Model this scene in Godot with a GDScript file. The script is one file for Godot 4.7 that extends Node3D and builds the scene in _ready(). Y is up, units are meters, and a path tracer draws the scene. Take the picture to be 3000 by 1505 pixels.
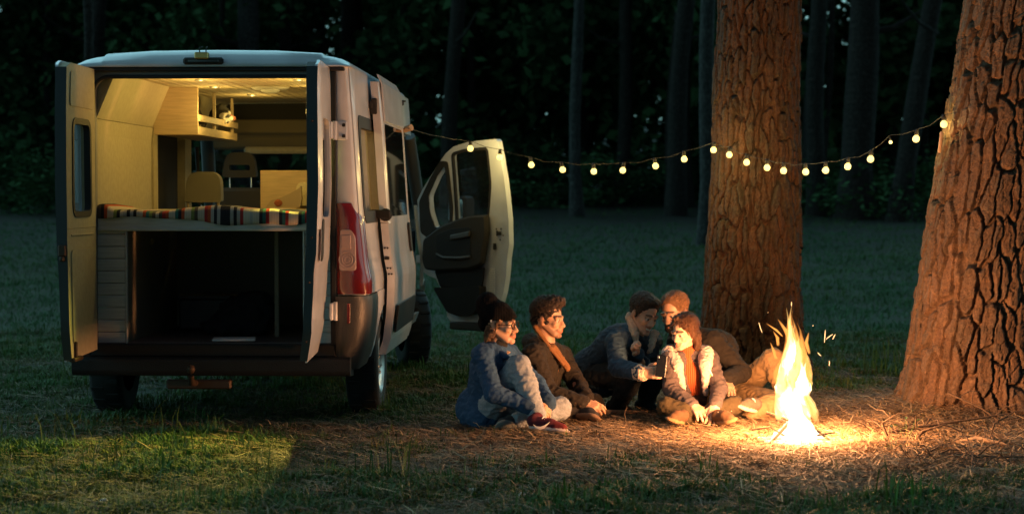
extends Node3D
# ---------------------------------------------------------------- helpers
var rng := RandomNumberGenerator.new()
var taken := {}
var M := {}
var bump_noise := FastNoiseLite.new()
var soft_noise := FastNoiseLite.new()

func numbered(parent: Node, called: String) -> String:
	var k := str(parent.get_instance_id()) + called
	taken[k] = taken.get(k, -1) + 1
	return called if taken[k] == 0 else "%s_%03d" % [called, taken[k]]

func tag(o: Node, label: String, category: String, group := "", kind := "") -> Node:
	if label: o.set_meta("label", label)
	if category: o.set_meta("category", category)
	if group: o.set_meta("group", group)
	if kind: o.set_meta("kind", kind)
	return o

func thing(called: String, label: String, category: String, at := Vector3.ZERO, turn := 0.0, group := "") -> Node3D:
	var o := Node3D.new()
	o.name = numbered(self, called)
	add_child(o, true)
	o.position = at
	o.rotation.y = turn
	tag(o, label, category, group)
	return o

func part(parent: Node, called: String, mesh: Mesh, mat: Material, xf := Transform3D()) -> MeshInstance3D:
	var o := MeshInstance3D.new()
	o.name = numbered(parent, called)
	o.mesh = mesh
	o.material_override = mat
	parent.add_child(o, true)
	o.transform = xf
	return o

func many(parent: Node, called: String, mesh: Mesh, mat: Material, xfs: Array, cols: Array) -> MultiMeshInstance3D:
	var mm := MultiMesh.new()
	mm.transform_format = MultiMesh.TRANSFORM_3D
	mm.use_colors = not cols.is_empty()
	mm.mesh = mesh
	mm.instance_count = xfs.size()
	for i in xfs.size():
		mm.set_instance_transform(i, xfs[i])
		if cols: mm.set_instance_color(i, cols[i])
	var o := MultiMeshInstance3D.new()
	o.name = numbered(parent, called)
	o.multimesh = mm
	o.material_override = mat
	parent.add_child(o, true)
	return o

func lin(r: float, g: float, b: float) -> Color:
	return Color(r, g, b).linear_to_srgb()

func mat(called: String, c: Color, rough := 0.8, metal := 0.0) -> StandardMaterial3D:
	var m := StandardMaterial3D.new()
	m.resource_name = called
	m.albedo_color = c.linear_to_srgb()
	m.roughness = rough
	m.metallic = metal
	M[called] = m
	return m

func noise_tex(kind: int, freq: float, octaves: int, size := 256, as_normal := false, strength := 4.0, ramp: Gradient = null, sd := 1) -> NoiseTexture2D:
	var n := FastNoiseLite.new()
	n.noise_type = kind
	n.frequency = freq
	n.fractal_octaves = octaves
	n.seed = sd
	var t := NoiseTexture2D.new()
	t.width = size
	t.height = size
	t.seamless = true
	t.noise = n
	t.as_normal_map = as_normal
	t.bump_strength = strength
	if ramp: t.color_ramp = ramp
	return t

func ramp2(a: float, b: float) -> Gradient:
	var g := Gradient.new()
	g.set_color(0, Color(a, a, a))
	g.set_color(1, Color(b, b, b))
	return g

func tri(m: StandardMaterial3D, scale: float, world := false) -> StandardMaterial3D:
	m.uv1_triplanar = true
	m.uv1_world_triplanar = world
	m.uv1_scale = Vector3.ONE * scale
	return m

func ST() -> SurfaceTool:
	var st := SurfaceTool.new()
	st.begin(Mesh.PRIMITIVE_TRIANGLES)
	st.set_smooth_group(-1)
	return st

func done(st: SurfaceTool) -> ArrayMesh:
	st.generate_normals()
	st.index()
	return st.commit()

func q4(st: SurfaceTool, a: Vector3, b: Vector3, c: Vector3, d: Vector3) -> void:
	st.add_vertex(a); st.add_vertex(b); st.add_vertex(c)
	st.add_vertex(a); st.add_vertex(c); st.add_vertex(d)

func t3(st: SurfaceTool, a: Vector3, b: Vector3, c: Vector3) -> void:
	st.add_vertex(a); st.add_vertex(b); st.add_vertex(c)

# bevelled box
func bx(st: SurfaceTool, c: Vector3, s: Vector3, bev := 0.004, bas := Basis.IDENTITY) -> void:
	var h := s * 0.5
	bev = minf(bev, minf(h.x, minf(h.y, h.z)) * 0.9)
	st.set_smooth_group(-1)
	var v := func(sx: int, sy: int, sz: int, ax: int) -> Vector3:
		var p := Vector3(h.x * sx, h.y * sy, h.z * sz)
		if ax != 0: p.x -= bev * sx
		if ax != 1: p.y -= bev * sy
		if ax != 2: p.z -= bev * sz
		return c + bas * p
	for sg in [-1, 1]:
		for ax in 3:
			var k := [[-1, -1], [1, -1], [1, 1], [-1, 1]]
			var p := []
			for e in k:
				var t := [0, 0, 0]
				t[ax] = sg
				t[(ax + 1) % 3] = e[0]
				t[(ax + 2) % 3] = e[1]
				p.append(v.call(t[0], t[1], t[2], ax))
			if sg > 0: q4(st, p[3], p[2], p[1], p[0])
			else: q4(st, p[0], p[1], p[2], p[3])
	for ax in 3:
		for e in [[-1, -1], [1, -1], [1, 1], [-1, 1]]:
			var b := (ax + 1) % 3
			var d := (ax + 2) % 3
			var t0 := [0, 0, 0]
			var t1 := [0, 0, 0]
			t0[ax] = -1; t1[ax] = 1
			t0[b] = e[0]; t1[b] = e[0]
			t0[d] = e[1]; t1[d] = e[1]
			var a0 = v.call(t0[0], t0[1], t0[2], b)
			var a1 = v.call(t1[0], t1[1], t1[2], b)
			var b0 = v.call(t0[0], t0[1], t0[2], d)
			var b1 = v.call(t1[0], t1[1], t1[2], d)
			if e[0] * e[1] > 0: q4(st, a0, a1, b1, b0)
			else: q4(st, b0, b1, a1, a0)
	for sx in [-1, 1]:
		for sy in [-1, 1]:
			for sz in [-1, 1]:
				var a = v.call(sx, sy, sz, 0)
				var b = v.call(sx, sy, sz, 1)
				var d = v.call(sx, sy, sz, 2)
				if sx * sy * sz > 0: t3(st, a, d, b)
				else: t3(st, a, b, d)

func box_mesh(c: Vector3, s: Vector3, bev := 0.004, bas := Basis.IDENTITY) -> ArrayMesh:
	var st := ST()
	bx(st, c, s, bev, bas)
	return done(st)

# tube along a path with a radius per point
func tube(st: SurfaceTool, pts: Array, rad: Array, seg := 8, caps := true) -> void:
	st.set_smooth_group(0)
	var rings := []
	var up := Vector3.UP
	for i in pts.size():
		var d: Vector3 = (pts[mini(i + 1, pts.size() - 1)] - pts[maxi(i - 1, 0)]).normalized()
		if absf(d.dot(up)) > 0.98: up = Vector3.RIGHT if absf(d.x) < 0.9 else Vector3.BACK
		var x := up.cross(d).normalized()
		var y := d.cross(x)
		up = y
		var r: float = rad[mini(i, rad.size() - 1)]
		var ring := []
		for k in seg:
			var a := TAU * k / seg
			ring.append(pts[i] + (x * cos(a) + y * sin(a)) * r)
		rings.append(ring)
	for i in rings.size() - 1:
		for k in seg:
			var l := (k + 1) % seg
			q4(st, rings[i][k], rings[i + 1][k], rings[i + 1][l], rings[i][l])
	if caps:
		st.set_smooth_group(-1)
		for k in range(1, seg - 1):
			t3(st, rings[0][0], rings[0][k], rings[0][k + 1])
			var e: Array = rings[-1]
			t3(st, e[0], e[k + 1], e[k])

func tube_mesh(pts: Array, rad: Array, seg := 8) -> ArrayMesh:
	var st := ST()
	tube(st, pts, rad, seg)
	return done(st)

# lathe round an axis: profile of Vector2(radius, along)
func lathe(st: SurfaceTool, prof: Array, seg := 24, xf := Transform3D(), sg := 0) -> void:
	st.set_smooth_group(sg)
	for i in prof.size() - 1:
		for k in seg:
			var a := TAU * k / seg
			var b := TAU * (k + 1) / seg
			var p: Vector2 = prof[i]
			var r: Vector2 = prof[i + 1]
			var v0 := xf * Vector3(p.x * cos(a), p.y, p.x * sin(a))
			var v1 := xf * Vector3(p.x * cos(b), p.y, p.x * sin(b))
			var v2 := xf * Vector3(r.x * cos(b), r.y, r.x * sin(b))
			var v3 := xf * Vector3(r.x * cos(a), r.y, r.x * sin(a))
			if p.x > 1e-5: t3(st, v0, v2, v1)
			if r.x > 1e-5: t3(st, v0, v3, v2)

# polygon (x, y) extruded along z, with a small chamfer on both rims
func prism(st: SurfaceTool, poly: PackedVector2Array, z0: float, z1: float, xf := Transform3D(), bev := 0.0) -> void:
	st.set_smooth_group(-1)
	if Geometry2D.is_polygon_clockwise(poly):
		poly = poly.duplicate()
		poly.reverse()
	var small := poly
	if bev > 0.0:
		var o := Geometry2D.offset_polygon(poly, -bev, Geometry2D.JOIN_MITER)
		if o.size() == 1 and o[0].size() == poly.size():
			small = o[0]
			if Geometry2D.is_polygon_clockwise(small): small.reverse()
			# line the two rings up
			var best := 0
			for k in small.size():
				if small[k].distance_to(poly[0]) < small[best].distance_to(poly[0]): best = k
			var turned := PackedVector2Array()
			for k in small.size(): turned.append(small[(best + k) % small.size()])
			small = turned
		else: bev = 0.0
	var tris := Geometry2D.triangulate_polygon(small)
	for k in range(0, tris.size(), 3):
		var a := small[tris[k]]
		var b := small[tris[k + 1]]
		var c := small[tris[k + 2]]
		var ccw := (b - a).cross(c - a) > 0
		for z in [z0, z1]:
			var hi: bool = z == z1
			if ccw == hi: t3(st, xf * Vector3(a.x, a.y, z), xf * Vector3(c.x, c.y, z), xf * Vector3(b.x, b.y, z))
			else: t3(st, xf * Vector3(a.x, a.y, z), xf * Vector3(b.x, b.y, z), xf * Vector3(c.x, c.y, z))
	var n := poly.size()
	for k in n:
		var l := (k + 1) % n
		if bev > 0.0:
			q4(st, xf * Vector3(small[k].x, small[k].y, z1), xf * Vector3(small[l].x, small[l].y, z1), xf * Vector3(poly[l].x, poly[l].y, z1 - bev), xf * Vector3(poly[k].x, poly[k].y, z1 - bev))
			q4(st, xf * Vector3(poly[k].x, poly[k].y, z0 + bev), xf * Vector3(poly[l].x, poly[l].y, z0 + bev), xf * Vector3(small[l].x, small[l].y, z0), xf * Vector3(small[k].x, small[k].y, z0))
		q4(st, xf * Vector3(poly[k].x, poly[k].y, z1 - bev), xf * Vector3(poly[l].x, poly[l].y, z1 - bev), xf * Vector3(poly[l].x, poly[l].y, z0 + bev), xf * Vector3(poly[k].x, poly[k].y, z0 + bev))

# rounded polygon from corners
func rounded(pts: Array, r, seg := 5) -> PackedVector2Array:
	var out := PackedVector2Array()
	var n := pts.size()
	for i in n:
		var p: Vector2 = pts[i]
		var a: Vector2 = pts[(i + n - 1) % n]
		var b: Vector2 = pts[(i + 1) % n]
		var rr: float = r[i] if r is Array else r
		rr = minf(rr, minf(p.distance_to(a), p.distance_to(b)) * 0.49)
		var s := p + (a - p).normalized() * rr
		var e := p + (b - p).normalized() * rr
		for k in seg + 1:
			var t := float(k) / seg
			out.append(s.lerp(p, t).lerp(p.lerp(e, t), t))
	return out

func ray_poly(poly: PackedVector2Array, c: Vector2, d: Vector2) -> Vector2:
	var best := 1e9
	for i in poly.size():
		var a := poly[i] - c
		var b := poly[(i + 1) % poly.size()] - c
		var e := b - a
		var den := d.cross(e)
		if absf(den) < 1e-9: continue
		var t := a.cross(e) / den
		var u := a.cross(d) / den
		if t > 0 and u > -1e-4 and u < 1.0001: best = minf(best, t)
	return c + d * best

# a sheet between an outer outline and a hole, of some thickness; at(u, v, w) places the points (w: 0 outer face .. 1 inner face)
func ring(st: SurfaceTool, outer: PackedVector2Array, inner: PackedVector2Array, at: Callable, splits := 2, closed := true) -> void:
	var c := Vector2.ZERO
	for p in inner: c += p
	c /= inner.size()
	var angs := []
	for p in inner: angs.append((p - c).angle())
	for p in outer: angs.append((p - c).angle())
	for k in 24: angs.append(-PI + TAU * k / 24.0)
	angs.sort()
	var ds := []
	for a in angs:
		if ds.is_empty() or a - ds[-1] > 0.012: ds.append(a)
	var rows := []
	for a in ds:
		var d := Vector2.from_angle(a)
		rows.append([ray_poly(outer, c, d), ray_poly(inner, c, d)])
	st.set_smooth_group(-1)
	for i in rows.size():
		var r: Array = rows[i]
		var s: Array = rows[(i + 1) % rows.size()]
		for k in splits:
			var t0 := float(k) / splits
			var t1 := float(k + 1) / splits
			var a: Vector2 = r[0].lerp(r[1], t0)
			var b: Vector2 = r[0].lerp(r[1], t1)
			var e: Vector2 = s[0].lerp(s[1], t1)
			var f: Vector2 = s[0].lerp(s[1], t0)
			q4(st, at.call(a.x, a.y, 0.0), at.call(b.x, b.y, 0.0), at.call(e.x, e.y, 0.0), at.call(f.x, f.y, 0.0))
			if closed: q4(st, at.call(f.x, f.y, 1.0), at.call(e.x, e.y, 1.0), at.call(b.x, b.y, 1.0), at.call(a.x, a.y, 1.0))
		if closed:
			for m in 2:
				var a: Vector2 = r[m]
				var b: Vector2 = s[m]
				if m == 0: q4(st, at.call(a.x, a.y, 0.0), at.call(b.x, b.y, 0.0), at.call(b.x, b.y, 1.0), at.call(a.x, a.y, 1.0))
				else: q4(st, at.call(b.x, b.y, 0.0), at.call(a.x, a.y, 0.0), at.call(a.x, a.y, 1.0), at.call(b.x, b.y, 1.0))

# a filled curved plate: polygon cut into a grid so that at() can bend it
func plate(st: SurfaceTool, poly: PackedVector2Array, at: Callable, step := 0.12, thick := true) -> void:
	var lo := poly[0]
	var hi := poly[0]
	for p in poly:
		lo = lo.min(p)
		hi = hi.max(p)
	st.set_smooth_group(-1)
	if Geometry2D.is_polygon_clockwise(poly):
		poly = poly.duplicate()
		poly.reverse()
	var ny := maxi(1, int(ceil((hi.y - lo.y) / step)))
	for j in ny:
		var y0 := lerpf(lo.y, hi.y, float(j) / ny)
		var y1 := lerpf(lo.y, hi.y, float(j + 1) / ny)
		var cell := PackedVector2Array([Vector2(lo.x - 1, y0), Vector2(hi.x + 1, y0), Vector2(hi.x + 1, y1), Vector2(lo.x - 1, y1)])
		for piece in Geometry2D.intersect_polygons(poly, cell):
			var tris := Geometry2D.triangulate_polygon(piece)
			for k in range(0, tris.size(), 3):
				var a: Vector2 = piece[tris[k]]
				var b: Vector2 = piece[tris[k + 1]]
				var c: Vector2 = piece[tris[k + 2]]
				t3(st, at.call(a.x, a.y, 0.0), at.call(b.x, b.y, 0.0), at.call(c.x, c.y, 0.0))
				if thick: t3(st, at.call(a.x, a.y, 1.0), at.call(c.x, c.y, 1.0), at.call(b.x, b.y, 1.0))
	if thick:
		for k in poly.size():
			var a := poly[k]
			var b := poly[(k + 1) % poly.size()]
			var n := maxi(1, int(absf(a.y - b.y) / step))
			for i in n:
				var c := a.lerp(b, float(i) / n)
				var d := a.lerp(b, float(i + 1) / n)
				q4(st, at.call(c.x, c.y, 0.0), at.call(d.x, d.y, 0.0), at.call(d.x, d.y, 1.0), at.call(c.x, c.y, 1.0))

func curve(pts: Array, t: float) -> float:   # piecewise-linear look-up of Vector2(key, value)
	if t <= pts[0].x: return pts[0].y
	for i in pts.size() - 1:
		if t <= pts[i + 1].x:
			return lerpf(pts[i].y, pts[i + 1].y, (t - pts[i].x) / (pts[i + 1].x - pts[i].x))
	return pts[-1].y

func omni(parent: Node, called: String, at: Vector3, c: Color, e: float, size: float) -> OmniLight3D:
	var l := OmniLight3D.new()
	l.name = numbered(parent, called)
	l.light_color = c
	l.light_energy = e
	l.light_size = size
	l.omni_range = 40.0
	l.omni_attenuation = 2.0
	l.shadow_enabled = true
	parent.add_child(l, true)
	l.position = at
	return l

# height of the forest floor: level round the camp, rising gently towards the trees
func gh(x: float, z: float) -> float:
	var d := -z - 20.0
	var h := 0.0
	if d > 0: h += 0.045 * d * d / (d + 5.0)
	h += bump_noise.get_noise_2d(x, z) * 0.028 * clampf((Vector2(x + 1.93, z + 14.0).length() - 1.0) / 3.0, 0.3, 1.0)
	h += soft_noise.get_noise_2d(x, z) * 0.05 * clampf((-z - 16.0) / 6.0, 0.0, 1.0)
	for c in [Vector3(2.0, -15.55, 0.5), Vector3(3.19, -12.85, 0.6)]:
		h += 0.09 * exp(-pow(maxf(0.0, Vector2(x - c.x, z - c.y).length() - c.z * 0.6) / 0.4, 2.0))
	return h

func _ready() -> void:
	rng.seed = 7
	bump_noise.frequency = 0.9
	bump_noise.fractal_octaves = 4
	soft_noise.frequency = 0.12
	# ---------------------------------------------------------------- camera, sky, sun, exposure
	var cam := Camera3D.new()
	cam.name = "camera"
	cam.position = Vector3(0, 1.5, 0)
	cam.rotation_degrees = Vector3(-1.869, 0, 0)
	cam.fov = 15.66
	cam.near = 0.1
	cam.far = 900.0
	var lens := CameraAttributesPhysical.new()
	lens.frustum_focal_length = 87.25
	lens.frustum_focus_distance = 12.1
	lens.exposure_aperture = 3.2
	lens.frustum_near = 0.1
	lens.frustum_far = 900.0
	cam.attributes = lens
	add_child(cam)
	cam.current = true
	var env := Environment.new()
	env.background_mode = Environment.BG_SKY
	env.tonemap_mode = Environment.TONE_MAPPER_LINEAR
	env.tonemap_exposure = 1.0
	env.sdfgi_enabled = true
	env.ssao_enabled = true
	env.ssil_enabled = true
	var sky_mat := ProceduralSkyMaterial.new()
	sky_mat.sky_top_color = lin(0.19, 0.40, 0.46)
	sky_mat.sky_horizon_color = lin(0.11, 0.235, 0.215)
	sky_mat.sky_curve = 0.2
	sky_mat.ground_bottom_color = lin(0.02, 0.03, 0.03)
	sky_mat.ground_horizon_color = lin(0.05, 0.08, 0.08)
	var sky := Sky.new()
	sky.sky_material = sky_mat
	env.sky = sky
	env.background_energy_multiplier = 3.1
	var we := WorldEnvironment.new()
	we.name = "environment"
	we.environment = env
	add_child(we)
	# the last light of the day: a faint, very soft glow from the open sky behind the camera
	var sun := DirectionalLight3D.new()
	sun.name = "dusk_light"
	sun.light_color = Color(0.72, 0.86, 1.0)
	sun.light_energy = 0.02
	sun.light_angular_distance = 60.0
	sun.rotation_degrees = Vector3(-58, 20, 0)
	sun.shadow_enabled = true
	add_child(sun)
	make_materials()
	build_ground()
	build_forest()
	build_big_pines()
	build_van()
	build_van_contents()
	build_people()
	build_fire()
	build_string_lights()
	build_ground_cover()
	build_small_things()

func make_materials() -> void:
	var m := mat("soil", Color(1, 1, 1), 0.95)
	m.vertex_color_use_as_albedo = true
	m.albedo_texture = noise_tex(FastNoiseLite.TYPE_SIMPLEX, 0.02, 5, 512, false, 1.0, ramp2(0.55, 1.0), 3)
	m.normal_enabled = true
	m.normal_texture = noise_tex(FastNoiseLite.TYPE_SIMPLEX, 0.05, 5, 512, true, 8.0, null, 4)
	tri(m, 0.9, true)
	m = mat("bark", Color(1, 1, 1), 0.92)
	m.vertex_color_use_as_albedo = true
	m.albedo_texture = noise_tex(FastNoiseLite.TYPE_SIMPLEX, 0.03, 5, 512, false, 1.0, ramp2(0.6, 1.0), 5)
	m.normal_enabled = true
	m.normal_scale = 0.8
	m.normal_texture = noise_tex(FastNoiseLite.TYPE_SIMPLEX, 0.06, 5, 512, true, 8.0, null, 6)
	m.uv1_triplanar = true
	m.uv1_scale = Vector3(3.0, 1.6, 3.0)
	m = mat("far_bark", Color(0.03, 0.027, 0.022), 1.0)
	m.albedo_texture = noise_tex(FastNoiseLite.TYPE_CELLULAR, 0.05, 3, 256, false, 1.0, ramp2(0.1, 1.3), 7)
	m.normal_enabled = true
	m.normal_texture = noise_tex(FastNoiseLite.TYPE_CELLULAR, 0.05, 3, 256, true, 12.0, null, 7)
	m.uv1_triplanar = true
	m.uv1_scale = Vector3(2.0, 0.8, 2.0)
	m = mat("leaf", Color(1, 1, 1), 1.0)
	m.metallic_specular = 0.1
	m.vertex_color_use_as_albedo = true
	m.backlight_enabled = true
	m.backlight = Color(0.35, 0.4, 0.25)
	m = mat("grass_blade", Color(1, 1, 1), 0.7)
	m.vertex_color_use_as_albedo = true
	m.backlight_enabled = true
	m.backlight = Color(0.4, 0.45, 0.25)
	m = mat("straw", Color(1, 1, 1), 0.8)
	m.vertex_color_use_as_albedo = true
	m = mat("twig", Color(0.16, 0.105, 0.065), 0.9)
	m.albedo_texture = noise_tex(FastNoiseLite.TYPE_SIMPLEX, 0.05, 4, 256, false, 1.0, ramp2(0.5, 1.0), 8)
	tri(m, 4.0)
	more_materials()
	people_materials()
	fire_materials()
	thing_materials()

func litter(x: float, z: float) -> float:   # how far needles and straw, not grass, cover the floor
	var d := Vector2((x - 2.4) / 1.45, (z + 11.9) / 1.05).length()
	var n := soft_noise.get_noise_2d(x * 5.0, z * 5.0) * 0.9 + bump_noise.get_noise_2d(x * 1.5, z * 1.5) * 0.6
	return clampf((2.7 - d) * 0.8 + n, 0.0, 1.0)

func lines(spans: Array) -> Array:
	var out := []
	for s in spans:
		var n := int(round((s[1] - s[0]) / s[2]))
		for i in n: out.append(lerpf(s[0], s[1], float(i) / n))
	out.append(spans[-1][1])
	return out

func build_ground() -> void:
	var xs := lines([[-400, -120, 70.0], [-120, -30, 10.0], [-30, -7, 1.2], [-7, -4, 0.12], [-4, 5, 0.05], [5, 8, 0.15], [8, 30, 1.2], [30, 120, 10.0], [120, 400, 70.0]])
	var zs := lines([[-500, -120, 60.0], [-120, -40, 5.0], [-40, -19, 0.7], [-19, -14, 0.1], [-14, -8, 0.05], [-8, -4, 0.3], [-4, 30, 4.0], [30, 300, 60.0]])
	var v := PackedVector3Array()
	var c := PackedColorArray()
	var nn := PackedVector3Array()
	var ix := PackedInt32Array()
	for z in zs:
		for x in xs:
			var h := gh(x, z)
			v.append(Vector3(x, h, z))
			var e := 0.03
			nn.append(Vector3(gh(x - e, z) - gh(x + e, z), 2 * e, gh(x, z - e) - gh(x, z + e)).normalized())
			var l := litter(x, z)
			var dirt := clampf(soft_noise.get_noise_2d(x * 9.0 + 50, z * 9.0) * 1.6 + 0.3, 0.0, 1.0)
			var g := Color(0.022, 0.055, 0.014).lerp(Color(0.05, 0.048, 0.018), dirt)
			g = g.lerp(Color(0.012, 0.02, 0.008), clampf((-z - 22.0 + 9.0 * soft_noise.get_noise_2d(x * 3.0, z)) / 17.0, 0.0, 1.0))  # ground colour darkened towards the trees, standing in for their shade
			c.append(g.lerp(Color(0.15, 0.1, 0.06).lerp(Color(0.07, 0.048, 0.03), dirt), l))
	var w := xs.size()
	for j in zs.size() - 1:
		for i in w - 1:
			var a := j * w + i
			ix.append_array([a, a + 1, a + w, a + 1, a + w + 1, a + w])
	var arr := []
	arr.resize(Mesh.ARRAY_MAX)
	arr[Mesh.ARRAY_VERTEX] = v
	arr[Mesh.ARRAY_NORMAL] = nn
	arr[Mesh.ARRAY_COLOR] = c
	arr[Mesh.ARRAY_INDEX] = ix
	var me := ArrayMesh.new()
	me.add_surface_from_arrays(Mesh.PRIMITIVE_TRIANGLES, arr)
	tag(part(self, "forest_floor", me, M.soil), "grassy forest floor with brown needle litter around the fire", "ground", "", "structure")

# a trunk with real relief: axis points Vector4(x, y, z, radius) from the bottom up
func bark_trunk(axis: Array, rows: Array, seg: int, plate_w: float, plate_h: float, depth: float, flare: Array, sd: int, reddish: Color, greyish: Color) -> ArrayMesh:
	var cell := FastNoiseLite.new()
	cell.noise_type = FastNoiseLite.TYPE_CELLULAR
	cell.cellular_return_type = FastNoiseLite.RETURN_DISTANCE2_SUB
	cell.cellular_distance_function = FastNoiseLite.DISTANCE_EUCLIDEAN
	cell.cellular_jitter = 0.95
	cell.frequency = 1.0
	cell.fractal_type = FastNoiseLite.FRACTAL_NONE
	cell.seed = sd
	var ids := FastNoiseLite.new()
	ids.noise_type = FastNoiseLite.TYPE_CELLULAR
	ids.cellular_return_type = FastNoiseLite.RETURN_CELL_VALUE
	ids.cellular_distance_function = FastNoiseLite.DISTANCE_EUCLIDEAN
	ids.cellular_jitter = 0.95
	ids.frequency = 1.0
	ids.fractal_type = FastNoiseLite.FRACTAL_NONE
	ids.seed = sd
	var fine := FastNoiseLite.new()
	fine.frequency = 9.0
	fine.fractal_octaves = 4
	fine.seed = sd + 1
	var wob := FastNoiseLite.new()
	wob.frequency = 3.0
	wob.seed = sd + 2
	var v := PackedVector3Array()
	var c := PackedColorArray()
	for y in rows:
		var k := 0
		while k < axis.size() - 2 and axis[k + 1].y < y: k += 1
		var t := clampf((y - axis[k].y) / (axis[k + 1].y - axis[k].y), 0.0, 1.0)
		var p: Vector4 = axis[k].lerp(axis[k + 1], t)
		for s in seg:
			var a := TAU * s / seg
			var r: float = p.w
			for f in flare:   # root swellings: angle, width, reach, height
				var da := absf(wrapf(a - f[0], -PI, PI))
				r += 1.5 * f[2] * exp(-da * da / (f[1] * f[1])) * exp(-maxf(y, 0.0) / f[3])
			var n := Vector3(cos(a), 0, sin(a))
			var q := Vector3(n.x * r, y, n.z * r)
			r += wob.get_noise_3d(q.x * 0.5, q.y * 0.35, q.z * 0.5) * 0.014
			var wx := wob.get_noise_3dv(q * 1.6) * 0.03
			var wy := wob.get_noise_3dv(q * 2.0 + Vector3(9, 3, 1)) * 0.06
			var arc := wrapf(a + PI * 0.5, 0.0, TAU) * 0.42 + wx      # the seam lies on the far side
			var d := cell.get_noise_2d(arc / plate_w, (y + wy) / plate_h) + 1.0
			var id := ids.get_noise_2d(arc / plate_w, (y + wy) / plate_h)
			var d2 := cell.get_noise_2d(arc / (plate_w * 0.5) + 31.0, (y + wy) / (plate_h * 0.38)) + 1.0
			var flake := ids.get_noise_2d(arc / (plate_w * 0.5) + 31.0, (y + wy) / (plate_h * 0.38))
			var ridge := smoothstep(0.03, 0.15, d)
			var ridge2 := smoothstep(0.02, 0.1, d2)
			var fn := fine.get_noise_3dv(q)
			var rr := r - depth * (1.0 - ridge) - depth * 0.2 * (1.0 - ridge2) * ridge + fn * 0.007 + (id * 0.2 + flake * 0.14) * depth * ridge
			var tone := clampf(0.5 + id * 0.4 + flake * 0.4 + fn * 0.6, 0.0, 1.0)
			v.append(Vector3(p.x, y, p.z) + n * rr)
			c.append(reddish.lerp(greyish, tone) * (0.95 + flake * 0.3))
	var ix := PackedInt32Array()
	for j in rows.size() - 1:
		for s in seg:
			var a := j * seg + s
			var b := j * seg + (s + 1) % seg
			ix.append_array([a, b, a + seg, b, b + seg, a + seg])
	return mesh_of(v, c, ix)

func mesh_of(v: PackedVector3Array, c: PackedColorArray, ix: PackedInt32Array, smooth_nrm := true) -> ArrayMesh:
	var nn := PackedVector3Array()
	nn.resize(v.size())
	for i in range(0, ix.size(), 3):
		var a := ix[i]
		var b := ix[i + 1]
		var d := ix[i + 2]
		var n := (v[d] - v[a]).cross(v[b] - v[a])
		nn[a] += n
		nn[b] += n
		nn[d] += n
	for i in nn.size(): nn[i] = nn[i].normalized()
	var arr := []
	arr.resize(Mesh.ARRAY_MAX)
	arr[Mesh.ARRAY_VERTEX] = v
	arr[Mesh.ARRAY_NORMAL] = nn
	if c.size(): arr[Mesh.ARRAY_COLOR] = c
	arr[Mesh.ARRAY_INDEX] = ix
	var me := ArrayMesh.new()
	me.add_surface_from_arrays(Mesh.PRIMITIVE_TRIANGLES, arr)
	return me

func build_big_pines() -> void:
	var rows := lines([[-0.15, 3.4, 0.009], [3.4, 12.0, 0.12]])
	var t := thing("pine_tree", "big straight pine behind the campfire with the bulb string across its trunk", "tree", Vector3(2.0, 0, -15.55))
	part(t, "trunk", bark_trunk([Vector4(-0.01, -0.15, 0, 0.45), Vector4(0, 0.3, 0, 0.415), Vector4(0.02, 1.3, 0, 0.385), Vector4(0.05, 3.1, 0, 0.342), Vector4(0.1, 12.0, 0, 0.25)],
		rows, 340, 0.066, 0.29, 0.046, [[0.6, 0.5, 0.14, 0.2], [2.2, 0.5, 0.1, 0.25], [3.6, 0.6, 0.12, 0.2], [5.3, 0.4, 0.1, 0.2]], 21, Color(0.155, 0.066, 0.032), Color(0.075, 0.05, 0.034)), M.bark)
	var branch := ST()
	for i in 6:
		var y := 5.5 + i * 1.0
		var a := i * 2.4
		var d := Vector3(cos(a), 0.1, sin(a))
		branch = ST()
		tube(branch, [Vector3(0.08, y, 0) + d * 0.2, Vector3(0.08, y, 0) + d * 1.4, Vector3(0.08, y + 0.5, 0) + d * 2.6], [0.07, 0.05, 0.02], 7)
		part(t, "branch", done(branch), M.far_bark)
	var needles := leaf_crown(8.0, 6.0, 5200, 0.34, 91, 0)
	part(t, "crown", needles, M.leaf, Transform3D(Basis(), Vector3(0.1, 6.5, 0)))
	t = thing("pine_tree", "leaning pine nearest the campfire, its trunk cut by the picture edge", "tree", Vector3(3.19, 0, -12.85))
	part(t, "trunk", bark_trunk([Vector4(0.0, -0.15, 0, 0.54), Vector4(0.01, 0.15, 0, 0.49), Vector4(0.03, 0.5, 0, 0.465), Vector4(0.08, 1.2, 0, 0.425), Vector4(0.29, 2.8, 0, 0.37), Vector4(1.3, 11.0, 0, 0.26)],
		rows, 380, 0.08, 0.32, 0.054, [[2.5, 0.4, 0.1, 0.16], [1.2, 0.45, 0.14, 0.18], [3.7, 0.5, 0.1, 0.2], [0.3, 0.4, 0.12, 0.2]], 33, Color(0.24, 0.135, 0.07), Color(0.13, 0.088, 0.055)), M.bark)
	part(t, "crown", needles, M.leaf, Transform3D(Basis(Vector3.UP, 2.0), Vector3(1.0, 6.0, 0)))

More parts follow.
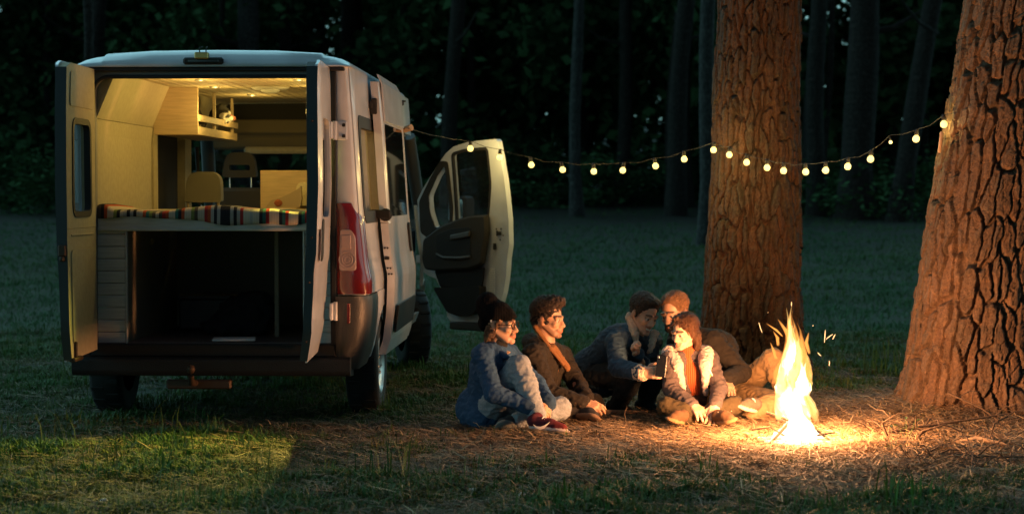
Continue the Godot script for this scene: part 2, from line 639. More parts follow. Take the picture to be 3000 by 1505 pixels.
# ---------------------------------------------------------------- forest
func leaf_crown(w: float, h: float, n: int, leaf: float, sd: int, shape: int) -> ArrayMesh:
	var r := RandomNumberGenerator.new()
	r.seed = sd
	var st := ST()
	st.set_smooth_group(-1)
	var clumps := []
	for i in 26:
		var y := r.randf()
		var rad := w * 0.5 * (sqrt(sin(PI * clampf(y * 0.86 + 0.1, 0, 1))) if shape == 0 else (1.05 - y) * 0.9 + 0.1)
		var a := r.randf() * TAU
		var q := sqrt(r.randf()) * rad
		clumps.append([Vector3(cos(a) * q, y * h, sin(a) * q), w * r.randf_range(0.1, 0.22), r.randf_range(0.55, 1.25)])
	for i in n:
		var cl: Array = clumps[r.randi() % clumps.size()]
		var d := Vector3(r.randfn(), r.randfn() * 0.8, r.randfn()) * 0.55
		var p: Vector3 = cl[0] + d * cl[1]
		var x := Vector3(r.randfn(), r.randfn() * 0.6, r.randfn()).normalized()
		var yv := x.cross(Vector3(r.randfn(), r.randfn(), r.randfn())).normalized()
		var s := leaf * r.randf_range(0.6, 1.3)
		st.set_color(Color(0.05, 0.11, 0.05) * (cl[2] * r.randf_range(0.7, 1.3)))
		t3(st, p - x * s, p + yv * s * 0.55, p + x * s)
		t3(st, p - x * s, p + x * s, p - yv * s * 0.5)
	return done(st)

func build_forest() -> void:
	# trunks one can tell apart behind the camp: x, z, radius, lean at 8 m, what it looks like
	var far := [
		[-7.45, -52.0, 0.34, 0.1, "pale grey pine trunk at the far left beyond the open van door", true],
		[-6.9, -30.0, 0.085, 0.1, "thin dark trunk rising just over the left end of the van roof", false],
		[-4.6, -56.0, 0.26, -0.2, "dark distant trunk above the left half of the van roof", false],
		[-1.7, -50.0, 0.22, 0.3, "slim dark trunk above the right half of the van roof", false],
		[1.62, -46.0, 0.15, -0.05, "slim greyish trunk behind the middle of the bulb string", true],
		[3.0, -52.0, 0.2, 0.3, "dark trunk right of the slim greyish one behind the bulb string", false],
		[4.05, -47.0, 0.25, 0.5, "broad dark trunk midway between bulb string and big pine", false],
		[3.68, -36.0, 0.16, 0.25, "pale bluish trunk half hidden by the left side of the big pine", true],
		[7.5, -46.0, 0.24, 0.05, "dark trunk just right of the big pine behind the fire", false],
		[8.35, -45.0, 0.42, 0.1, "very thick dark trunk in the clearing between the two big pines", false],
		[9.15, -44.0, 0.26, 1.5, "curved dark trunk leaning towards the right hand pine", false],
		[6.1, -62.0, 0.3, 0.2, "far trunk hidden low behind the big pine", false],
		[-9.8, -60.0, 0.3, 0.0, "far dark trunk at the left edge of the forest", false],
		[0.2, -66.0, 0.3, 0.2, "far trunk deep in the woods left of the bulb string", false],
		[5.2, -60.0, 0.25, -0.3, "thin far trunk between the bulb string and the big pine", false],
		[11.6, -58.0, 0.35, 0.3, "far dark trunk behind the leaning pine", false],
	]
	rng.seed = 19
	var names_ := ["first", "second", "third", "fourth", "fifth", "sixth", "seventh", "eighth", "ninth", "tenth", "eleventh", "twelfth", "thirteenth", "fourteenth", "fifteenth", "sixteenth", "seventeenth", "eighteenth", "nineteenth", "twentieth", "twenty-first", "twenty-second"]
	for i in 14:
		var x := lerpf(-13.5, 14.5, (i + 0.5) / 14.0) + rng.randf_range(-1.3, 1.3)
		far.append([x, rng.randf_range(-60.0, -49.0), rng.randf_range(0.09, 0.27), rng.randf_range(-0.35, 0.35), "dark straight trunk deep in the wood, %s from the left" % names_[i], false])
	for f in far:
		var y0 := gh(f[0], f[1])
		var t := thing("forest_tree", f[4], "tree", Vector3(f[0], y0 - 0.1, f[1]), 0.0, "trunks at the edge of the forest")
		var st := ST()
		var lean: float = f[3]
		var pts := []
		var rad := []
		for i in 12:
			var y := i * 1.3
			var bend := lean * pow(y / 8.0, 1.6 if absf(lean) > 1.0 else 1.0)
			pts.append(Vector3(bend + 0.07 * sin(y * 0.8 + f[0] * 2.0), y, 0.03 * cos(y)))
			rad.append(f[2] * (1.3 if i == 0 else 1.0 - 0.035 * i) * (1.0 + 0.05 * sin(i * 2.3 + f[0])))
		tube(st, pts, rad, 12)
		part(t, "trunk", done(st), M.pale_bark if f[5] else M.far_bark)
		for i in 5:
			var y := 4.5 + i * 1.7
			var a: float = i * 2.1 + f[0] * 3.0
			var d := Vector3(cos(a), 0.25, sin(a))
			var o := Vector3(lean * y / 8.0, y, 0)
			var bs := ST()
			tube(bs, [o, o + d * 0.8, o + d * 1.7 + Vector3(0, 0.3, 0)], [f[2] * 0.25, f[2] * 0.16, 0.015], 5)
			part(t, "branch", done(bs), M.far_bark)
	var crowns := []
	for i in 5: crowns.append(leaf_crown(6.5, 9.5, 7000, 0.18, 50 + i, i % 2))
	var low := []
	for i in 3: low.append(leaf_crown(4.2, 2.6, 3000, 0.1, 80 + i, 0))
	rng.seed = 11
	var words := ["dark leafy tree", "narrow dark tree", "bushy dark tree", "pointed dark tree", "loose leafy tree"]
	var k := 0
	for row in 4:
		var z := -54.0 - row * 5.5
		var half := -z * 0.275 + 5.0
		var n := 9 + row
		for i in n:
			var x := lerpf(-half, half, (i + 0.5 + rng.randf_range(-0.3, 0.3)) / n)
			var zz := z + rng.randf_range(-2.0, 2.0)
			var v := rng.randi() % 5
			var where := "in the %s row of the forest wall, %s from the left" % [["first", "second", "third", "last"][row], ["first", "second", "third", "fourth", "fifth", "sixth", "seventh", "eighth", "ninth", "tenth", "eleventh", "twelfth"][i]]
			var t := thing("leafy_tree", "%s %s" % [words[v], where], "tree", Vector3(x, gh(x, zz) - 0.1, zz), rng.randf() * TAU, "leafy trees of the forest wall")
			part(t, "trunk", tube_mesh([Vector3.ZERO, Vector3(0.05, 4, 0), Vector3(0, 9, 0.1)], [0.16, 0.12, 0.03], 6), M.far_bark)
			var s := rng.randf_range(0.85, 1.25)
			part(t, "crown", crowns[v], M.leaf, Transform3D(Basis.from_scale(Vector3(s, s * rng.randf_range(0.95, 1.3), s)), Vector3(0, rng.randf_range(0.3, 1.2), 0)))
	for i in 11:
		var x := lerpf(-16.0, 17.0, (i + 0.5) / 11.0) + rng.randf_range(-0.7, 0.7)
		var zz := -50.0 + rng.randf_range(-3.5, 4.5)
		var v := i % 3
		var t := thing("bush", "low dark bush at the foot of the forest wall, %s from the left" % ["first", "second", "third", "fourth", "fifth", "sixth", "seventh", "eighth", "ninth", "tenth", "eleventh", "twelfth", "thirteenth", "fourteenth", "fifteenth", "sixteenth"][i], "bush", Vector3(x, gh(x, zz) - 0.1, zz), rng.randf() * TAU, "bushes at the foot of the forest wall")
		part(t, "stem", tube_mesh([Vector3.ZERO, Vector3(0.05, 1.0, 0)], [0.05, 0.02], 5), M.far_bark)
		part(t, "foliage", low[v], M.leaf, Transform3D(Basis.from_scale(Vector3(1, rng.randf_range(0.3, 0.75), 1)), Vector3.ZERO))

# ---------------------------------------------------------------- grass, straw, needles
func blade_clump(n: int, h: float, spread: float, sd: int, flat: float) -> ArrayMesh:
	var r := RandomNumberGenerator.new()
	r.seed = sd
	var st := ST()
	st.set_smooth_group(0)
	for i in n:
		var a := r.randf() * TAU
		var o := Vector3(r.randfn() * spread, 0, r.randfn() * spread)
		var d := Vector3(cos(a), 0, sin(a))
		var s := Vector3(-d.z, 0, d.x)
		var hh := h * r.randf_range(0.45, 1.15)
		var lean := hh * r.randf_range(0.2, 0.9) * flat
		var w := r.randf_range(0.0022, 0.004)
		var p0 := o
		var p1 := o + Vector3(0, hh * 0.55, 0) + d * lean * 0.3
		var p2 := o + Vector3(0, hh * (1.0 - 0.25 * minf(flat, 1.0)), 0) + d * lean
		st.set_color(Color.WHITE * r.randf_range(0.7, 1.25))
		q4(st, p0 - s * w, p1 - s * w * 0.8, p1 + s * w * 0.8, p0 + s * w)
		t3(st, p1 - s * w * 0.8, p2, p1 + s * w * 0.8)
	return done(st)

func straw_bunch(n: int, l: float, sd: int) -> ArrayMesh:
	var r := RandomNumberGenerator.new()
	r.seed = sd
	var st := ST()
	st.set_smooth_group(-1)
	for i in n:
		var a := r.randf() * TAU
		var o := Vector3(r.randfn() * 0.05, r.randf_range(0.003, 0.02), r.randfn() * 0.05)
		var d := Vector3(cos(a), r.randf_range(-0.1, 0.22), sin(a)) * l * r.randf_range(0.4, 1.2)
		var s := Vector3(-sin(a), 0.35, cos(a)) * r.randf_range(0.0012, 0.0026)
		var m := o + d * 0.5 + Vector3(0, r.randf() * 0.012, 0)
		st.set_color(Color.WHITE * r.randf_range(0.55, 1.35))
		q4(st, o - s, m - s, m + s, o + s)
		q4(st, m - s, o + d - s * 0.4, o + d + s * 0.4, m + s)
	return done(st)

func build_ground_cover() -> void:
	rng.seed = 5
	var fire := Vector2(1.74, -11.2)
	var kinds := [blade_clump(9, 0.05, 0.03, 1, 1.0), blade_clump(10, 0.06, 0.032, 2, 1.3), blade_clump(8, 0.09, 0.025, 3, 0.8), blade_clump(4, 0.2, 0.04, 4, 0.7)]
	var xf := [[], [], [], []]
	var cl := [[], [], [], []]
	var sx := [[], []]
	var sc := [[], []]
	# near carpet
	for i in 52000:
		var z := -8.3 - pow(rng.randf(), 1.25) * 12.0
		var half := -z * 0.278 + 0.3
		var x := rng.randf_range(-half, half)
		var l := litter(x, z)
		var df := Vector2(x, z).distance_to(fire)
		var patch := soft_noise.get_noise_2d(x * 7.0 + 20, z * 7.0) + 0.35 * bump_noise.get_noise_2d(x, z)
		var y := gh(x, z)
		var under := x > -2.95 and x < -0.95 and z < -12.3 and z > -17.4
		if rng.randf() > l * 0.84 + (0.2 if patch < -0.12 else 0.0) and df > 0.5:
			if under and rng.randf() < 0.6: continue
			var k := 2 if rng.randf() < 0.1 else rng.randi() % 2
			if rng.randf() < 0.006: k = 3
			var s := rng.randf_range(0.55, 1.25) * (1.0 - 0.35 * l) * clampf(1.0 + 0.9 * patch, 0.45, 1.7)
			if -z > 15: s *= 1.15
			xf[k].append(Transform3D(Basis(Vector3.UP, rng.randf() * TAU).scaled(Vector3(s, s * rng.randf_range(0.7, 1.2), s)), Vector3(x, y - 0.004, z)))
			var dry := clampf(rng.randf() * 0.8 + l * 0.45 - patch * 0.5 - 0.15, 0.0, 1.0)
			cl[k].append(Color(0.032, 0.11, 0.014).lerp(Color(0.16, 0.125, 0.04), dry) * rng.randf_range(0.7, 1.3))
		if rng.randf() < 0.15 + l * 0.85 and df > 0.22:
			var k := rng.randi() % 2
			var s := rng.randf_range(0.6, 1.3)
			sx[k].append(Transform3D(Basis(Vector3.UP, rng.randf() * TAU) * Basis(Vector3.RIGHT, rng.randf_range(-0.15, 0.15)) * Basis.from_scale(Vector3.ONE * s), Vector3(x, y + rng.randf() * 0.006, z)))
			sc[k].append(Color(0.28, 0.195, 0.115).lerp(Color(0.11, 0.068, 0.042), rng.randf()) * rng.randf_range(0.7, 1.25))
	# extra straw round the fire, coloured paler to stand in for firelight
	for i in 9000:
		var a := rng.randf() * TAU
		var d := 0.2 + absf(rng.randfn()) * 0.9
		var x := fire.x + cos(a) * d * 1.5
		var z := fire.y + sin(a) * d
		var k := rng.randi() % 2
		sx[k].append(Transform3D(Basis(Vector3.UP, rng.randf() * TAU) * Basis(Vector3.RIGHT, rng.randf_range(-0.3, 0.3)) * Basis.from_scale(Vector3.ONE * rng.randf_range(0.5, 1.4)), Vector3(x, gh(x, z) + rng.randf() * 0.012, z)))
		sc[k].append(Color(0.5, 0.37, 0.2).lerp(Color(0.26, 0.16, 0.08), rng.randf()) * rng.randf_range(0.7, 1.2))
	# farther lawn: bigger tufts
	var far_kinds := [blade_clump(14, 0.11, 0.12, 7, 1.0)]
	var fx := []
	var fc := []
	for i in 26000:
		var z := -19.0 - pow(rng.randf(), 0.9) * 36.0
		var half := -z * 0.28 + 0.5
		var x := rng.randf_range(-half, half)
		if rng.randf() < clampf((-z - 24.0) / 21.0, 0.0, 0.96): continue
		var s := rng.randf_range(0.7, 1.3) * (1.0 + (-z - 19.0) * 0.02)
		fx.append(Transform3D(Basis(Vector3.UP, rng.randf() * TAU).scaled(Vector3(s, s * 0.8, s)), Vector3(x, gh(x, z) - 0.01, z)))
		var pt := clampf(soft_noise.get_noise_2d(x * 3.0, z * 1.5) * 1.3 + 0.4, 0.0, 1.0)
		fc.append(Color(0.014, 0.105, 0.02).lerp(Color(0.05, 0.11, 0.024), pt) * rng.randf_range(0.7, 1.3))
	var g := thing("grass", "short meadow grass covering the clearing", "grass")
	g.set_meta("kind", "stuff")
	for k in 4: many(g, "grass_tuft", kinds[k], M.grass_blade, xf[k], cl[k]).set_meta("kind", "stuff")
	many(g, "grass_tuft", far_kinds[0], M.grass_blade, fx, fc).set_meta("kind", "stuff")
	var s := thing("straw_litter", "dry straw and pine needles strewn over the ground", "litter")
	s.set_meta("kind", "stuff")
	var bunch := [straw_bunch(9, 0.085, 1), straw_bunch(8, 0.13, 2)]
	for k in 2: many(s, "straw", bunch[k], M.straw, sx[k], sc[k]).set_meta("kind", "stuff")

# ---------------------------------------------------------------- the van
const HALF := [Vector2(0.33, 0.93), Vector2(0.5, 0.985), Vector2(0.72, 1.012), Vector2(0.95, 1.018), Vector2(1.04, 1.0), Vector2(1.08, 0.994), Vector2(1.2, 0.982), Vector2(1.42, 0.96), Vector2(1.97, 0.925), Vector2(2.334, 0.898)]
const YAW := 0.0349

func more_materials() -> void:
	var m := mat("pale_bark", Color(0.06, 0.065, 0.062), 1.0)
	m.albedo_texture = M.far_bark.albedo_texture
	m.uv1_triplanar = true
	m.uv1_scale = Vector3(2.0, 0.8, 2.0)
	m = mat("white_paint", Color(0.64, 0.69, 0.76), 0.32)
	m.clearcoat_enabled = true
	m.clearcoat = 0.6
	m.clearcoat_roughness = 0.12
	m.albedo_texture = noise_tex(FastNoiseLite.TYPE_SIMPLEX, 0.012, 5, 256, false, 1.0, ramp2(0.86, 1.0), 12)
	tri(m, 0.7)
	m = mat("inner_paint", Color(0.62, 0.62, 0.6), 0.5)
	m = mat("black_plastic", Color(0.016, 0.017, 0.018), 0.6)
	m.metallic_specular = 0.3
	m.normal_enabled = true
	m.normal_scale = 0.15
	m.normal_texture = noise_tex(FastNoiseLite.TYPE_SIMPLEX, 0.2, 3, 128, true, 4.0, null, 13)
	tri(m, 3.0)
	m = mat("grey_plastic", Color(0.045, 0.044, 0.043), 0.45)
	m.normal_enabled = true
	m.normal_scale = 0.15
	m.normal_texture = M.black_plastic.normal_texture
	tri(m, 3.0)
	mat("dark_inside", Color(0.03, 0.03, 0.03), 0.8)
	mat("rubber", Color(0.014, 0.014, 0.015), 0.75)
	mat("steel", Color(0.55, 0.56, 0.57), 0.35, 0.9)
	mat("worn_steel", Color(0.06, 0.035, 0.022), 0.6, 0.4)
	mat("brass", Color(0.55, 0.38, 0.14), 0.35, 0.8)
	m = mat("tinted_glass", Color(0.01, 0.012, 0.014, 0.55), 0.03)
	m.transparency = BaseMaterial3D.TRANSPARENCY_ALPHA
	m = mat("clear_glass", Color(0.03, 0.04, 0.04, 0.12), 0.02)
	m.transparency = BaseMaterial3D.TRANSPARENCY_ALPHA
	m = mat("mirror_glass", Color(0.8, 0.8, 0.8), 0.03, 1.0)
	m = mat("red_lens", Color(0.13, 0.006, 0.005), 0.2)
	m.clearcoat_enabled = true
	m.clearcoat = 1.0
	m.clearcoat_roughness = 0.05
	m = mat("clear_lens", Color(0.4, 0.29, 0.27), 0.15)
	m.clearcoat_enabled = true
	m.clearcoat = 1.0
	m.clearcoat_roughness = 0.05
	m = mat("lining", Color(0.42, 0.37, 0.25), 0.9)
	m.albedo_texture = noise_tex(FastNoiseLite.TYPE_SIMPLEX, 0.03, 5, 256, false, 1.0, ramp2(0.92, 1.0), 14)
	m.normal_enabled = true
	m.normal_scale = 0.12
	m.normal_texture = noise_tex(FastNoiseLite.TYPE_SIMPLEX, 0.25, 3, 256, true, 4.0, null, 15)
	tri(m, 2.0)
	m = mat("plywood", Color(0.6, 0.46, 0.28), 0.6)
	m.albedo_texture = noise_tex(FastNoiseLite.TYPE_SIMPLEX_SMOOTH, 0.03, 4, 256, false, 1.0, ramp2(0.88, 1.0), 16)
	m.uv1_triplanar = true
	m.uv1_scale = Vector3(0.6, 6.0, 0.6)
	m = mat("painted_wood", Color(0.6, 0.58, 0.54), 0.6)
	m.albedo_texture = M.plywood.albedo_texture
	m.uv1_triplanar = true
	m.uv1_scale = Vector3(0.5, 7.0, 0.5)
	m = mat("ceiling_wood", Color(0.5, 0.41, 0.26), 0.75)
	m.albedo_texture = M.plywood.albedo_texture
	m.uv1_triplanar = true
	m.uv1_scale = Vector3(6.0, 6.0, 0.5)
	m = mat("seat_cloth", Color(0.28, 0.26, 0.2), 0.95)
	m.normal_enabled = true
	m.normal_texture = M.lining.normal_texture
	tri(m, 5.0)
	mat("recess_dark", Color(0.02, 0.02, 0.022), 0.95)
	m = mat("lamp_glow", Color(0.9, 0.8, 0.5), 0.5)
	m.emission_enabled = true
	m.emission = Color(1.0, 0.86, 0.5)
	m.emission_energy_multiplier = 0.8
	van_materials()
	m = mat("tint", Color(1, 1, 1), 0.85)
	m.vertex_color_use_as_albedo = true



func hw(y: float) -> float: return curve(HALF, y)

func cut_arch(poly: PackedVector2Array, c: Vector2, r: float) -> PackedVector2Array:
	var k := PackedVector2Array()
	for i in 28: k.append(c + Vector2.from_angle(TAU * i / 28.0) * r)
	var o := Geometry2D.clip_polygons(poly, k)
	var best: PackedVector2Array = o[0]
	for p in o:
		if p.size() > best.size(): best = p
	return best

func rect(x0: float, y0: float, x1: float, y1: float) -> PackedVector2Array:
	return PackedVector2Array([Vector2(x0, y0), Vector2(x1, y0), Vector2(x1, y1), Vector2(x0, y1)])

func build_van() -> void:
	var van := thing("camper_van", "white high roof camper van with its rear, sliding and front doors open", "van", Vector3(-1.935, 0, -12.05), -YAW)
	var white: Material = M.white_paint
	# ---- body sides
	for sg in [1.0, -1.0]:
		var at := func(u: float, v: float, w: float) -> Vector3:
			var tuck := 0.03 * pow(clampf(1.0 - u / 0.09, 0.0, 1.0), 2.0) + 0.1 * pow(clampf((u - 4.3) / 1.0, 0.0, 1.0), 2.0)
			return Vector3(sg * (hw(v) - 0.03 * w - tuck), v, -u)
		var st := ST()
		var low := cut_arch(rect(0.5, 0.42, 1.75, 0.86), Vector2(0.98, 0.34), 0.41)
		plate(st, low, at, 0.08)
		plate(st, rect(0.03, 0.862, 1.75, 1.3), at, 0.06)
		if sg > 0:
			ring(st, rect(0.03, 1.3, 1.75, 2.334), rounded([Vector2(0.2, 1.365), Vector2(1.6, 1.365), Vector2(1.6, 1.985), Vector2(0.2, 1.985)], 0.08), at, 4)
			plate(st, rect(1.75, 2.2, 3.02, 2.334), at, 0.1)
			plate(st, rect(1.75, 0.42, 3.02, 0.54), at, 0.1)
		else:
			plate(st, rect(0.03, 1.3, 1.7, 2.334), at, 0.08)
			plate(st, rect(1.7, 0.42, 3.02, 1.3), at, 0.08)
			ring(st, rect(1.7, 1.3, 3.02, 2.334), rounded([Vector2(1.8, 1.365), Vector2(2.95, 1.365), Vector2(2.95, 1.985), Vector2(1.8, 1.985)], 0.08), at, 4)
		plate(st, rect(3.02, 0.42, 3.16, 2.334), at, 0.08)
		plate(st, rect(3.16, 2.02, 4.1, 2.334), at, 0.08)
		plate(st, rect(3.16, 0.42, 4.3, 0.5), at, 0.08)
		if sg < 0:
			plate(st, rect(3.16, 0.5, 4.25, 1.3), at, 0.08)
		plate(st, cut_arch(PackedVector2Array([Vector2(4.25, 0.42), Vector2(5.15, 0.42), Vector2(5.2, 0.8), Vector2(5.05, 1.12), Vector2(4.8, 1.26), Vector2(4.25, 1.42)]), Vector2(4.43, 0.34), 0.42), at, 0.08)
		part(van, "body_side", done(st), white)
		var gl := ST()
		if sg > 0: plate(gl, rounded([Vector2(0.19, 1.355), Vector2(1.61, 1.355), Vector2(1.61, 1.995), Vector2(0.19, 1.995)], 0.08), func(u, v, w): return at.call(u, v, 0.4), 0.1, false)
		else: plate(gl, rounded([Vector2(1.79, 1.355), Vector2(2.96, 1.355), Vector2(2.96, 1.995), Vector2(1.79, 1.995)], 0.08), func(u, v, w): return at.call(u, v, 0.4), 0.1, false)
		part(van, "side_window", done(gl), M.clear_glass if sg > 0 else M.tinted_glass)
		if sg > 0:
			var fr := ST()
			ring(fr, rounded([Vector2(0.155, 1.32), Vector2(1.645, 1.32), Vector2(1.645, 2.03), Vector2(0.155, 2.03)], 0.1), rounded([Vector2(0.24, 1.4), Vector2(1.56, 1.4), Vector2(1.56, 1.95), Vector2(0.24, 1.95)], 0.07), func(u, v, w): return at.call(u, v, 0.0) + Vector3(0.006 - 0.02 * w, 0, 0), 1)
			part(van, "window_rubber", done(fr), M.rubber)
		# rear pillar, rounded into the side
		st = ST()
		st.set_smooth_group(0)
		var ys := lines([[0.862, 2.334, 0.06]])
		for i in ys.size() - 1:
			var row := []
			for y in [ys[i], ys[i + 1]]:
				var h := hw(y)
				row.append([Vector3(0.782, y, -0.04), Vector3(0.79, y, 0), Vector3(h - 0.075, y, 0.0), Vector3(h - 0.045, y, -0.008), Vector3(h - 0.025, y, -0.022), Vector3(h - 0.017, y, -0.045)])
			for k in 5:
				var a: Vector3 = row[0][k] * Vector3(sg, 1, 1)
				var b: Vector3 = row[0][k + 1] * Vector3(sg, 1, 1)
				var c: Vector3 = row[1][k + 1] * Vector3(sg, 1, 1)
				var d: Vector3 = row[1][k] * Vector3(sg, 1, 1)
				if sg > 0: q4(st, d, c, b, a)
				else: q4(st, a, b, c, d)
		part(van, "rear_pillar", done(st), white)
		# tail light
		var lh := func(y: float, t: float) -> float: return lerpf(0.8, hw(y) - 0.004, t)
		var lamp := ST()
		lamp.set_smooth_group(0)
		var ly := lines([[0.868, 1.455, 0.045]])
		for i in ly.size() - 1:
			var row := []
			for y in [ly[i], ly[i + 1]]:
				var cut := clampf((y - 1.36) / 0.1, 0.0, 1.0)
				var h: float = hw(y)
				var top: float = 0.03 * cut
				row.append([Vector3(0.806, y, 0.0), Vector3(0.81, y, 0.014), Vector3(h - 0.08 - top, y, 0.018), Vector3(h - 0.035 - top, y, 0.004), Vector3(h - 0.004 - top, y, -0.04), Vector3(h + 0.004 - top, y, -0.12)])
			for k in 5:
				var a: Vector3 = row[0][k] * Vector3(sg, 1, 1)
				var b: Vector3 = row[0][k + 1] * Vector3(sg, 1, 1)
				var c: Vector3 = row[1][k + 1] * Vector3(sg, 1, 1)
				var d: Vector3 = row[1][k] * Vector3(sg, 1, 1)
				if sg > 0: q4(lamp, d, c, b, a)
				else: q4(lamp, a, b, c, d)
		var tl := part(van, "tail_light", done(lamp), M.red_lens)
		var cl := ST()
		prism(cl, rounded([Vector2(0.822, 1.02), Vector2(0.935, 1.02), Vector2(0.93, 1.24), Vector2(0.9, 1.285), Vector2(0.83, 1.285)], 0.022), 0.012, 0.026, Transform3D(Basis.from_scale(Vector3(sg, 1, 1)), Vector3.ZERO), 0.005)
		part(tl, "clear_lens", done(cl), M.clear_lens)
		var bz := ST()
		for r in [0.052, 0.034, 0.018]:
			var pts := []
			for k in 21: pts.append(Vector3(sg * 0.876 + cos(TAU * k / 20.0) * r, 1.09 + sin(TAU * k / 20.0) * r, 0.027))
			tube(bz, pts, [0.005], 6, false)
		part(tl, "round_reflector", done(bz), M.clear_lens)
		part(tl, "bulb_cover", box_mesh(Vector3(sg * 0.87, 1.205, 0.027), Vector3(0.06, 0.09, 0.008), 0.004), M.clear_lens)
		# bumper corner
		st = ST()
		st.set_smooth_group(0)
		var by := [0.38, 0.4, 0.46, 0.56, 0.7, 0.82, 0.856]
		for i in by.size() - 1:
			var row := []
			for y in [by[i], by[i + 1]]:
				var ins := 0.05 * pow(clampf((0.56 - y) / 0.18, 0, 1), 1.5)
				var h := hw(maxf(y, 0.5)) - ins + (0.004 if y < 0.85 else -0.004)
				row.append([Vector3(0.795, y, -0.1), Vector3(0.8, y, 0.03 - ins), Vector3(0.9, y, 0.034 - ins), Vector3(h - 0.07, y, 0.024 - ins), Vector3(h - 0.02, y, -0.02), Vector3(h, y, -0.1), Vector3(h + 0.003, y, -0.5)])
			for k in 6:
				var a: Vector3 = row[0][k] * Vector3(sg, 1, 1)
				var b: Vector3 = row[0][k + 1] * Vector3(sg, 1, 1)
				var c: Vector3 = row[1][k + 1] * Vector3(sg, 1, 1)
				var d: Vector3 = row[1][k] * Vector3(sg, 1, 1)
				if sg > 0: q4(st, d, c, b, a)
				else: q4(st, a, b, c, d)
		var bc := part(van, "bumper_corner", done(st), M.grey_plastic)
		part(bc, "reflector", box_mesh(Vector3(sg * 0.885, 0.745, 0.036), Vector3(0.022, 0.13, 0.008), 0.003), M.red_lens)
	# ---- roof
	var st := ST()
	st.set_smooth_group(0)
	var us := [0.0, 0.02, 0.05, 0.09, 0.14, 0.25, 1.0, 2.0, 3.0, 3.8, 4.06, 4.14, 4.22, 4.32]
	var tx := [-0.90, -0.895, -0.875, -0.83, -0.77, -0.715, -0.70, -0.4, 0.0, 0.4, 0.70, 0.715, 0.77, 0.83, 0.875, 0.895, 0.90]
	var roofp := func(x: float, u: float) -> Vector3:
		var e := absf(x) / 0.9
		var base := 2.33 - 0.35 * pow(clampf((u - 4.0) / 0.32, 0, 1), 1.4)
		var crown := 0.095 * pow(1.0 - pow(e, 7.0), 0.5) + (0.022 * (1.0 - pow(e, 2.0)) if absf(x) < 0.705 else 0.0) - (0.006 if absf(x) > 0.71 else 0.0)
		crown *= 1.0 - 0.6 * clampf((u - 4.0) / 0.32, 0, 1)
		crown *= 0.3 + 0.7 * sin(clampf(u / 0.14, 0.0, 1.0) * PI * 0.5)
		return Vector3(x * (1.0 - 0.05 * clampf((u - 4.0) / 0.32, 0, 1)), base + crown, 0.03 - u)
	for i in us.size() - 1:
		for k in tx.size() - 1:
			q4(st, roofp.call(tx[k], us[i]), roofp.call(tx[k], us[i + 1]), roofp.call(tx[k + 1], us[i + 1]), roofp.call(tx[k + 1], us[i]))
	for k in tx.size() - 1:   # rear face of the roof cap
		var a: Vector3 = roofp.call(tx[k], 0.0)
		var b: Vector3 = roofp.call(tx[k + 1], 0.0)
		q4(st, a, b, Vector3(tx[k + 1], 2.33, 0.045), Vector3(tx[k], 2.33, 0.045))
		q4(st, Vector3(tx[k], 2.33, 0.045), Vector3(tx[k + 1], 2.33, 0.045), Vector3(tx[k + 1], 2.328, -0.1), Vector3(tx[k], 2.328, -0.1))
	part(van, "roof", done(st), white)
	# windscreen, bonnet, nose
	st = ST()
	q4(st, Vector3(-0.82, 1.98, -4.3), Vector3(0.82, 1.98, -4.3), Vector3(0.88, 1.3, -4.78), Vector3(-0.88, 1.3, -4.78))
	part(van, "windscreen", done(st), M.clear_glass)
	for x in [-0.95, 0.95]:
		part(van, "windscreen_pillar", tube_mesh([Vector3(x * 0.93, 2.02, -4.27), Vector3(x, 1.28, -4.8)], [0.06], 8), M.grey_plastic)
	st = ST()
	st.set_smooth_group(0)
	var nose := [Vector3(0.9, 1.29, -4.78), Vector3(0.88, 1.12, -5.05), Vector3(0.85, 0.85, -5.25), Vector3(0.85, 0.4, -5.3)]
	for i in 3:
		q4(st, nose[i] * Vector3(-1, 1, 1), nose[i], nose[i + 1], nose[i + 1] * Vector3(-1, 1, 1))
	part(van, "bonnet", done(st), white)
	# floor pan and underbody
	st = ST()
	bx(st, Vector3(0, 0.5, -2.55), Vector3(1.86, 0.07, 5.06), 0.01)
	bx(st, Vector3(-0.45, 0.4, -2.6), Vector3(0.12, 0.14, 4.6), 0.01)
	bx(st, Vector3(0.45, 0.4, -2.6), Vector3(0.12, 0.14, 4.6), 0.01)
	tube(st, [Vector3(-0.85, 0.34, -0.98), Vector3(0.85, 0.34, -0.98)], [0.05], 8)
	part(van, "underbody", done(st), M.dark_inside)
	# rear step bumper
	st = ST()
	prism(st, rounded([Vector2(-0.1, 0.335), Vector2(0.075, 0.345), Vector2(0.095, 0.375), Vector2(0.095, 0.45), Vector2(0.07, 0.462), Vector2(-0.1, 0.462)], 0.012, 3), -0.9, 0.9, Transform3D(Basis(Vector3(0, 0, 1), Vector3.UP, Vector3(-1, 0, 0)), Vector3.ZERO))
	part(van, "rear_bumper", done(st), M.black_plastic)
	# door opening: seal and frame
	st = ST()
	var open := rounded([Vector2(-0.772, 0.535), Vector2(0.772, 0.535), Vector2(0.765, 2.262), Vector2(-0.765, 2.262)], [0.03, 0.03, 0.11, 0.11], 7)
	var outl := rounded([Vector2(-0.8, 0.47), Vector2(0.8, 0.47), Vector2(0.8, 2.329), Vector2(-0.8, 2.329)], 0.05)
	ring(st, outl, open, func(u, v, w): return Vector3(u, v, -0.012 - 0.07 * w), 2)
	part(van, "door_frame", done(st), M.frame_paint)
	st = ST()
	var loop := []
	for p in rounded([Vector2(-0.778, 0.53), Vector2(0.778, 0.53), Vector2(0.77, 2.268), Vector2(-0.77, 2.268)], [0.03, 0.03, 0.115, 0.115], 7): loop.append(Vector3(p.x, p.y, -0.002))
	loop.append(loop[0])
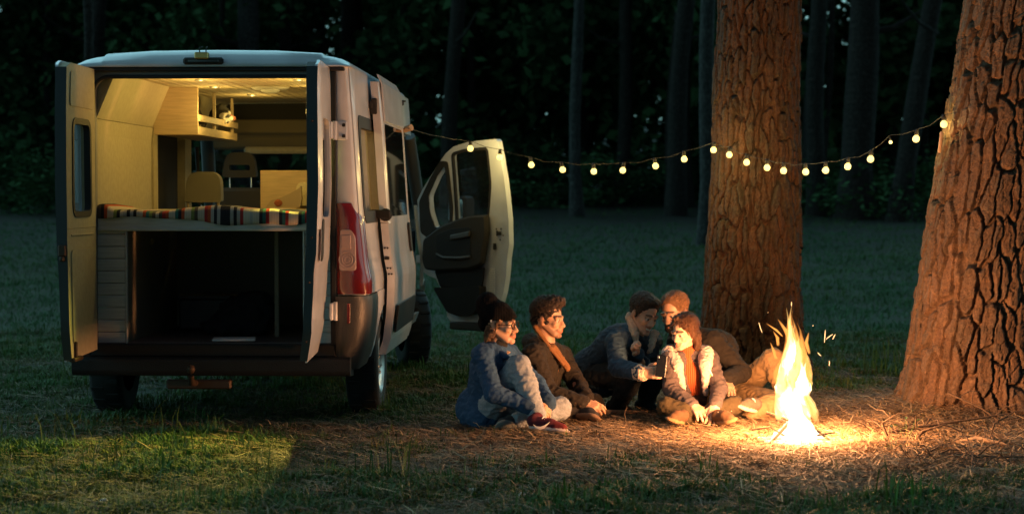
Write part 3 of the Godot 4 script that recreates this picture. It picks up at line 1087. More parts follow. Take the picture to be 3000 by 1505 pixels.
	tube(st, loop, [0.013], 7, false)
	part(van, "door_seal", done(st), M.rubber)
	for x in [-0.787, 0.787]: part(van, "hinge_seal", box_mesh(Vector3(x, 1.42, 0.006), Vector3(0.032, 1.76, 0.016), 0.004), M.rubber)
	part(van, "roof_gutter", box_mesh(Vector3(0, 2.315, 0.008), Vector3(1.72, 0.026, 0.04), 0.006), M.rubber)
	# high brake light and reversing camera
	var bl := part(van, "brake_light", box_mesh(Vector3(-0.045, 2.365, 0.045), Vector3(0.262, 0.045, 0.03), 0.012), M.rubber)
	part(bl, "light_bar", box_mesh(Vector3(-0.045, 2.365, 0.06), Vector3(0.2, 0.018, 0.006), 0.003), M.dark_glass)
	var rc := part(van, "number_plate_lamp", box_mesh(Vector3(-0.048, 2.397, 0.075), Vector3(0.088, 0.042, 0.05), 0.006), M.brass)
	var hs := ST()
	for s in [-1, 1]: tube(hs, [Vector3(-0.048 + s * 0.02, 2.415, 0.05), Vector3(-0.048 + s * 0.022, 2.45, 0.04), Vector3(-0.048 + s * 0.016, 2.46, -0.02)], [0.004], 5)
	part(rc, "bracket", done(hs), M.rubber)
	# tow bar
	var tb := part(van, "tow_bar", box_mesh(Vector3(-0.08, 0.29, 0.06), Vector3(0.42, 0.06, 0.05), 0.01), M.worn_steel)
	st = ST()
	tube(st, [Vector3(-0.1, 0.3, 0.09), Vector3(-0.1, 0.31, 0.2), Vector3(-0.1, 0.36, 0.22)], [0.022, 0.022, 0.018], 8)
	lathe(st, [Vector2(0, -0.03), Vector2(0.018, -0.024), Vector2(0.028, 0), Vector2(0.02, 0.022), Vector2(0, 0.03)], 12, Transform3D(Basis(), Vector3(-0.1, 0.4, 0.22)))
	part(tb, "tow_ball", done(st), M.worn_steel)
	# ---- wheels
	for w in [[0.885, 0.98, 0.0], [-0.885, 0.98, 0.0], [0.9, 4.43, 0.3], [-0.88, 4.43, 0.3]]:
		var sg := signf(w[0])
		var bas := Basis(Vector3.UP, w[2]) * Basis(Vector3(0, -sg, 0), Vector3(sg, 0, 0), Vector3(0, 0, 1))
		var wh := Node3D.new()
		wh.name = numbered(van, "wheel")
		van.add_child(wh, true)
		wh.transform = Transform3D(bas, Vector3(w[0], 0.335, -w[1]))
		st = ST()
		lathe(st, [Vector2(0.2, -0.1), Vector2(0.29, -0.112), Vector2(0.325, -0.1), Vector2(0.338, -0.075), Vector2(0.34, 0.0), Vector2(0.338, 0.075), Vector2(0.325, 0.1), Vector2(0.29, 0.112), Vector2(0.205, 0.1), Vector2(0.2, 0.06)], 40)
		for k in 40:
			var a := TAU * k / 40.0
			bx(st, Vector3(cos(a) * 0.338, 0.05 if k % 2 else -0.05, sin(a) * 0.338), Vector3(0.012, 0.085, 0.028), 0.003, Basis(Vector3.UP, -a))
		part(wh, "tyre", done(st), M.rubber)
		st = ST()
		lathe(st, [Vector2(0.205, 0.075), Vector2(0.212, 0.098), Vector2(0.2, 0.105), Vector2(0.185, 0.08), Vector2(0.15, 0.06), Vector2(0.09, 0.085), Vector2(0.0, 0.09)], 32)
		for k in 5:
			var a := TAU * k / 5.0
			bx(st, Vector3(cos(a) * 0.06, 0.095, sin(a) * 0.06), Vector3(0.02, 0.014, 0.02), 0.004)
		part(wh, "rim", done(st), M.steel)
	build_rear_doors(van)
	build_sliding_door(van)
	build_front_door(van)
	build_interior(van)

func build_rear_doors(van: Node3D) -> void:
	var bulge := [Vector2(0.47, -0.105), Vector2(0.67, -0.06), Vector2(0.95, -0.038), Vector2(1.03, -0.036), Vector2(1.09, -0.03), Vector2(1.12, -0.022), Vector2(1.57, -0.006), Vector2(2.28, -0.012), Vector2(2.36, -0.03), Vector2(2.42, -0.06)]
	for sg in [1.0, -1.0]:
		var d := Node3D.new()
		d.name = numbered(van, "rear_door")
		van.add_child(d, true)
		d.position = Vector3(0.785 if sg > 0 else -0.835, 0, 0.03)
		d.rotation.y = 0.048 if sg > 0 else 0.022
		var free := [Vector2(0.47, 0.7), Vector2(0.7, 0.745), Vector2(1.2, 0.765), Vector2(1.7, 0.77), Vector2(2.1, 0.765), Vector2(2.3, 0.745)]
		var edge := func(v: float) -> float: return curve(free, v)
		# w: 0 outer skin, 1 inner face; the skin faces away from the van's middle
		var at := func(u: float, v: float, w: float) -> Vector3:
			var round := 0.02 * pow(clampf((u - 0.68) / 0.08, 0, 1), 2.0)
			return Vector3(sg * (curve(bulge, v) * (0.5 - 0.4 * w if sg < 0 else 1.0 - 0.4 * w) - round * (1.0 - w) - w * 0.085), v, u)
		var outline := PackedVector2Array()
		for y in lines([[0.49, 2.29, 0.12]]): outline.append(Vector2(edge.call(y), y))
		outline.append(Vector2(0.64, 2.325))
		outline.append(Vector2(0.02, 2.325))
		for y in [2.1, 1.6, 1.2, 0.8]: outline.append(Vector2(0.01, y))
		outline.append(Vector2(0.02, 0.5))
		var win := rounded([Vector2(0.13, 1.37), Vector2(0.62, 1.37), Vector2(0.62, 1.98), Vector2(0.15, 1.98)], 0.09)
		var lower := Geometry2D.intersect_polygons(outline, rect(-1, 0, 2, 1.3))[0]
		var upper := Geometry2D.intersect_polygons(outline, rect(-1, 1.3, 2, 3))[0]
		var st := ST()
		plate(st, lower, func(u, v, w): return at.call(u, v, w * 0.25), 0.05)
		ring(st, upper, win, func(u, v, w): return at.call(u, v, w * 0.25), 4)
		part(d, "outer_skin", done(st), M.white_paint)
		# inner shell, a little smaller
		var inn := Geometry2D.offset_polygon(outline, -0.012)[0]
		st = ST()
		plate(st, Geometry2D.intersect_polygons(inn, rect(-1, 0, 2, 1.3))[0], func(u, v, w): return at.call(u, v, 0.27 + w * 0.73), 0.05)
		ring(st, Geometry2D.intersect_polygons(inn, rect(-1, 1.302, 2, 3))[0], win, func(u, v, w): return at.call(u, v, 0.27 + w * 0.73), 4)
		part(d, "inner_shell", done(st), M.black_plastic if sg > 0 else M.lining)
		# dark edge strip along the free side
		st = ST()
		var ey := lines([[0.5, 2.28, 0.06]])
		for i in ey.size() - 1:
			var p := []
			for y in [ey[i], ey[i + 1]]: p.append([at.call(edge.call(y) + 0.006, y, -0.06), at.call(edge.call(y) + 0.004, y, 1.04)])
			q4(st, p[0][0], p[1][0], p[1][1], p[0][1])
		part(d, "edge_seal", done(st), M.edge_paint)
		var gl := ST()
		plate(gl, Geometry2D.offset_polygon(win, 0.012)[0], func(u, v, w): return at.call(u, v, 0.2), 0.1, false)
		part(d, "window", done(gl), M.tinted_glass)
		st = ST()
		ring(st, Geometry2D.offset_polygon(win, 0.002)[0], Geometry2D.offset_polygon(win, -0.035)[0], func(u, v, w): return at.call(u, v, 1.08 - 0.5 * w), 1)
		part(d, "window_rubber", done(st), M.rubber)
		if sg < 0:
			# pressed inner panels
			st = ST()
			plate(st, rounded([Vector2(0.1, 0.6), Vector2(0.66, 0.6), Vector2(0.68, 1.17), Vector2(0.1, 1.17)], 0.04), func(u, v, w): return at.call(u, v, 1.12 - 0.1 * w), 0.08)
			part(d, "trim_panel", done(st), M.lining)
			st = ST()
			plate(st, rounded([Vector2(0.08, 2.05), Vector2(0.68, 2.05), Vector2(0.66, 2.26), Vector2(0.08, 2.26)], 0.03), func(u, v, w): return at.call(u, v, 1.1 - 0.08 * w), 0.08)
			part(d, "trim_panel", done(st), M.lining)
			part(d, "crease", tube_mesh([at.call(0.12, 1.26, 1.02), at.call(0.66, 1.26, 1.02)], [0.006], 6), M.lining)
			st = ST()
			bx(st, at.call(0.75, 1.17, 0.55) + Vector3(0, 0, 0.022), Vector3(0.05, 0.07, 0.03), 0.008)
			bx(st, at.call(0.75, 1.12, 0.55) + Vector3(0, 0, 0.025), Vector3(0.03, 0.03, 0.04), 0.008)
			part(d, "latch", done(st), M.worn_steel)
			st = ST()
			bx(st, at.call(0.63, 0.56, 1.1), Vector3(0.03, 0.1, 0.02), 0.006)
			bx(st, at.call(0.6, 0.5, 1.1), Vector3(0.04, 0.025, 0.2), 0.006)
			part(d, "bottom_catch", done(st), M.worn_steel)
		else:
			st = ST()
			plate(st, rounded([Vector2(0.5, 1.1), Vector2(0.64, 1.1), Vector2(0.64, 1.36), Vector2(0.5, 1.36)], 0.05), func(u, v, w): return at.call(u, v, -0.02 - 0.05 * w), 0.08)
			part(d, "handle", done(st), M.rubber)
			for y in [0.98, 1.25, 1.95, 0.62]: part(d, "edge_bolt", box_mesh(at.call(edge.call(y), y, 0.5) + Vector3(0, 0, 0.006), Vector3(0.014, 0.014, 0.008), 0.003), M.worn_steel)
		for y in [1.92, 0.76]:
			st = ST()
			bx(st, Vector3(sg * 0.055, y, -0.025), Vector3(0.075, 0.12, 0.018), 0.006)
			bx(st, Vector3(sg * -0.005, y, 0.05), Vector3(0.02, 0.11, 0.1), 0.006)
			tube(st, [Vector3(sg * 0.015, y - 0.06, 0.0), Vector3(sg * 0.015, y + 0.06, 0.0)], [0.014], 8)
			var hg := part(d, "hinge", done(st), M.white_paint)
			for k in [-1, 1]: part(hg, "bolt", box_mesh(Vector3(sg * 0.07, y + k * 0.035, -0.013), Vector3(0.022, 0.022, 0.012), 0.005), M.rubber)

func build_sliding_door(van: Node3D) -> void:
	var d := Node3D.new()
	d.name = numbered(van, "sliding_door")
	van.add_child(d, true)
	var at := func(u: float, v: float, w: float) -> Vector3:
		var tip := 0.018 * pow(clampf((0.98 - u) / 0.06, 0, 1), 2.0)
		return Vector3(hw(v) + 0.085 - w * 0.065 - tip * (1.0 - w), v, -u)
	var win := rounded([Vector2(1.03, 1.37), Vector2(2.3, 1.37), Vector2(2.3, 1.99), Vector2(1.03, 1.99)], 0.06)
	var st := ST()
	plate(st, rect(0.93, 0.4, 2.4, 1.31), at, 0.05)
	ring(st, rect(0.93, 1.31, 2.4, 2.29), win, at, 4)
	part(d, "panel", done(st), M.white_paint)
	st = ST()
	plate(st, PackedVector2Array([Vector2(0.985, 2.02), Vector2(2.38, 2.02), Vector2(2.38, 2.26), Vector2(2.25, 2.34), Vector2(0.985, 2.345)]), func(u, v, w): return at.call(u, minf(v, 2.334), 0) + Vector3(0.014 - 0.012 * w - maxf(0.0, v - 2.28) * 0.4, v - minf(v, 2.334), 0), 0.06)
	part(d, "upper_skin", done(st), M.white_paint)
	st = ST()
	plate(st, Geometry2D.offset_polygon(win, 0.012)[0], func(u, v, w): return at.call(u, v, -0.04), 0.1, false)
	part(d, "window", done(st), M.dark_glass)
	st = ST()
	plate(st, rounded([Vector2(0.99, 0.55), Vector2(2.36, 0.55), Vector2(2.36, 0.74), Vector2(0.99, 0.74)], 0.01), func(u, v, w): return at.call(u, v, -0.22 + 0.2 * w), 0.06)
	part(d, "rubbing_strip", done(st), M.black_plastic)
	st = ST()
	plate(st, rounded([Vector2(2.2, 1.08), Vector2(2.33, 1.08), Vector2(2.33, 1.3), Vector2(2.2, 1.3)], 0.05), func(u, v, w): return at.call(u, v, -0.25 + 0.2 * w), 0.08)
	part(d, "handle", done(st), M.rubber)
	# rear edge fittings
	st = ST()
	for y in [2.12]:
		bx(st, at.call(0.92, y, 0.5) + Vector3(-0.01, 0, 0.006), Vector3(0.045, 0.11, 0.02), 0.006)
		bx(st, at.call(0.92, y + 0.01, 0.5) + Vector3(-0.03, 0, 0.012), Vector3(0.025, 0.05, 0.025), 0.006)
	part(d, "top_roller", done(st), M.rubber)
	st = ST()
	bx(st, Vector3(0.985, 1.375, -0.85), Vector3(0.17, 0.06, 0.035), 0.01)
	lathe(st, [Vector2(0, -0.02), Vector2(0.035, -0.02), Vector2(0.045, -0.01), Vector2(0.045, 0.01), Vector2(0.035, 0.02), Vector2(0, 0.02)], 14, Transform3D(Basis(Vector3.RIGHT, PI / 2), Vector3(1.03, 1.37, -0.89)))
	part(d, "roller_arm", done(st), M.black_plastic)
	for y in [1.14, 1.0, 0.96]:
		for k in 2: part(d, "bolt", box_mesh(at.call(0.925, y, 0.35 + 0.4 * k) + Vector3(0, 0, 0.004), Vector3(0.013, 0.013, 0.01), 0.004), M.rubber)
	part(d, "lock_slot", box_mesh(at.call(0.925, 1.07, 0.6) + Vector3(0, 0, 0.004), Vector3(0.035, 0.022, 0.01), 0.004), M.rubber)
	# front closing edge
	st = ST()
	plate(st, rect(2.405, 0.42, 2.44, 2.2), func(u, v, w): return at.call(u, v, -0.05 + 0.9 * w), 0.06)
	part(d, "closing_edge", done(st), M.white_paint)

func build_front_door(van: Node3D) -> void:
	var d := Node3D.new()
	d.name = numbered(van, "front_door")
	van.add_child(d, true)
	var dir := Vector3(0.72, 0, 0.695).normalized()
	d.transform = Transform3D(Basis(Vector3.UP, YAW) * Basis(dir, Vector3.UP, Vector3(-dir.z, 0, dir.x)), Vector3(0.97, 0, -4.25))
	var at := func(u: float, v: float, w: float) -> Vector3:   # w: 0 outer skin, 1 inner face
		var lean := 0.09 * pow(clampf((v - 1.25) / 0.75, 0, 1), 1.3) - 0.03 * sin(clampf((v - 0.4) / 0.85, 0, 1) * PI)
		return Vector3(u, v, lean - 0.055 + w * 0.055)
	var outer := PackedVector2Array([Vector2(0.013, 0.851), Vector2(0.007, 1.464), Vector2(0.075, 1.549), Vector2(0.28, 1.745), Vector2(0.42, 1.865), Vector2(0.52, 1.918), Vector2(0.679, 1.951), Vector2(0.854, 1.964), Vector2(1.03, 1.972), Vector2(1.05, 1.955), Vector2(1.083, 1.642), Vector2(1.1, 1.289), Vector2(1.088, 1.1), Vector2(1.055, 0.975), Vector2(1.036, 0.825), Vector2(1.007, 0.687), Vector2(0.96, 0.548), Vector2(0.90, 0.46), Vector2(0.854, 0.44), Vector2(0.401, 0.426), Vector2(0.36, 0.46), Vector2(0.3, 0.605), Vector2(0.24, 0.72), Vector2(0.188, 0.785), Vector2(0.08, 0.815)])
	var qwin := rounded([Vector2(0.215, 1.22), Vector2(0.155, 1.37), Vector2(0.155, 1.5), Vector2(0.28, 1.665), Vector2(0.395, 1.765), Vector2(0.415, 1.5), Vector2(0.4, 1.27)], 0.035, 3)
	var win := rounded([Vector2(0.47, 1.2), Vector2(0.488, 1.86), Vector2(0.66, 1.893), Vector2(0.925, 1.902), Vector2(0.925, 1.6), Vector2(0.85, 1.24)], 0.04, 4)
	var wf := func(u, v, w): return at.call(u, v, w)
	var st := ST()
	var low := Geometry2D.intersect_polygons(outer, rect(-1, 0, 2, 1.17))[0]
	plate(st, low, wf, 0.06)
	var left := Geometry2D.intersect_polygons(outer, PackedVector2Array([Vector2(-1, 1.17), Vector2(0.44, 1.17), Vector2(0.448, 3), Vector2(-1, 3)]))[0]
	var right := Geometry2D.intersect_polygons(outer, PackedVector2Array([Vector2(0.44, 1.17), Vector2(2, 1.17), Vector2(2, 3), Vector2(0.448, 3)]))[0]
	ring(st, left, qwin, wf, 2)
	ring(st, right, win, wf, 2)
	part(d, "shell", done(st), M.white_paint)
	st = ST()
	plate(st, win, func(u, v, w): return at.call(u, v, 0.4), 0.1, false)
	part(d, "window", done(st), M.tinted_glass)
	st = ST()
	plate(st, qwin, func(u, v, w): return at.call(u, v, 0.4), 0.1, false)
	part(d, "quarter_window", done(st), M.clear_glass)
	st = ST()
	ring(st, Geometry2D.offset_polygon(win, 0.006)[0], Geometry2D.offset_polygon(win, -0.016)[0], func(u, v, w): return at.call(u, v, 1.06 - 0.4 * w), 1)
	part(d, "window_rubber", done(st), M.rubber)
	st = ST()
	ring(st, rounded([Vector2(0.13, 1.13), Vector2(0.03, 1.18), Vector2(0.036, 1.45), Vector2(0.2, 1.65), Vector2(0.345, 1.8), Vector2(0.435, 1.795), Vector2(0.45, 1.4), Vector2(0.425, 1.24)], 0.03, 3), qwin, func(u, v, w): return at.call(u, v, 1.2 - 0.3 * w), 1)
	part(d, "quarter_trim", done(st), M.mid_plastic)
	# door card
	st = ST()
	var card := rounded([Vector2(0.105, 0.94), Vector2(0.116, 1.125), Vector2(0.341, 1.245), Vector2(0.55, 1.305), Vector2(0.73, 1.337), Vector2(0.892, 1.345), Vector2(0.902, 1.2), Vector2(0.84, 0.925), Vector2(0.7, 0.882), Vector2(0.3, 0.856), Vector2(0.14, 0.865)], 0.035, 3)
	prism(st, card, 0.002, 0.07, Transform3D(), 0.018)
	var cd := part(d, "door_card", done(st), M.mid_plastic)
	st = ST()
	prism(st, rounded([Vector2(0.31, 0.975), Vector2(0.3, 1.17), Vector2(0.481, 1.222), Vector2(0.72, 1.24), Vector2(0.728, 0.985)], 0.03, 3), 0.068, 0.074, Transform3D(), 0.003)
	part(cd, "recess", done(st), M.black_plastic)
	st = ST()
	prism(st, rounded([Vector2(0.49, 1.125), Vector2(0.493, 1.168), Vector2(0.73, 1.207), Vector2(0.728, 1.158)], 0.014, 3), 0.074, 0.1, Transform3D(), 0.008)
	part(cd, "arm_handle", done(st), M.grey_plastic)
	st = ST()
	tube(st, [Vector3(0.31, 1.0, 0.075), Vector3(0.4, 0.975, 0.085), Vector3(0.6, 0.975, 0.085), Vector3(0.72, 0.99, 0.075)], [0.014], 8)
	part(cd, "rim", done(st), M.grey_plastic)
	st = ST()
	prism(st, rounded([Vector2(0.219, 0.857), Vector2(0.83, 0.9), Vector2(0.8, 0.735), Vector2(0.29, 0.715)], 0.02, 3), 0.0, 0.022, Transform3D(), 0.006)
	part(d, "lower_card", done(st), M.black_plastic)
	st = ST()
	prism(st, rounded([Vector2(0.245, 0.712), Vector2(0.818, 0.745), Vector2(0.8, 0.575), Vector2(0.725, 0.5), Vector2(0.58, 0.476), Vector2(0.421, 0.505)], 0.035, 3), -0.02, 0.06, Transform3D(), 0.014)
	part(d, "door_pocket", done(st), M.black_plastic)
	part(d, "step", box_mesh(Vector3(0.63, 0.395, -0.03), Vector3(0.46, 0.07, 0.1), 0.012), M.grey_plastic)
	st = ST()
	bx(st, Vector3(0.988, 1.189, 0.004), Vector3(0.05, 0.03, 0.014), 0.005)
	bx(st, Vector3(0.97, 1.189, 0.008), Vector3(0.018, 0.045, 0.014), 0.005)
	part(d, "latch", done(st), M.rubber)
	for p in [[0.955, 1.225], [1.01, 1.228], [1.035, 1.172], [1.0, 1.135]]: part(d, "bolt", box_mesh(Vector3(p[0], p[1], 0.002), Vector3(0.014, 0.014, 0.012), 0.005), M.rubber)
	st = ST()
	prism(st, rounded([Vector2(0.918, 1.05), Vector2(0.944, 1.05), Vector2(0.944, 1.105), Vector2(0.918, 1.105)], 0.012, 4), -0.01, 0.004)
	part(d, "buffer", done(st), M.rubber)
	for k in 14: part(d, "vent_slat", box_mesh(Vector3(0.905 + 0.002 * (k % 2), 0.89 - k * 0.0155, 0.0), Vector3(0.06, 0.006, 0.01), 0.002), M.inner_paint)
	# mirror outside the quarter window
	st = ST()
	prism(st, rounded([Vector2(0.19, 1.21), Vector2(0.41, 1.21), Vector2(0.41, 1.5), Vector2(0.19, 1.5)], 0.05, 4), -0.3, -0.17, Transform3D(), 0.02)
	var mr := part(d, "wing_mirror", done(st), M.rubber)
	st = ST()
	prism(st, rounded([Vector2(0.215, 1.24), Vector2(0.385, 1.24), Vector2(0.385, 1.475), Vector2(0.215, 1.475)], 0.035, 4), -0.172, -0.163)
	part(mr, "mirror_glass", done(st), M.mirror_glass)
	part(mr, "mirror_arm", tube_mesh([Vector3(0.25, 1.22, -0.05), Vector3(0.27, 1.22, -0.2)], [0.03], 8), M.rubber)
	for y in [1.25, 0.95]: part(d, "hinge", box_mesh(Vector3(-0.01, y, -0.02), Vector3(0.06, 0.07, 0.03), 0.006), M.white_paint)

func build_interior(van: Node3D) -> void:
	# left wall lining: lower panel, upper sloping panel
	for sg in [-1.0, 1.0]:
		var st := ST()
		var lw := func(u, v, w): return Vector3(sg * (0.775 + 0.02 * w - 0.012 * smoothstep(1.9, 2.0, v)), v, -u)
		if sg < 0: plate(st, rect(0.06, 1.0, 1.66, 2.0), lw, 0.1)
		else: plate(st, rect(0.06, 1.0, 1.75, 1.34), lw, 0.1)
		part(van, "wall_lining", done(st), M.lining)
		st = ST()
		plate(st, rect(0.06, 2.004, 4.0, 2.3), func(u, v, w): return Vector3(sg * (lerpf(0.768, 0.64, (v - 2.0) / 0.3) + 0.02 * w), v, -u), 0.1)
		prism(st, PackedVector2Array([Vector2(sg * 0.82, 1.95), Vector2(sg * 0.77, 2.0), Vector2(sg * 0.642, 2.3), Vector2(sg * 0.82, 2.3)]), -0.085, -0.072)
		part(van, "upper_lining", done(st), M.lining)
		st = ST()
		plate(st, rect(2.96, 0.54, 3.2, 2.0), func(u, v, w): return Vector3(sg * (0.8 + 0.1 * w), v, -u), 0.2)
		part(van, "inner_pillar", done(st), M.lining)
	# wall lining post beside the left window
	part(van, "window_post", box_mesh(Vector3(-0.785, 1.5, -1.7), Vector3(0.09, 1.0, 0.07), 0.02), M.lining)
	part(van, "window_dark_sheet", box_mesh(Vector3(-0.87, 1.67, -2.38), Vector3(0.012, 0.68, 1.24), 0.003), M.recess_dark)  # added dark sheet that makes the left window recess read as dark
	part(van, "window_header", box_mesh(Vector3(-0.79, 2.0, -2.35), Vector3(0.08, 0.05, 1.25), 0.012), M.lining)
	part(van, "window_surround", box_mesh(Vector3(-0.82, 1.2, -2.35), Vector3(0.06, 0.3, 1.3), 0.012), M.dark_inside)
	# ceiling
	part(van, "ceiling_backing", box_mesh(Vector3(0, 2.322, -2.05), Vector3(1.4, 0.01, 3.96), 0.002), M.painted_wood)
	for k in 16:
		var b := box_mesh(Vector3(-0.612 + 0.0816 * k, 2.306, -2.06), Vector3(0.071, 0.014, 3.94), 0.004)
		part(van, "ceiling_board", b, M.ceiling_wood)
	for p in [[-0.24, 0.83], [-0.3, 1.65], [-0.22, 2.75], [0.44, 0.83], [0.42, 1.65], [0.4, 2.75], [-0.26, 0.3], [0.44, 0.3]]:
		var st := ST()
		lathe(st, [Vector2(0.022, 0.004), Vector2(0.022, -0.004), Vector2(0.036, -0.006), Vector2(0.042, 0.0), Vector2(0.042, 0.004)], 20, Transform3D(Basis(), Vector3(p[0], 2.297, -p[1])))
		var sp := part(van, "ceiling_light", done(st), M.steel)
		st = ST()
		lathe(st, [Vector2(0.021, 0.0), Vector2(0, -0.001)], 16, Transform3D(Basis(), Vector3(p[0], 2.298, -p[1])))
		part(sp, "light_lens", done(st), M.lamp_glow)
		omni(van, "ceiling_light_glow", Vector3(p[0], 2.12, -p[1]), Color(1.0, 0.84, 0.44), 0.105, 0.04)
	# spot near the rear door that throws its beam out on to the grass
	var spot_at := Vector3(0.715, 2.2, -0.42)
	var fix := ST()
	lathe(fix, [Vector2(0.0, 0.03), Vector2(0.03, 0.03), Vector2(0.034, 0.0), Vector2(0.03, -0.012), Vector2(0.026, 0.0)], 18, Transform3D(Basis(Vector3.BACK, -0.9), spot_at + Vector3(0.012, 0.012, 0)))
	part(van, "ceiling_light", done(fix), M.steel)
	var beam := SpotLight3D.new()
	beam.name = "door_spot"
	beam.light_color = Color(1.0, 0.93, 0.36)
	beam.light_energy = 21.0
	beam.light_size = 0.03
	beam.spot_range = 40.0
	beam.spot_attenuation = 2.0
	beam.spot_angle = 27.0
	beam.spot_angle_attenuation = 0.6
	beam.shadow_enabled = true
	van.add_child(beam)
	beam.transform = Transform3D(Basis(), spot_at + Vector3(-0.03, -0.03, 0.02)).looking_at(Vector3(-0.2, 0.0, 2.1), Vector3.UP)
	var st := ST()
	lathe(st, [Vector2(0.19, 0.004), Vector2(0.19, -0.004), Vector2(0.17, -0.012), Vector2(0.1, -0.014)], 32, Transform3D(Basis.from_scale(Vector3(0.74, 1, 0.74)), Vector3(0.09, 2.297, -1.75)))
	var disc := part(van, "roof_vent", done(st), M.painted_wood)
	st = ST()
	lathe(st, [Vector2(0.1, -0.014), Vector2(0.09, -0.03), Vector2(0.06, -0.038), Vector2(0, -0.04)], 28, Transform3D(Basis.from_scale(Vector3(0.72, 1, 0.72)), Vector3(0.09, 2.297, -1.75)))
	part(disc, "vent_dome", done(st), M.inner_paint)
	# shelf cabinet under the ceiling, left
	var cab := Node3D.new()
	cab.name = numbered(van, "shelf_cabinet")
	van.add_child(cab, true)
	st = ST()
	prism(st, PackedVector2Array([Vector2(-0.755, 1.95), Vector2(-0.43, 1.95), Vector2(-0.43, 2.297), Vector2(-0.645, 2.297), Vector2(-0.763, 2.03)]), -1.68, -1.66, Transform3D(), 0.002)
	part(cab, "end_panel", done(st), M.plywood)
	part(cab, "bottom_board", box_mesh(Vector3(-0.6, 1.958, -2.45), Vector3(0.31, 0.014, 1.54), 0.003), M.plywood)
	part(cab, "rail", box_mesh(Vector3(-0.437, 1.98, -2.46), Vector3(0.018, 0.062, 1.55), 0.004), M.plywood)
	part(cab, "rail", box_mesh(Vector3(-0.437, 2.075, -2.48), Vector3(0.018, 0.05, 1.6), 0.004), M.plywood)
	for u in [2.42, 3.17]: part(cab, "post", box_mesh(Vector3(-0.458, 2.13, -u), Vector3(0.02, 0.33, 0.045), 0.004), M.plywood)
	part(cab, "back_board", box_mesh(Vector3(-0.72, 2.12, -2.45), Vector3(0.01, 0.3, 1.5), 0.003, Basis(Vector3.BACK, -0.35)), M.dark_inside)
	# cabinet at the upper right, its lower face lit
	var rc := Node3D.new()
	rc.name = numbered(van, "wall_cabinet")
	van.add_child(rc, true)
	part(rc, "end_panel", box_mesh(Vector3(0.56, 2.185, -1.67), Vector3(0.38, 0.225, 0.02), 0.004), M.inner_paint)
	part(rc, "front", box_mesh(Vector3(0.39, 2.185, -2.4), Vector3(0.02, 0.225, 1.44), 0.004), M.inner_paint)
	part(rc, "bottom_board", box_mesh(Vector3(0.56, 2.068, -2.4), Vector3(0.38, 0.012, 1.46), 0.003), M.painted_wood)
	for y in [2.26, 2.12]: part(rc, "hinge", box_mesh(Vector3(0.372, y, -1.7), Vector3(0.016, 0.04, 0.05), 0.005), M.steel)
	# over-cab shelf
	var oc := Node3D.new()
	oc.name = numbered(van, "over_cab_shelf")
	van.add_child(oc, true)
	part(oc, "shelf_front", box_mesh(Vector3(0, 2.098, -4.0), Vector3(1.56, 0.116, 0.03), 0.01), M.lining_dark)
	part(oc, "shelf_back", box_mesh(Vector3(0, 2.2, -4.12), Vector3(1.6, 0.2, 0.02), 0.004), M.dark_inside)
	st = ST()
	st.set_smooth_group(0)
	var prof := [Vector2(4.0, 2.04), Vector2(4.05, 2.03), Vector2(4.1, 1.99), Vector2(4.12, 1.93), Vector2(4.16, 1.905), Vector2(4.2, 1.9)]
	for i in prof.size() - 1:
		q4(st, Vector3(-0.8, prof[i].y, -prof[i].x), Vector3(0.8, prof[i].y, -prof[i].x), Vector3(0.8, prof[i + 1].y, -prof[i + 1].x), Vector3(-0.8, prof[i + 1].y, -prof[i + 1].x))
	part(oc, "headliner", done(st), M.lining_dark)
	part(oc, "visor_rail", box_mesh(Vector3(0.1, 1.895, -4.08), Vector3(1.25, 0.06, 0.04), 0.018), M.lining)
	# dashboard
	st = ST()
	bx(st, Vector3(0, 1.1, -4.55), Vector3(1.8, 0.28, 0.5), 0.05)
	part(van, "dashboard", done(st), M.black_plastic)
	# seats
	for s in [[-0.47, 3.6, 1.0]]:
		var se := Node3D.new()
		se.name = numbered(van, "seat")
		van.add_child(se, true)
		st = ST()
		prism(st, rounded([Vector2(-0.25, 0.9), Vector2(0.25, 0.9), Vector2(0.22, 1.57), Vector2(-0.22, 1.57)], 0.09, 5), -0.08, 0.08, Transform3D(Basis(), Vector3(s[0], 0, -s[1])), 0.03)
		part(se, "backrest", done(st), M.dark_seat)
		st = ST()
		ring(st, rounded([Vector2(-0.145, 1.655), Vector2(0.145, 1.655), Vector2(0.115, 1.865), Vector2(-0.115, 1.865)], [0.03, 0.03, 0.08, 0.08], 5), rounded([Vector2(-0.09, 1.715), Vector2(0.09, 1.715), Vector2(0.085, 1.76), Vector2(-0.085, 1.76)], 0.012, 3), func(u, v, w): return Vector3(s[0] + u, v, -s[1] + 0.05 - 0.1 * w), 3)
		part(se, "headrest", done(st), M.dark_seat)
		for k in [-1, 1]: part(se, "headrest_post", tube_mesh([Vector3(s[0] + k * 0.09, 1.55, -s[1]), Vector3(s[0] + k * 0.09, 1.67, -s[1])], [0.006], 6), M.steel)
	# bench with a padded headrest, seen above the blanket
	var be := Node3D.new()
	be.name = numbered(van, "seat")
	van.add_child(be, true)
	st = ST()
	prism(st, rounded([Vector2(-0.71, 1.455), Vector2(-0.425, 1.455), Vector2(-0.43, 1.69), Vector2(-0.69, 1.69)], [0.02, 0.02, 0.1, 0.1], 7), -2.62, -2.5, Transform3D(), 0.035)
	part(be, "headrest", done(st), M.seat_cloth)
	part(be, "piping", tube_mesh([Vector3(-0.71, 1.458, -2.505), Vector3(-0.6, 1.454, -2.5), Vector3(-0.43, 1.456, -2.505)], [0.007], 6), M.seat_cloth)
	for x in [-0.69, -0.45]: part(be, "headrest_post", tube_mesh([Vector3(x, 1.3, -2.56), Vector3(x, 1.46, -2.52)], [0.011], 8), M.plywood)
	st = ST()
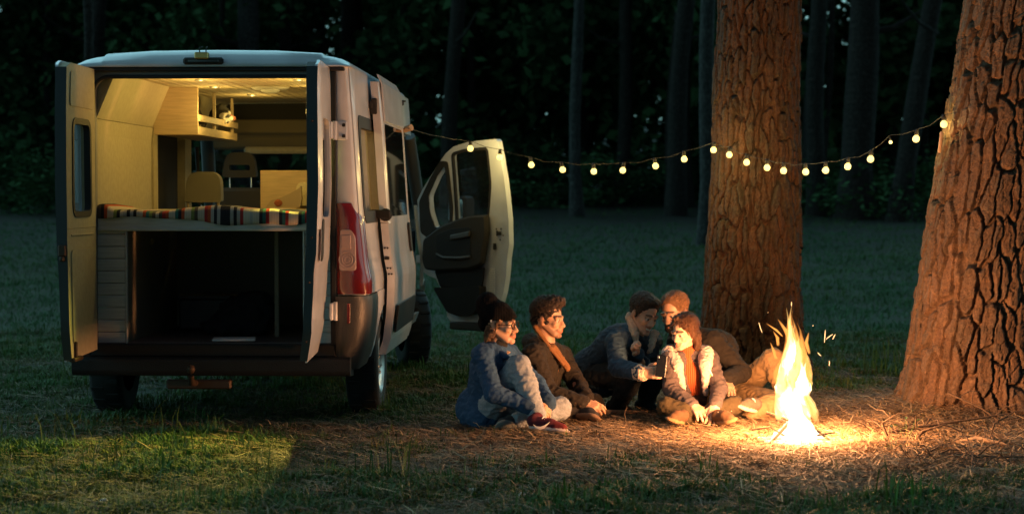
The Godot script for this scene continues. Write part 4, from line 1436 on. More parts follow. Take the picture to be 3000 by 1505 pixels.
	bx(st, Vector3(-0.55, 1.05, -2.58), Vector3(0.5, 0.6, 0.14), 0.03)
	part(be, "backrest", done(st), M.dark_seat)
	# belt pillar strap on the left
	part(van, "seat_belt", tube_mesh([Vector3(-0.76, 1.9, -3.22), Vector3(-0.74, 1.5, -3.2), Vector3(-0.72, 1.1, -3.2)], [0.02, 0.012, 0.012], 6), M.rubber)
	# kitchen end panel
	var kt := part(van, "kitchen_unit", box_mesh(Vector3(0.36, 1.12, -1.84), Vector3(0.72, 1.14, 0.02), 0.003), M.plywood)
	part(kt, "worktop", box_mesh(Vector3(0.55, 1.2, -2.4), Vector3(0.4, 0.03, 1.1), 0.004), M.plywood)
	part(kt, "upright_board", box_mesh(Vector3(0.84, 1.52, -0.95), Vector3(0.05, 0.36, 0.02), 0.004), M.plywood)
	part(van, "partition", box_mesh(Vector3(0.62, 1.62, -2.9), Vector3(0.62, 1.3, 0.02), 0.004), M.lining)
	# raised bed with storage below
	var bed := Node3D.new()
	bed.name = numbered(van, "bed_platform")
	van.add_child(bed, true)
	part(bed, "front_board", box_mesh(Vector3(0, 1.325, -0.075), Vector3(1.53, 0.105, 0.026), 0.004), M.painted_wood)
	part(bed, "edge_batten", box_mesh(Vector3(0, 1.286, -0.06), Vector3(1.528, 0.022, 0.012), 0.003), M.painted_wood)
	part(bed, "base_board", box_mesh(Vector3(0, 1.36, -0.93), Vector3(1.53, 0.02, 1.7), 0.003), M.plywood)
	st = ST()
	bx(st, Vector3(0, 1.385, -0.94), Vector3(1.5, 0.04, 1.66), 0.015)
	part(bed, "mattress", done(st), M.seat_cloth)
	for sg in [-1.0, 1.0]:
		for k in 10:
			part(bed, "plank", box_mesh(Vector3(sg * 0.68, 0.575 + 0.0795 * k, -0.085), Vector3(0.185, 0.0765, 0.018), 0.005), M.painted_wood)
		part(bed, "side_panel", box_mesh(Vector3(sg * 0.585, 0.93, -0.85), Vector3(0.014, 0.79, 1.5), 0.003), M.garage_wood)
		part(bed, "corner_post", box_mesh(Vector3(sg * 0.581, 0.93, -0.083), Vector3(0.012, 0.79, 0.03), 0.003), M.painted_wood)
	part(bed, "back_panel", box_mesh(Vector3(0, 0.93, -1.78), Vector3(1.5, 0.8, 0.016), 0.003), M.garage_wood)
	part(bed, "divider_post", box_mesh(Vector3(0.32, 0.93, -0.6), Vector3(0.03, 0.79, 0.03), 0.003), M.garage_wood)
	part(bed, "hook", tube_mesh([Vector3(-0.5, 1.2, -0.5), Vector3(-0.5, 1.18, -0.46), Vector3(-0.5, 1.21, -0.45)], [0.008], 6), M.brass)
	part(van, "load_floor", box_mesh(Vector3(0, 0.54, -2.0), Vector3(1.54, 0.014, 3.86), 0.003), M.floor_lino)
	part(van, "sill_trim", box_mesh(Vector3(0, 0.503, -0.008), Vector3(1.6, 0.085, 0.05), 0.01), M.black_plastic)

func van_materials() -> void:
	mat("edge_paint", Color(0.02, 0.03, 0.036), 0.45)
	mat("frame_paint", Color(0.2, 0.19, 0.18), 0.6)
	mat("dark_glass", Color(0.008, 0.009, 0.01), 0.04)
	mat("mid_plastic", Color(0.034, 0.033, 0.031), 0.7).metallic_specular = 0.3
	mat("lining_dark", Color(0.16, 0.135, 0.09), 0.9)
	mat("dark_seat", Color(0.045, 0.042, 0.038), 0.9)
	mat("garage_wood", Color(0.22, 0.19, 0.14), 0.8)
	mat("floor_lino", Color(0.12, 0.09, 0.085), 0.5)

# ---------------------------------------------------------------- people: one smooth surface per body, meshed by surface nets
var jobs := []

func cap(a: Vector3, b: Vector3, ra: float, rb: float, c: Color) -> Array: return [0, a, b, ra, rb, c]
func ell(p: Vector3, r: Vector3, bas: Basis, c: Color) -> Array: return [1, p, r, bas, 0.0, c]
func head_scaled(list: Array, s: float) -> Array:
	for q in list:
		if q[0] == 0:
			q[3] *= s
			q[4] *= s
		else: q[2] *= s
	return list
func cut(p: Vector3, r: Vector3, bas: Basis) -> Array: return [2, p, r, bas, 0.0, Color.BLACK]

func bone_distance(q: Array, p: Vector3) -> float:
	if q[0] == 0:
		var ab: Vector3 = q[2] - q[1]
		var t := clampf((p - q[1]).dot(ab) / maxf(ab.length_squared(), 1e-9), 0.0, 1.0)
		return (p - q[1] - ab * t).length() - lerpf(q[3], q[4], t)
	var l: Vector3 = (p - q[1]) * q[3]
	var k0: float = (l / q[2]).length()
	var k1: float = (l / (q[2] * q[2])).length()
	return k0 * (k0 - 1.0) / maxf(k1, 1e-6)

func net(job: Dictionary) -> void:
	var prims: Array = job.prims
	var cell: float = job.cell
	var k: float = job.k
	var lo := Vector3(1e9, 1e9, 1e9)
	var hi := -lo
	var spans := []
	for q in prims:
		var a: Vector3
		var b: Vector3
		if q[0] == 0:
			var r := maxf(q[3], q[4])
			a = q[1].min(q[2]) - Vector3.ONE * r
			b = q[1].max(q[2]) + Vector3.ONE * r
		else:
			var bs: Basis = q[3]
			var rr: Vector3 = q[2]
			var e := Vector3(absf(bs.x.x) * rr.x + absf(bs.y.x) * rr.y + absf(bs.z.x) * rr.z, absf(bs.x.y) * rr.x + absf(bs.y.y) * rr.y + absf(bs.z.y) * rr.z, absf(bs.x.z) * rr.x + absf(bs.y.z) * rr.y + absf(bs.z.z) * rr.z)
			a = q[1] - e
			b = q[1] + e
		spans.append([a, b])
		if q[0] != 2:
			lo = lo.min(a)
			hi = hi.max(b)
	lo -= Vector3.ONE * cell * 2.5
	hi += Vector3.ONE * cell * 2.5
	var nx := int((hi.x - lo.x) / cell) + 1
	var ny := int((hi.y - lo.y) / cell) + 1
	var nz := int((hi.z - lo.z) / cell) + 1
	var f := PackedFloat32Array()
	f.resize(nx * ny * nz)
	f.fill(1.0)
	var sxy := nx * ny
	for n in prims.size():
		var q: Array = prims[n]
		var m := k + cell * 2.5
		var i0 := maxi(0, int((spans[n][0].x - m - lo.x) / cell))
		var i1 := mini(nx - 1, int((spans[n][1].x + m - lo.x) / cell) + 1)
		var j0 := maxi(0, int((spans[n][0].y - m - lo.y) / cell))
		var j1 := mini(ny - 1, int((spans[n][1].y + m - lo.y) / cell) + 1)
		var k0: int = maxi(0, int((spans[n][0].z - m - lo.z) / cell))
		var k1: int = mini(nz - 1, int((spans[n][1].z + m - lo.z) / cell) + 1)
		var kind: int = q[0]
		var A: Vector3 = q[1]
		var ab := Vector3.ZERO
		var inv := 1.0
		var ra := 0.0
		var rb := 0.0
		var rr := Vector3.ONE
		var bs := Basis.IDENTITY
		if kind == 0:
			ab = q[2] - A
			inv = 1.0 / maxf(ab.length_squared(), 1e-9)
			ra = q[3]
			rb = q[4] - q[3]
		else:
			rr = q[2]
			bs = q[3]
		for kk in range(k0, k1 + 1):
			for j in range(j0, j1 + 1):
				var at := kk * sxy + j * nx + i0
				var p := Vector3(lo.x + i0 * cell, lo.y + j * cell, lo.z + kk * cell) - A
				for i in range(i0, i1 + 1):
					var d: float
					if kind == 0:
						var t := clampf(p.dot(ab) * inv, 0.0, 1.0)
						d = (p - ab * t).length() - ra - rb * t
					else:
						var l := (p * bs) / rr
						var e0 := l.length()
						d = e0 * (e0 - 1.0) / maxf((l / rr).length(), 1e-6)
					var o := f[at]
					if kind == 2:
						d = -d
						if d > o - k:
							var h := clampf(0.5 - 0.5 * (o - d) / k, 0.0, 1.0)
							f[at] = lerpf(o, d, h) + k * h * (1.0 - h)
					elif d < o + k:
						var h := clampf(0.5 + 0.5 * (o - d) / k, 0.0, 1.0)
						f[at] = lerpf(o, d, h) - k * h * (1.0 - h)
					at += 1
					p.x += cell
	var vid := {}
	var v := PackedVector3Array()
	var cells := PackedInt32Array()
	var off := [0, 1, nx, nx + 1, sxy, sxy + 1, sxy + nx, sxy + nx + 1]
	var edges := [[0, 1], [2, 3], [4, 5], [6, 7], [0, 2], [1, 3], [4, 6], [5, 7], [0, 4], [1, 5], [2, 6], [3, 7]]
	var corner := [Vector3(0, 0, 0), Vector3(1, 0, 0), Vector3(0, 1, 0), Vector3(1, 1, 0), Vector3(0, 0, 1), Vector3(1, 0, 1), Vector3(0, 1, 1), Vector3(1, 1, 1)]
	var near := cell * 2.6
	for kk in nz - 1:
		for j in ny - 1:
			var at := kk * sxy + j * nx
			for i in nx - 1:
				if absf(f[at]) < near:
					var c := 0
					for o in off:
						if f[at + o] < 0.0: c += 1
					if c > 0 and c < 8:
						var sum := Vector3.ZERO
						var cnt := 0
						for e in edges:
							var a := f[at + off[e[0]]]
							var b := f[at + off[e[1]]]
							if (a < 0.0) != (b < 0.0):
								sum += corner[e[0]].lerp(corner[e[1]], a / (a - b))
								cnt += 1
						vid[at] = v.size()
						cells.append(at)
						v.append(lo + (Vector3(i, j, kk) + sum / cnt) * cell)
				at += 1
	var ix := PackedInt32Array()
	var ds := [[1, nx, sxy], [nx, sxy, 1], [sxy, 1, nx]]
	for at in cells:
		var s := f[at] < 0.0
		for d in ds:
			if s != (f[at + d[0]] < 0.0):
				var a: int = vid.get(at, -1)
				var b: int = vid.get(at - d[1], -1)
				var c: int = vid.get(at - d[1] - d[2], -1)
				var e: int = vid.get(at - d[2], -1)
				if a < 0 or b < 0 or c < 0 or e < 0: continue
				if s: ix.append_array([a, c, b, a, e, c])
				else: ix.append_array([a, b, c, a, c, e])
	var amp: float = job.get("amp", 0.0)
	if amp > 0.0:
		var nn := PackedVector3Array()
		nn.resize(v.size())
		for i in range(0, ix.size(), 3):
			var n := (v[ix[i + 2]] - v[ix[i]]).cross(v[ix[i + 1]] - v[ix[i]])
			for z in 3: nn[ix[i + z]] += n
		var ns: FastNoiseLite = job.noise
		for i in v.size():
			v[i] += nn[i].normalized() * ns.get_noise_3dv(v[i] * job.get("stretch", Vector3.ONE)) * amp
	var col := PackedColorArray()
	col.resize(v.size())
	for i in v.size():
		var best := 1e9
		var c := Color.WHITE
		for q in prims:
			if q[0] == 2: continue
			var d := bone_distance(q, v[i])
			if d < best:
				best = d
				c = q[5]
		col[i] = c
	job.v = v
	job.c = col
	job.ix = ix

func net_task(i: int) -> void: net(jobs[i])

func shape(parent: Node, called: String, prims: Array, cell: float, k: float, m: Material, amp := 0.0, noise: FastNoiseLite = null, stretch := Vector3.ONE, join := "") -> void:
	jobs.append({"parent": parent, "called": called, "prims": prims, "cell": cell, "k": k, "mat": m, "amp": amp, "noise": noise, "stretch": stretch, "join": join})

func finish_shapes() -> void:
	var id := WorkerThreadPool.add_group_task(net_task, jobs.size())
	WorkerThreadPool.wait_for_group_task_completion(id)
	var i := 0
	while i < jobs.size():
		var j: Dictionary = jobs[i]
		var v: PackedVector3Array = j.v
		var c: PackedColorArray = j.c
		var ix: PackedInt32Array = j.ix
		i += 1
		while i < jobs.size() and jobs[i].join:
			var base := v.size()
			v.append_array(jobs[i].v)
			c.append_array(jobs[i].c)
			for q in jobs[i].ix: ix.append(q + base)
			i += 1
		part(j.parent, j.called, mesh_of(v, c, ix), j.mat)

func frame(up: Vector3, fwd: Vector3) -> Basis:
	var y := up.normalized()
	var x := y.cross(fwd).normalized()
	return Basis(x, y, x.cross(y))

# a head: origin between the ears, z towards the face
func head_bones(T: Transform3D, skin: Color, hairc: Color, beard: int, smile := 0.0) -> Array:
	var B := T.basis.orthonormalized()
	var s := T.basis.get_scale().x
	var out := []
	var e := func(p, r, c): out.append(ell(T * p, r * s, B, c))
	var c := func(a, b, ra, rb, cc): out.append(cap(T * a, T * b, ra * s, rb * s, cc))
	var lip := skin * Color(0.8, 0.5, 0.45)
	var jaw := skin.lerp(hairc, 0.45) if beard == 1 else (hairc if beard == 2 else skin)
	e.call(Vector3(0, 0.045, -0.012), Vector3(0.074, 0.082, 0.095), skin)
	e.call(Vector3(0, -0.02, 0.03), Vector3(0.06, 0.075, 0.06), skin)
	e.call(Vector3(0, -0.072, 0.036), Vector3(0.047, 0.036, 0.05), jaw)
	c.call(Vector3(-0.013, -0.1, 0.074), Vector3(0.013, -0.1, 0.074), 0.017, 0.017, jaw)
	for x in [-1, 1]:
		c.call(Vector3(x * 0.058, -0.035, 0.0), Vector3(x * 0.03, -0.088, 0.055), 0.018, 0.018, jaw)
		e.call(Vector3(x * 0.041, -0.026, 0.064), Vector3(0.02, 0.02, 0.02), skin)
		e.call(Vector3(x * 0.013, -0.038, 0.094), Vector3(0.011, 0.009, 0.011), skin)
		e.call(Vector3(x * 0.077, -0.005, -0.012), Vector3(0.01, 0.032, 0.019), skin * Color(1, 0.85, 0.8))
		c.call(Vector3(x * 0.012, 0.02, 0.087), Vector3(x * 0.05, 0.018, 0.074), 0.009, 0.008, skin)
	c.call(Vector3(0, 0.01, 0.084), Vector3(0, -0.034, 0.107), 0.009, 0.013, skin)
	for x in [-1, 1]: out.append(cut(T * Vector3(x * 0.032, 0.0, 0.1), Vector3(0.019, 0.012, 0.02) * s, B))
	for x in [-1, 1]:
		e.call(Vector3(x * 0.031, 0.0, 0.0765), Vector3(0.012, 0.009, 0.01), Color(0.5, 0.46, 0.42))
		e.call(Vector3(x * 0.031, -0.001, 0.0835), Vector3(0.0055, 0.0055, 0.0045), Color(0.03, 0.02, 0.015))
		c.call(Vector3(x * 0.017, 0.007, 0.083), Vector3(x * 0.045, 0.006, 0.075), 0.0045, 0.004, skin * Color(0.7, 0.6, 0.55))
		c.call(Vector3(x * 0.014, 0.025, 0.093), Vector3(x * 0.05, 0.024, 0.078), 0.0055, 0.0045, hairc.lerp(skin, 0.2))
		c.call(Vector3(0, -0.064, 0.092), Vector3(x * 0.024, -0.064 + smile * 0.01, 0.08), 0.0065, 0.004, lip)
		c.call(Vector3(0, -0.074, 0.09), Vector3(x * 0.019, -0.072 + smile * 0.006, 0.08), 0.0075, 0.004, lip)
		if smile > 0.5: c.call(Vector3(0, -0.068, 0.097), Vector3(x * 0.016, -0.066, 0.087), 0.0035, 0.003, Color(0.6, 0.55, 0.48))
		if beard > 0: c.call(Vector3(0, -0.053, 0.093), Vector3(x * 0.026, -0.06, 0.078), 0.006, 0.005, jaw)
	return out

func hand_bones(wrist: Vector3, dir: Vector3, back: Vector3, thumb_side: float, curl: float, skin: Color, spread := 0.16) -> Array:
	var d := dir.normalized()
	var x := d.cross(back).normalized()      # across the palm
	var n := x.cross(d).normalized()         # out of the back of the hand
	var out := [cap(wrist - d * 0.03, wrist + d * 0.02, 0.027, 0.026, skin)]
	var lens := [0.07, 0.079, 0.073, 0.057]
	for i in 4:
		var o := (i - 1.5) * -thumb_side
		var kn := wrist + d * (0.088 - 0.006 * absf(i - 1.0)) + x * o * 0.0185
		out.append(cap(wrist + d * 0.015 + x * o * 0.011, kn, 0.0155, 0.0125, skin))
		var fd := (d + x * o * spread).normalized()
		var p := kn
		var ang := 0.0
		for seg in 3:
			ang += curl * [0.75, 1.0, 0.7][seg] * (1.0 + 0.12 * i)
			var q: Vector3 = p + (fd * cos(ang) - n * sin(ang)) * lens[i] * [0.45, 0.31, 0.24][seg]
			out.append(cap(p, q, 0.0098 - 0.0006 * seg, 0.0092 - 0.0006 * seg, skin))
			p = q
	var tb := wrist + d * 0.028 + x * thumb_side * 0.022
	var t1 := tb + (d * 0.6 + x * thumb_side * 0.75 - n * 0.45).normalized() * 0.042
	var t2 := t1 + (d * 0.85 + x * thumb_side * 0.2 - n * 0.5 * (0.5 + curl)).normalized() * 0.034
	out.append(cap(wrist + d * 0.02 + x * thumb_side * 0.01, tb, 0.016, 0.015, skin))
	out.append(cap(tb, t1, 0.014, 0.0115, skin))
	out.append(cap(t1, t2, 0.0115, 0.0095, skin))
	return out

func torso_bones(J: Dictionary, fwd: Vector3, g: float, c: Color) -> Array:
	var up: Vector3 = J.neck - J.pelvis
	var B := frame(up, fwd)
	var a := [ell(J.pelvis + up * 0.06, Vector3(0.15 + g, 0.12 + g, 0.115 + g), B, c), ell(J.pelvis.lerp(J.chest, 0.55), Vector3(0.135 + g, 0.15, 0.1 + g), B, c), ell(J.chest + up * 0.02, Vector3(0.16 + g, 0.15 + g, 0.105 + g), B, c)]
	for s in ["shR", "shL"]: a.append(cap(J.neck - up * 0.1, J[s], 0.06 + g * 0.6, 0.05 + g, c))
	return a

func arm_bones(J: Dictionary, s: String, g: float, c: Color, stop := 1.0) -> Array:
	var w: Vector3 = J["el" + s].lerp(J["wr" + s], stop)
	return [cap(J["sh" + s], J["el" + s], 0.05 + g, 0.04 + g, c), cap(J["el" + s], w, 0.041 + g, 0.03 + g, c)]

func leg_bones(J: Dictionary, s: String, g: float, c: Color, stop := 1.0) -> Array:
	var w: Vector3 = J["kn" + s].lerp(J["an" + s], stop)
	return [cap(J["hip" + s], J["kn" + s], 0.078 + g, 0.054 + g, c), cap(J["kn" + s], J["kn" + s].lerp(w, 0.35), 0.055 + g, 0.055 + g, c), cap(J["kn" + s].lerp(w, 0.35), w, 0.055 + g, 0.037 + g, c)]

func shoe(parent: Node, heel: Vector3, toe: Vector3, up: Vector3, ankle: Vector3, upper: Color, sole: Color, laces := Color(0, 0, 0, 0), cap_c := Color(0, 0, 0, 0)) -> void:
	var d := (toe - heel).normalized()
	var x := up.cross(d).normalized()
	var u := d.cross(x).normalized()
	var L := heel.distance_to(toe)
	var tc := cap_c if cap_c.a > 0 else upper
	var B := Basis(x, u, d)
	var a := [cap(heel + u * 0.05, heel + d * L * 0.55 + u * 0.045, 0.037, 0.037, upper), cap(heel + d * L * 0.55 + u * 0.042, toe - d * 0.03 + u * 0.03, 0.037, 0.028, upper), cap(heel + u * 0.055, heel.lerp(ankle, 0.6) + u * 0.04, 0.04, 0.038, upper), cap(heel + d * L * 0.7 + u * 0.03, toe - d * 0.02 + u * 0.026, 0.038, 0.03, tc)]
	a.append(ell(heel + d * L * 0.5 + u * 0.012, Vector3(0.046, 0.017, L * 0.5 + 0.03), B, sole))
	a.append(ell(heel + d * L * 0.78 + u * 0.012, Vector3(0.049, 0.017, L * 0.25 + 0.02), B, sole))
	shape(parent, "shoe", a, 0.0065, 0.006, M.cloth_tint)
	if laces.a > 0:
		var st := ST()
		for i in 6:
			var p := heel + d * L * (0.3 + 0.075 * i) + u * (0.083 - 0.0035 * i)
			tube(st, [p - x * 0.026 - u * 0.012, p - x * 0.01 + d * 0.004, p + x * 0.01 + d * 0.004, p + x * 0.026 - u * 0.012], [0.0045], 6)
		part(parent, "laces", done(st), M.white_cloth)

func hair_strands(parent: Node, H: Transform3D, n: int, l: float, comb: Vector3, r: Vector3, c: Color, sd: int, low := -0.02) -> void:
	var q := RandomNumberGenerator.new()
	q.seed = sd
	var st := ST()
	st.set_smooth_group(-1)
	for i in n:
		var d := Vector3(q.randfn(), absf(q.randfn()) - 0.35, q.randfn() - 0.35).normalized()
		var p := Vector3(0, 0.058, -0.02) + d * r
		if p.y < low or (p.z > 0.045 and p.y < 0.095): continue
		var nrm := (d / r).normalized()
		var t := comb + Vector3(q.randfn(), q.randfn(), q.randfn()) * 0.35
		t = (t - nrm * t.dot(nrm)).normalized()
		var s := nrm.cross(t) * q.randf_range(0.0018, 0.0034)
		var m := p + t * l * 0.5 + nrm * 0.006
		var e := p + t * l * q.randf_range(0.7, 1.2) + nrm * q.randf_range(-0.004, 0.008)
		st.set_color(c * q.randf_range(0.6, 1.9))
		q4(st, H * (p - s), H * (m - s), H * (m + s), H * (p + s))
		t3(st, H * (m - s), H * e, H * (m + s))
	part(parent, "hair_strands", done(st), M.hair)

func build_people() -> void:
	var skin := Color(0.52, 0.31, 0.21)
	var folds := FastNoiseLite.new()
	folds.frequency = 13.0
	folds.fractal_type = FastNoiseLite.FRACTAL_RIDGED
	folds.fractal_octaves = 3
	var strands := FastNoiseLite.new()
	strands.frequency = 45.0
	strands.fractal_octaves = 2
	var fold := Vector3(1, 1.5, 1)
	# ------------------------------------------------------------ 1: beanie, denim jacket
	var o := Vector3(-0.15, 0, -12.0)
	var p := thing("person", "person in black beanie, glasses and blue denim jacket, one jeans knee raised", "person", o, 0.0, "friends sitting round the campfire")
	var J := {"pelvis": Vector3(-0.182, 0.141, -12.080) - o, "chest": Vector3(-0.141, 0.399, -12.000) - o, "neck": Vector3(-0.092, 0.533, -11.980) - o, "shR": Vector3(-0.187, 0.490, -11.840) - o, "shL": Vector3(-0.018, 0.462, -12.160) - o, "elR": Vector3(-0.116, 0.257, -11.740) - o, "wrR": Vector3(0.129, 0.172, -11.720) - o, "elL": Vector3(0.159, 0.277, -12.050) - o, "wrL": Vector3(0.231, 0.178, -11.860) - o,
		"hipR": Vector3(-0.149, 0.136, -11.960) - o, "knR": Vector3(0.043, 0.422, -11.820) - o, "anR": Vector3(0.172, 0.089, -11.700) - o, "hipL": Vector3(-0.143, 0.110, -12.150) - o, "knL": Vector3(0.308, 0.132, -12.000) - o, "anL": Vector3(-0.009, 0.063, -11.800) - o}
	var fw := Vector3(0.9, 0.15, 0.35)
	var look := Vector3(0.93, -0.1, 0.36)
	var H := Transform3D(frame(Vector3(-0.03, 1, 0), look).scaled(Vector3.ONE * 1.06), Vector3(-0.079, 0.672, -11.970) - o)
	var hair := Color(0.07, 0.035, 0.018)
	var skel := torso_bones(J, fw, -0.012, skin)
	skel.append_array(arm_bones(J, "R", -0.006, skin) + arm_bones(J, "L", -0.006, skin) + leg_bones(J, "R", -0.012, skin) + leg_bones(J, "L", -0.012, skin))
	skel.append(cap(J.neck - Vector3(0, 0.02, 0), H * Vector3(0, -0.04, -0.02), 0.06, 0.056, skin))
	shape(p, "body", skel, 0.02, 0.03, M.skin)
	shape(p, "", head_bones(H, skin, hair, 0) + [cap(J.neck, H * Vector3(0, -0.04, -0.02), 0.058, 0.056, skin), cap(H * Vector3(-0.024, -0.056, 0.088), H * Vector3(0.024, -0.056, 0.088), 0.0065, 0.0065, hair.lerp(skin, 0.25))], 0.005, 0.012, M.skin, 0.0, null, Vector3.ONE, "head")
	shape(p, "", hand_bones(J.wrR, Vector3(0.220, 0.136, -11.740) - o - J.wrR, Vector3(0, 0.75, 0.65), -1.0, 0.5, skin), 0.0045, 0.006, M.skin, 0.0, null, Vector3.ONE, "hand")
	shape(p, "", hand_bones(J.wrL, Vector3(0.216, 0.116, -11.780) - o - J.wrL, Vector3(0.8, 0.3, 0.5), 1.0, 0.55, skin), 0.0045, 0.006, M.skin, 0.0, null, Vector3.ONE, "hand")
	var denim := Color(0.032, 0.1, 0.22)
	var jk := torso_bones(J, fw, 0.017, denim) + arm_bones(J, "R", 0.014, denim, 0.98) + arm_bones(J, "L", 0.014, denim, 0.98) + [cap(J.elR.lerp(J.wrR, 0.86), J.elR.lerp(J.wrR, 0.97), 0.05, 0.047, denim * 0.75), cap(J.elL.lerp(J.wrL, 0.86), J.elL.lerp(J.wrL, 0.97), 0.05, 0.047, denim * 0.75)]
	jk.append(cap(J.pelvis + Vector3(-0.03, -0.02, 0), J.pelvis + Vector3(0.0, -0.05, 0.08), 0.15, 0.12, denim))
	jk.append(cut(J.chest + Vector3(0.18, 0.06, 0.08), Vector3(0.1, 0.2, 0.07), frame(J.neck - J.pelvis, fw)))
	shape(p, "denim_jacket", jk, 0.0095, 0.022, M.denim, 0.0105, folds, fold)
	var cl := [cap(J.neck + Vector3(-0.05, 0.0, 0.05), J.neck + Vector3(0.04, -0.05, 0.1), 0.028, 0.022, denim), cap(J.neck + Vector3(0.04, -0.05, 0.1), J.chest + Vector3(0.13, 0.06, 0.1), 0.022, 0.014, denim), cap(J.neck + Vector3(-0.07, 0.01, -0.02), J.neck + Vector3(0.03, -0.02, -0.09), 0.028, 0.022, denim), cap(J.neck + Vector3(-0.05, 0.0, 0.05), J.neck + Vector3(-0.07, 0.01, -0.02), 0.028, 0.028, denim)]
	shape(p, "collar", cl, 0.008, 0.012, M.denim)
	var tee := torso_bones(J, fw, 0.004, Color(0.06, 0.045, 0.045))
	for i in 5: tee.append(ell(J.chest + Vector3(0.115, 0.1 - 0.035 * i, 0.05 + 0.012 * (i % 3)), Vector3(0.018, 0.011, 0.018), Basis.IDENTITY, Color(0.35, 0.24, 0.17)))
	shape(p, "t_shirt", tee, 0.012, 0.02, M.cloth_tint)
	shape(p, "choker", [cap(J.neck + Vector3(0.0, 0.005, 0), J.neck + Vector3(0.01, 0.045, 0), 0.064, 0.06, Color(0.012, 0.012, 0.012))], 0.01, 0.01, M.cloth_tint)
	var jeans := Color(0.34, 0.4, 0.47)
	var tr := leg_bones(J, "R", 0.014, jeans, 0.9) + leg_bones(J, "L", 0.014, jeans, 0.85) + [ell(J.pelvis, Vector3(0.15, 0.12, 0.16), Basis.IDENTITY, jeans)]
	shape(p, "jeans", tr, 0.0095, 0.022, M.denim, 0.0105, folds, fold)
	shoe(p, Vector3(0.128, 0.043, -11.620) - o, Vector3(0.331, 0.030, -11.550) - o, Vector3(0.05, 1, -0.1), J.anR, Color(0.085, 0.01, 0.022), Color(0.5, 0.43, 0.42), Color(1, 1, 1), Color(0.12, 0.008, 0.012))
	shoe(p, Vector3(0.009, 0.034, -11.760) - o, Vector3(-0.077, 0.050, -11.700) - o, Vector3(0.2, 0.3, -0.9), J.anL, Color(0.05, 0.06, 0.07), Color(0.24, 0.27, 0.25))
	var mk := ST()   # the curved white mark on the side of the red shoe
	var c0: Vector3 = Vector3(0.131, 0.071, -11.560) - o
	var sw := [[0.0, 0.012, 0.0], [0.02, -0.006, 0.012], [0.045, -0.012, 0.02], [0.07, -0.002, 0.016], [0.095, 0.018, 0.007], [0.105, 0.03, 0.001]]
	for i in sw.size() - 1:
		var a: Array = sw[i]
		var b: Array = sw[i + 1]
		bx_strip(mk, c0 + Vector3(a[0], a[1] - a[2] * 0.5, 0.0), c0 + Vector3(b[0], b[1] - b[2] * 0.5, 0.0), c0 + Vector3(b[0], b[1] + b[2] * 0.5, 0.002), c0 + Vector3(a[0], a[1] + a[2] * 0.5, 0.002), 0.012)
	part(p, "shoe_mark", done(mk), M.white_cloth)
	var bn := [ell(H * Vector3(0, 0.07, -0.025), Vector3(0.092, 0.085, 0.108), H.basis.orthonormalized(), Color.WHITE), ell(H * Vector3(0, 0.12, -0.075), Vector3(0.075, 0.085, 0.075), H.basis.orthonormalized(), Color.WHITE), cap(H * Vector3(0, 0.045, 0.05), H * Vector3(0, 0.01, -0.085), 0.06, 0.055, Color.WHITE)]
	bn.append(cut(H * Vector3(0, -0.035, 0.09), Vector3(0.12, 0.075, 0.1), H.basis.orthonormalized()))
	shape(p, "beanie", bn, 0.008, 0.02, M.beanie_knit, 0.005, folds)
	part(p, "beanie_label", box_mesh(H * Vector3(-0.087, 0.03, -0.02), Vector3(0.012, 0.016, 0.004), 0.001), M.white_cloth)
	var hl := []
	for i in 9:
		var a := H * Vector3(-0.07 + 0.0175 * i, -0.01, -0.075 + 0.01 * absf(i - 4.0))
		hl.append(cap(a, a + Vector3(-0.015 + 0.006 * sin(i * 2.0), -0.075 - 0.02 * (i % 3), 0.01 * cos(i * 3.0)), 0.022, 0.016, hair * (0.8 + 0.25 * (i % 3))))
	shape(p, "hair", hl + [cap(H * Vector3(-0.078, 0.02, 0.02), H * Vector3(-0.07, -0.06, -0.03), 0.012, 0.018, hair)], 0.007, 0.01, M.hair, 0.012, strands, Vector3(1, 0.4, 1))
	glasses(p, H)
	# ------------------------------------------------------------ 2: dark jacket, tan shirt
	o = Vector3(0.2, 0, -12.45)
	p = thing("person", "person with dark quiff in dark hooded jacket over a tan shirt, hands clasped", "person", o, 0.0, "friends sitting round the campfire")
	J = {"pelvis": Vector3(0.194, 0.087, -12.600) - o, "chest": Vector3(0.211, 0.353, -12.500) - o, "neck": Vector3(0.228, 0.517, -12.460) - o, "shR": Vector3(0.140, 0.452, -12.280) - o, "shL": Vector3(0.336, 0.410, -12.640) - o, "elR": Vector3(0.237, 0.212, -12.200) - o, "wrR": Vector3(0.471, 0.149, -12.120) - o, "elL": Vector3(0.440, 0.231, -12.500) - o, "wrL": Vector3(0.501, 0.152, -12.300) - o,
		"hipR": Vector3(0.206, 0.071, -12.450) - o, "knR": Vector3(0.425, 0.111, -12.200) - o, "anR": Vector3(0.311, 0.056, -12.100) - o, "hipL": Vector3(0.224, 0.054, -12.700) - o, "knL": Vector3(0.541, 0.095, -12.550) - o, "anL": Vector3(0.338, 0.039, -12.300) - o}
	fw = Vector3(0.9, 0.1, 0.4)
	look = Vector3(0.9, -0.13, 0.42)
	H = Transform3D(frame(Vector3(0.04, 1, 0), look).scaled(Vector3.ONE * 1.03), Vector3(0.244, 0.676, -12.440) - o)
	hair = Color(0.03, 0.018, 0.012)
	skel = torso_bones(J, fw, -0.012, skin)
	skel.append_array(arm_bones(J, "R", -0.006, skin) + arm_bones(J, "L", -0.006, skin) + leg_bones(J, "R", -0.012, skin) + leg_bones(J, "L", -0.012, skin))
	skel.append(cap(J.neck - Vector3(0, 0.02, 0), H * Vector3(0, -0.04, -0.02), 0.062, 0.058, skin))
	shape(p, "body", skel, 0.02, 0.03, M.skin)
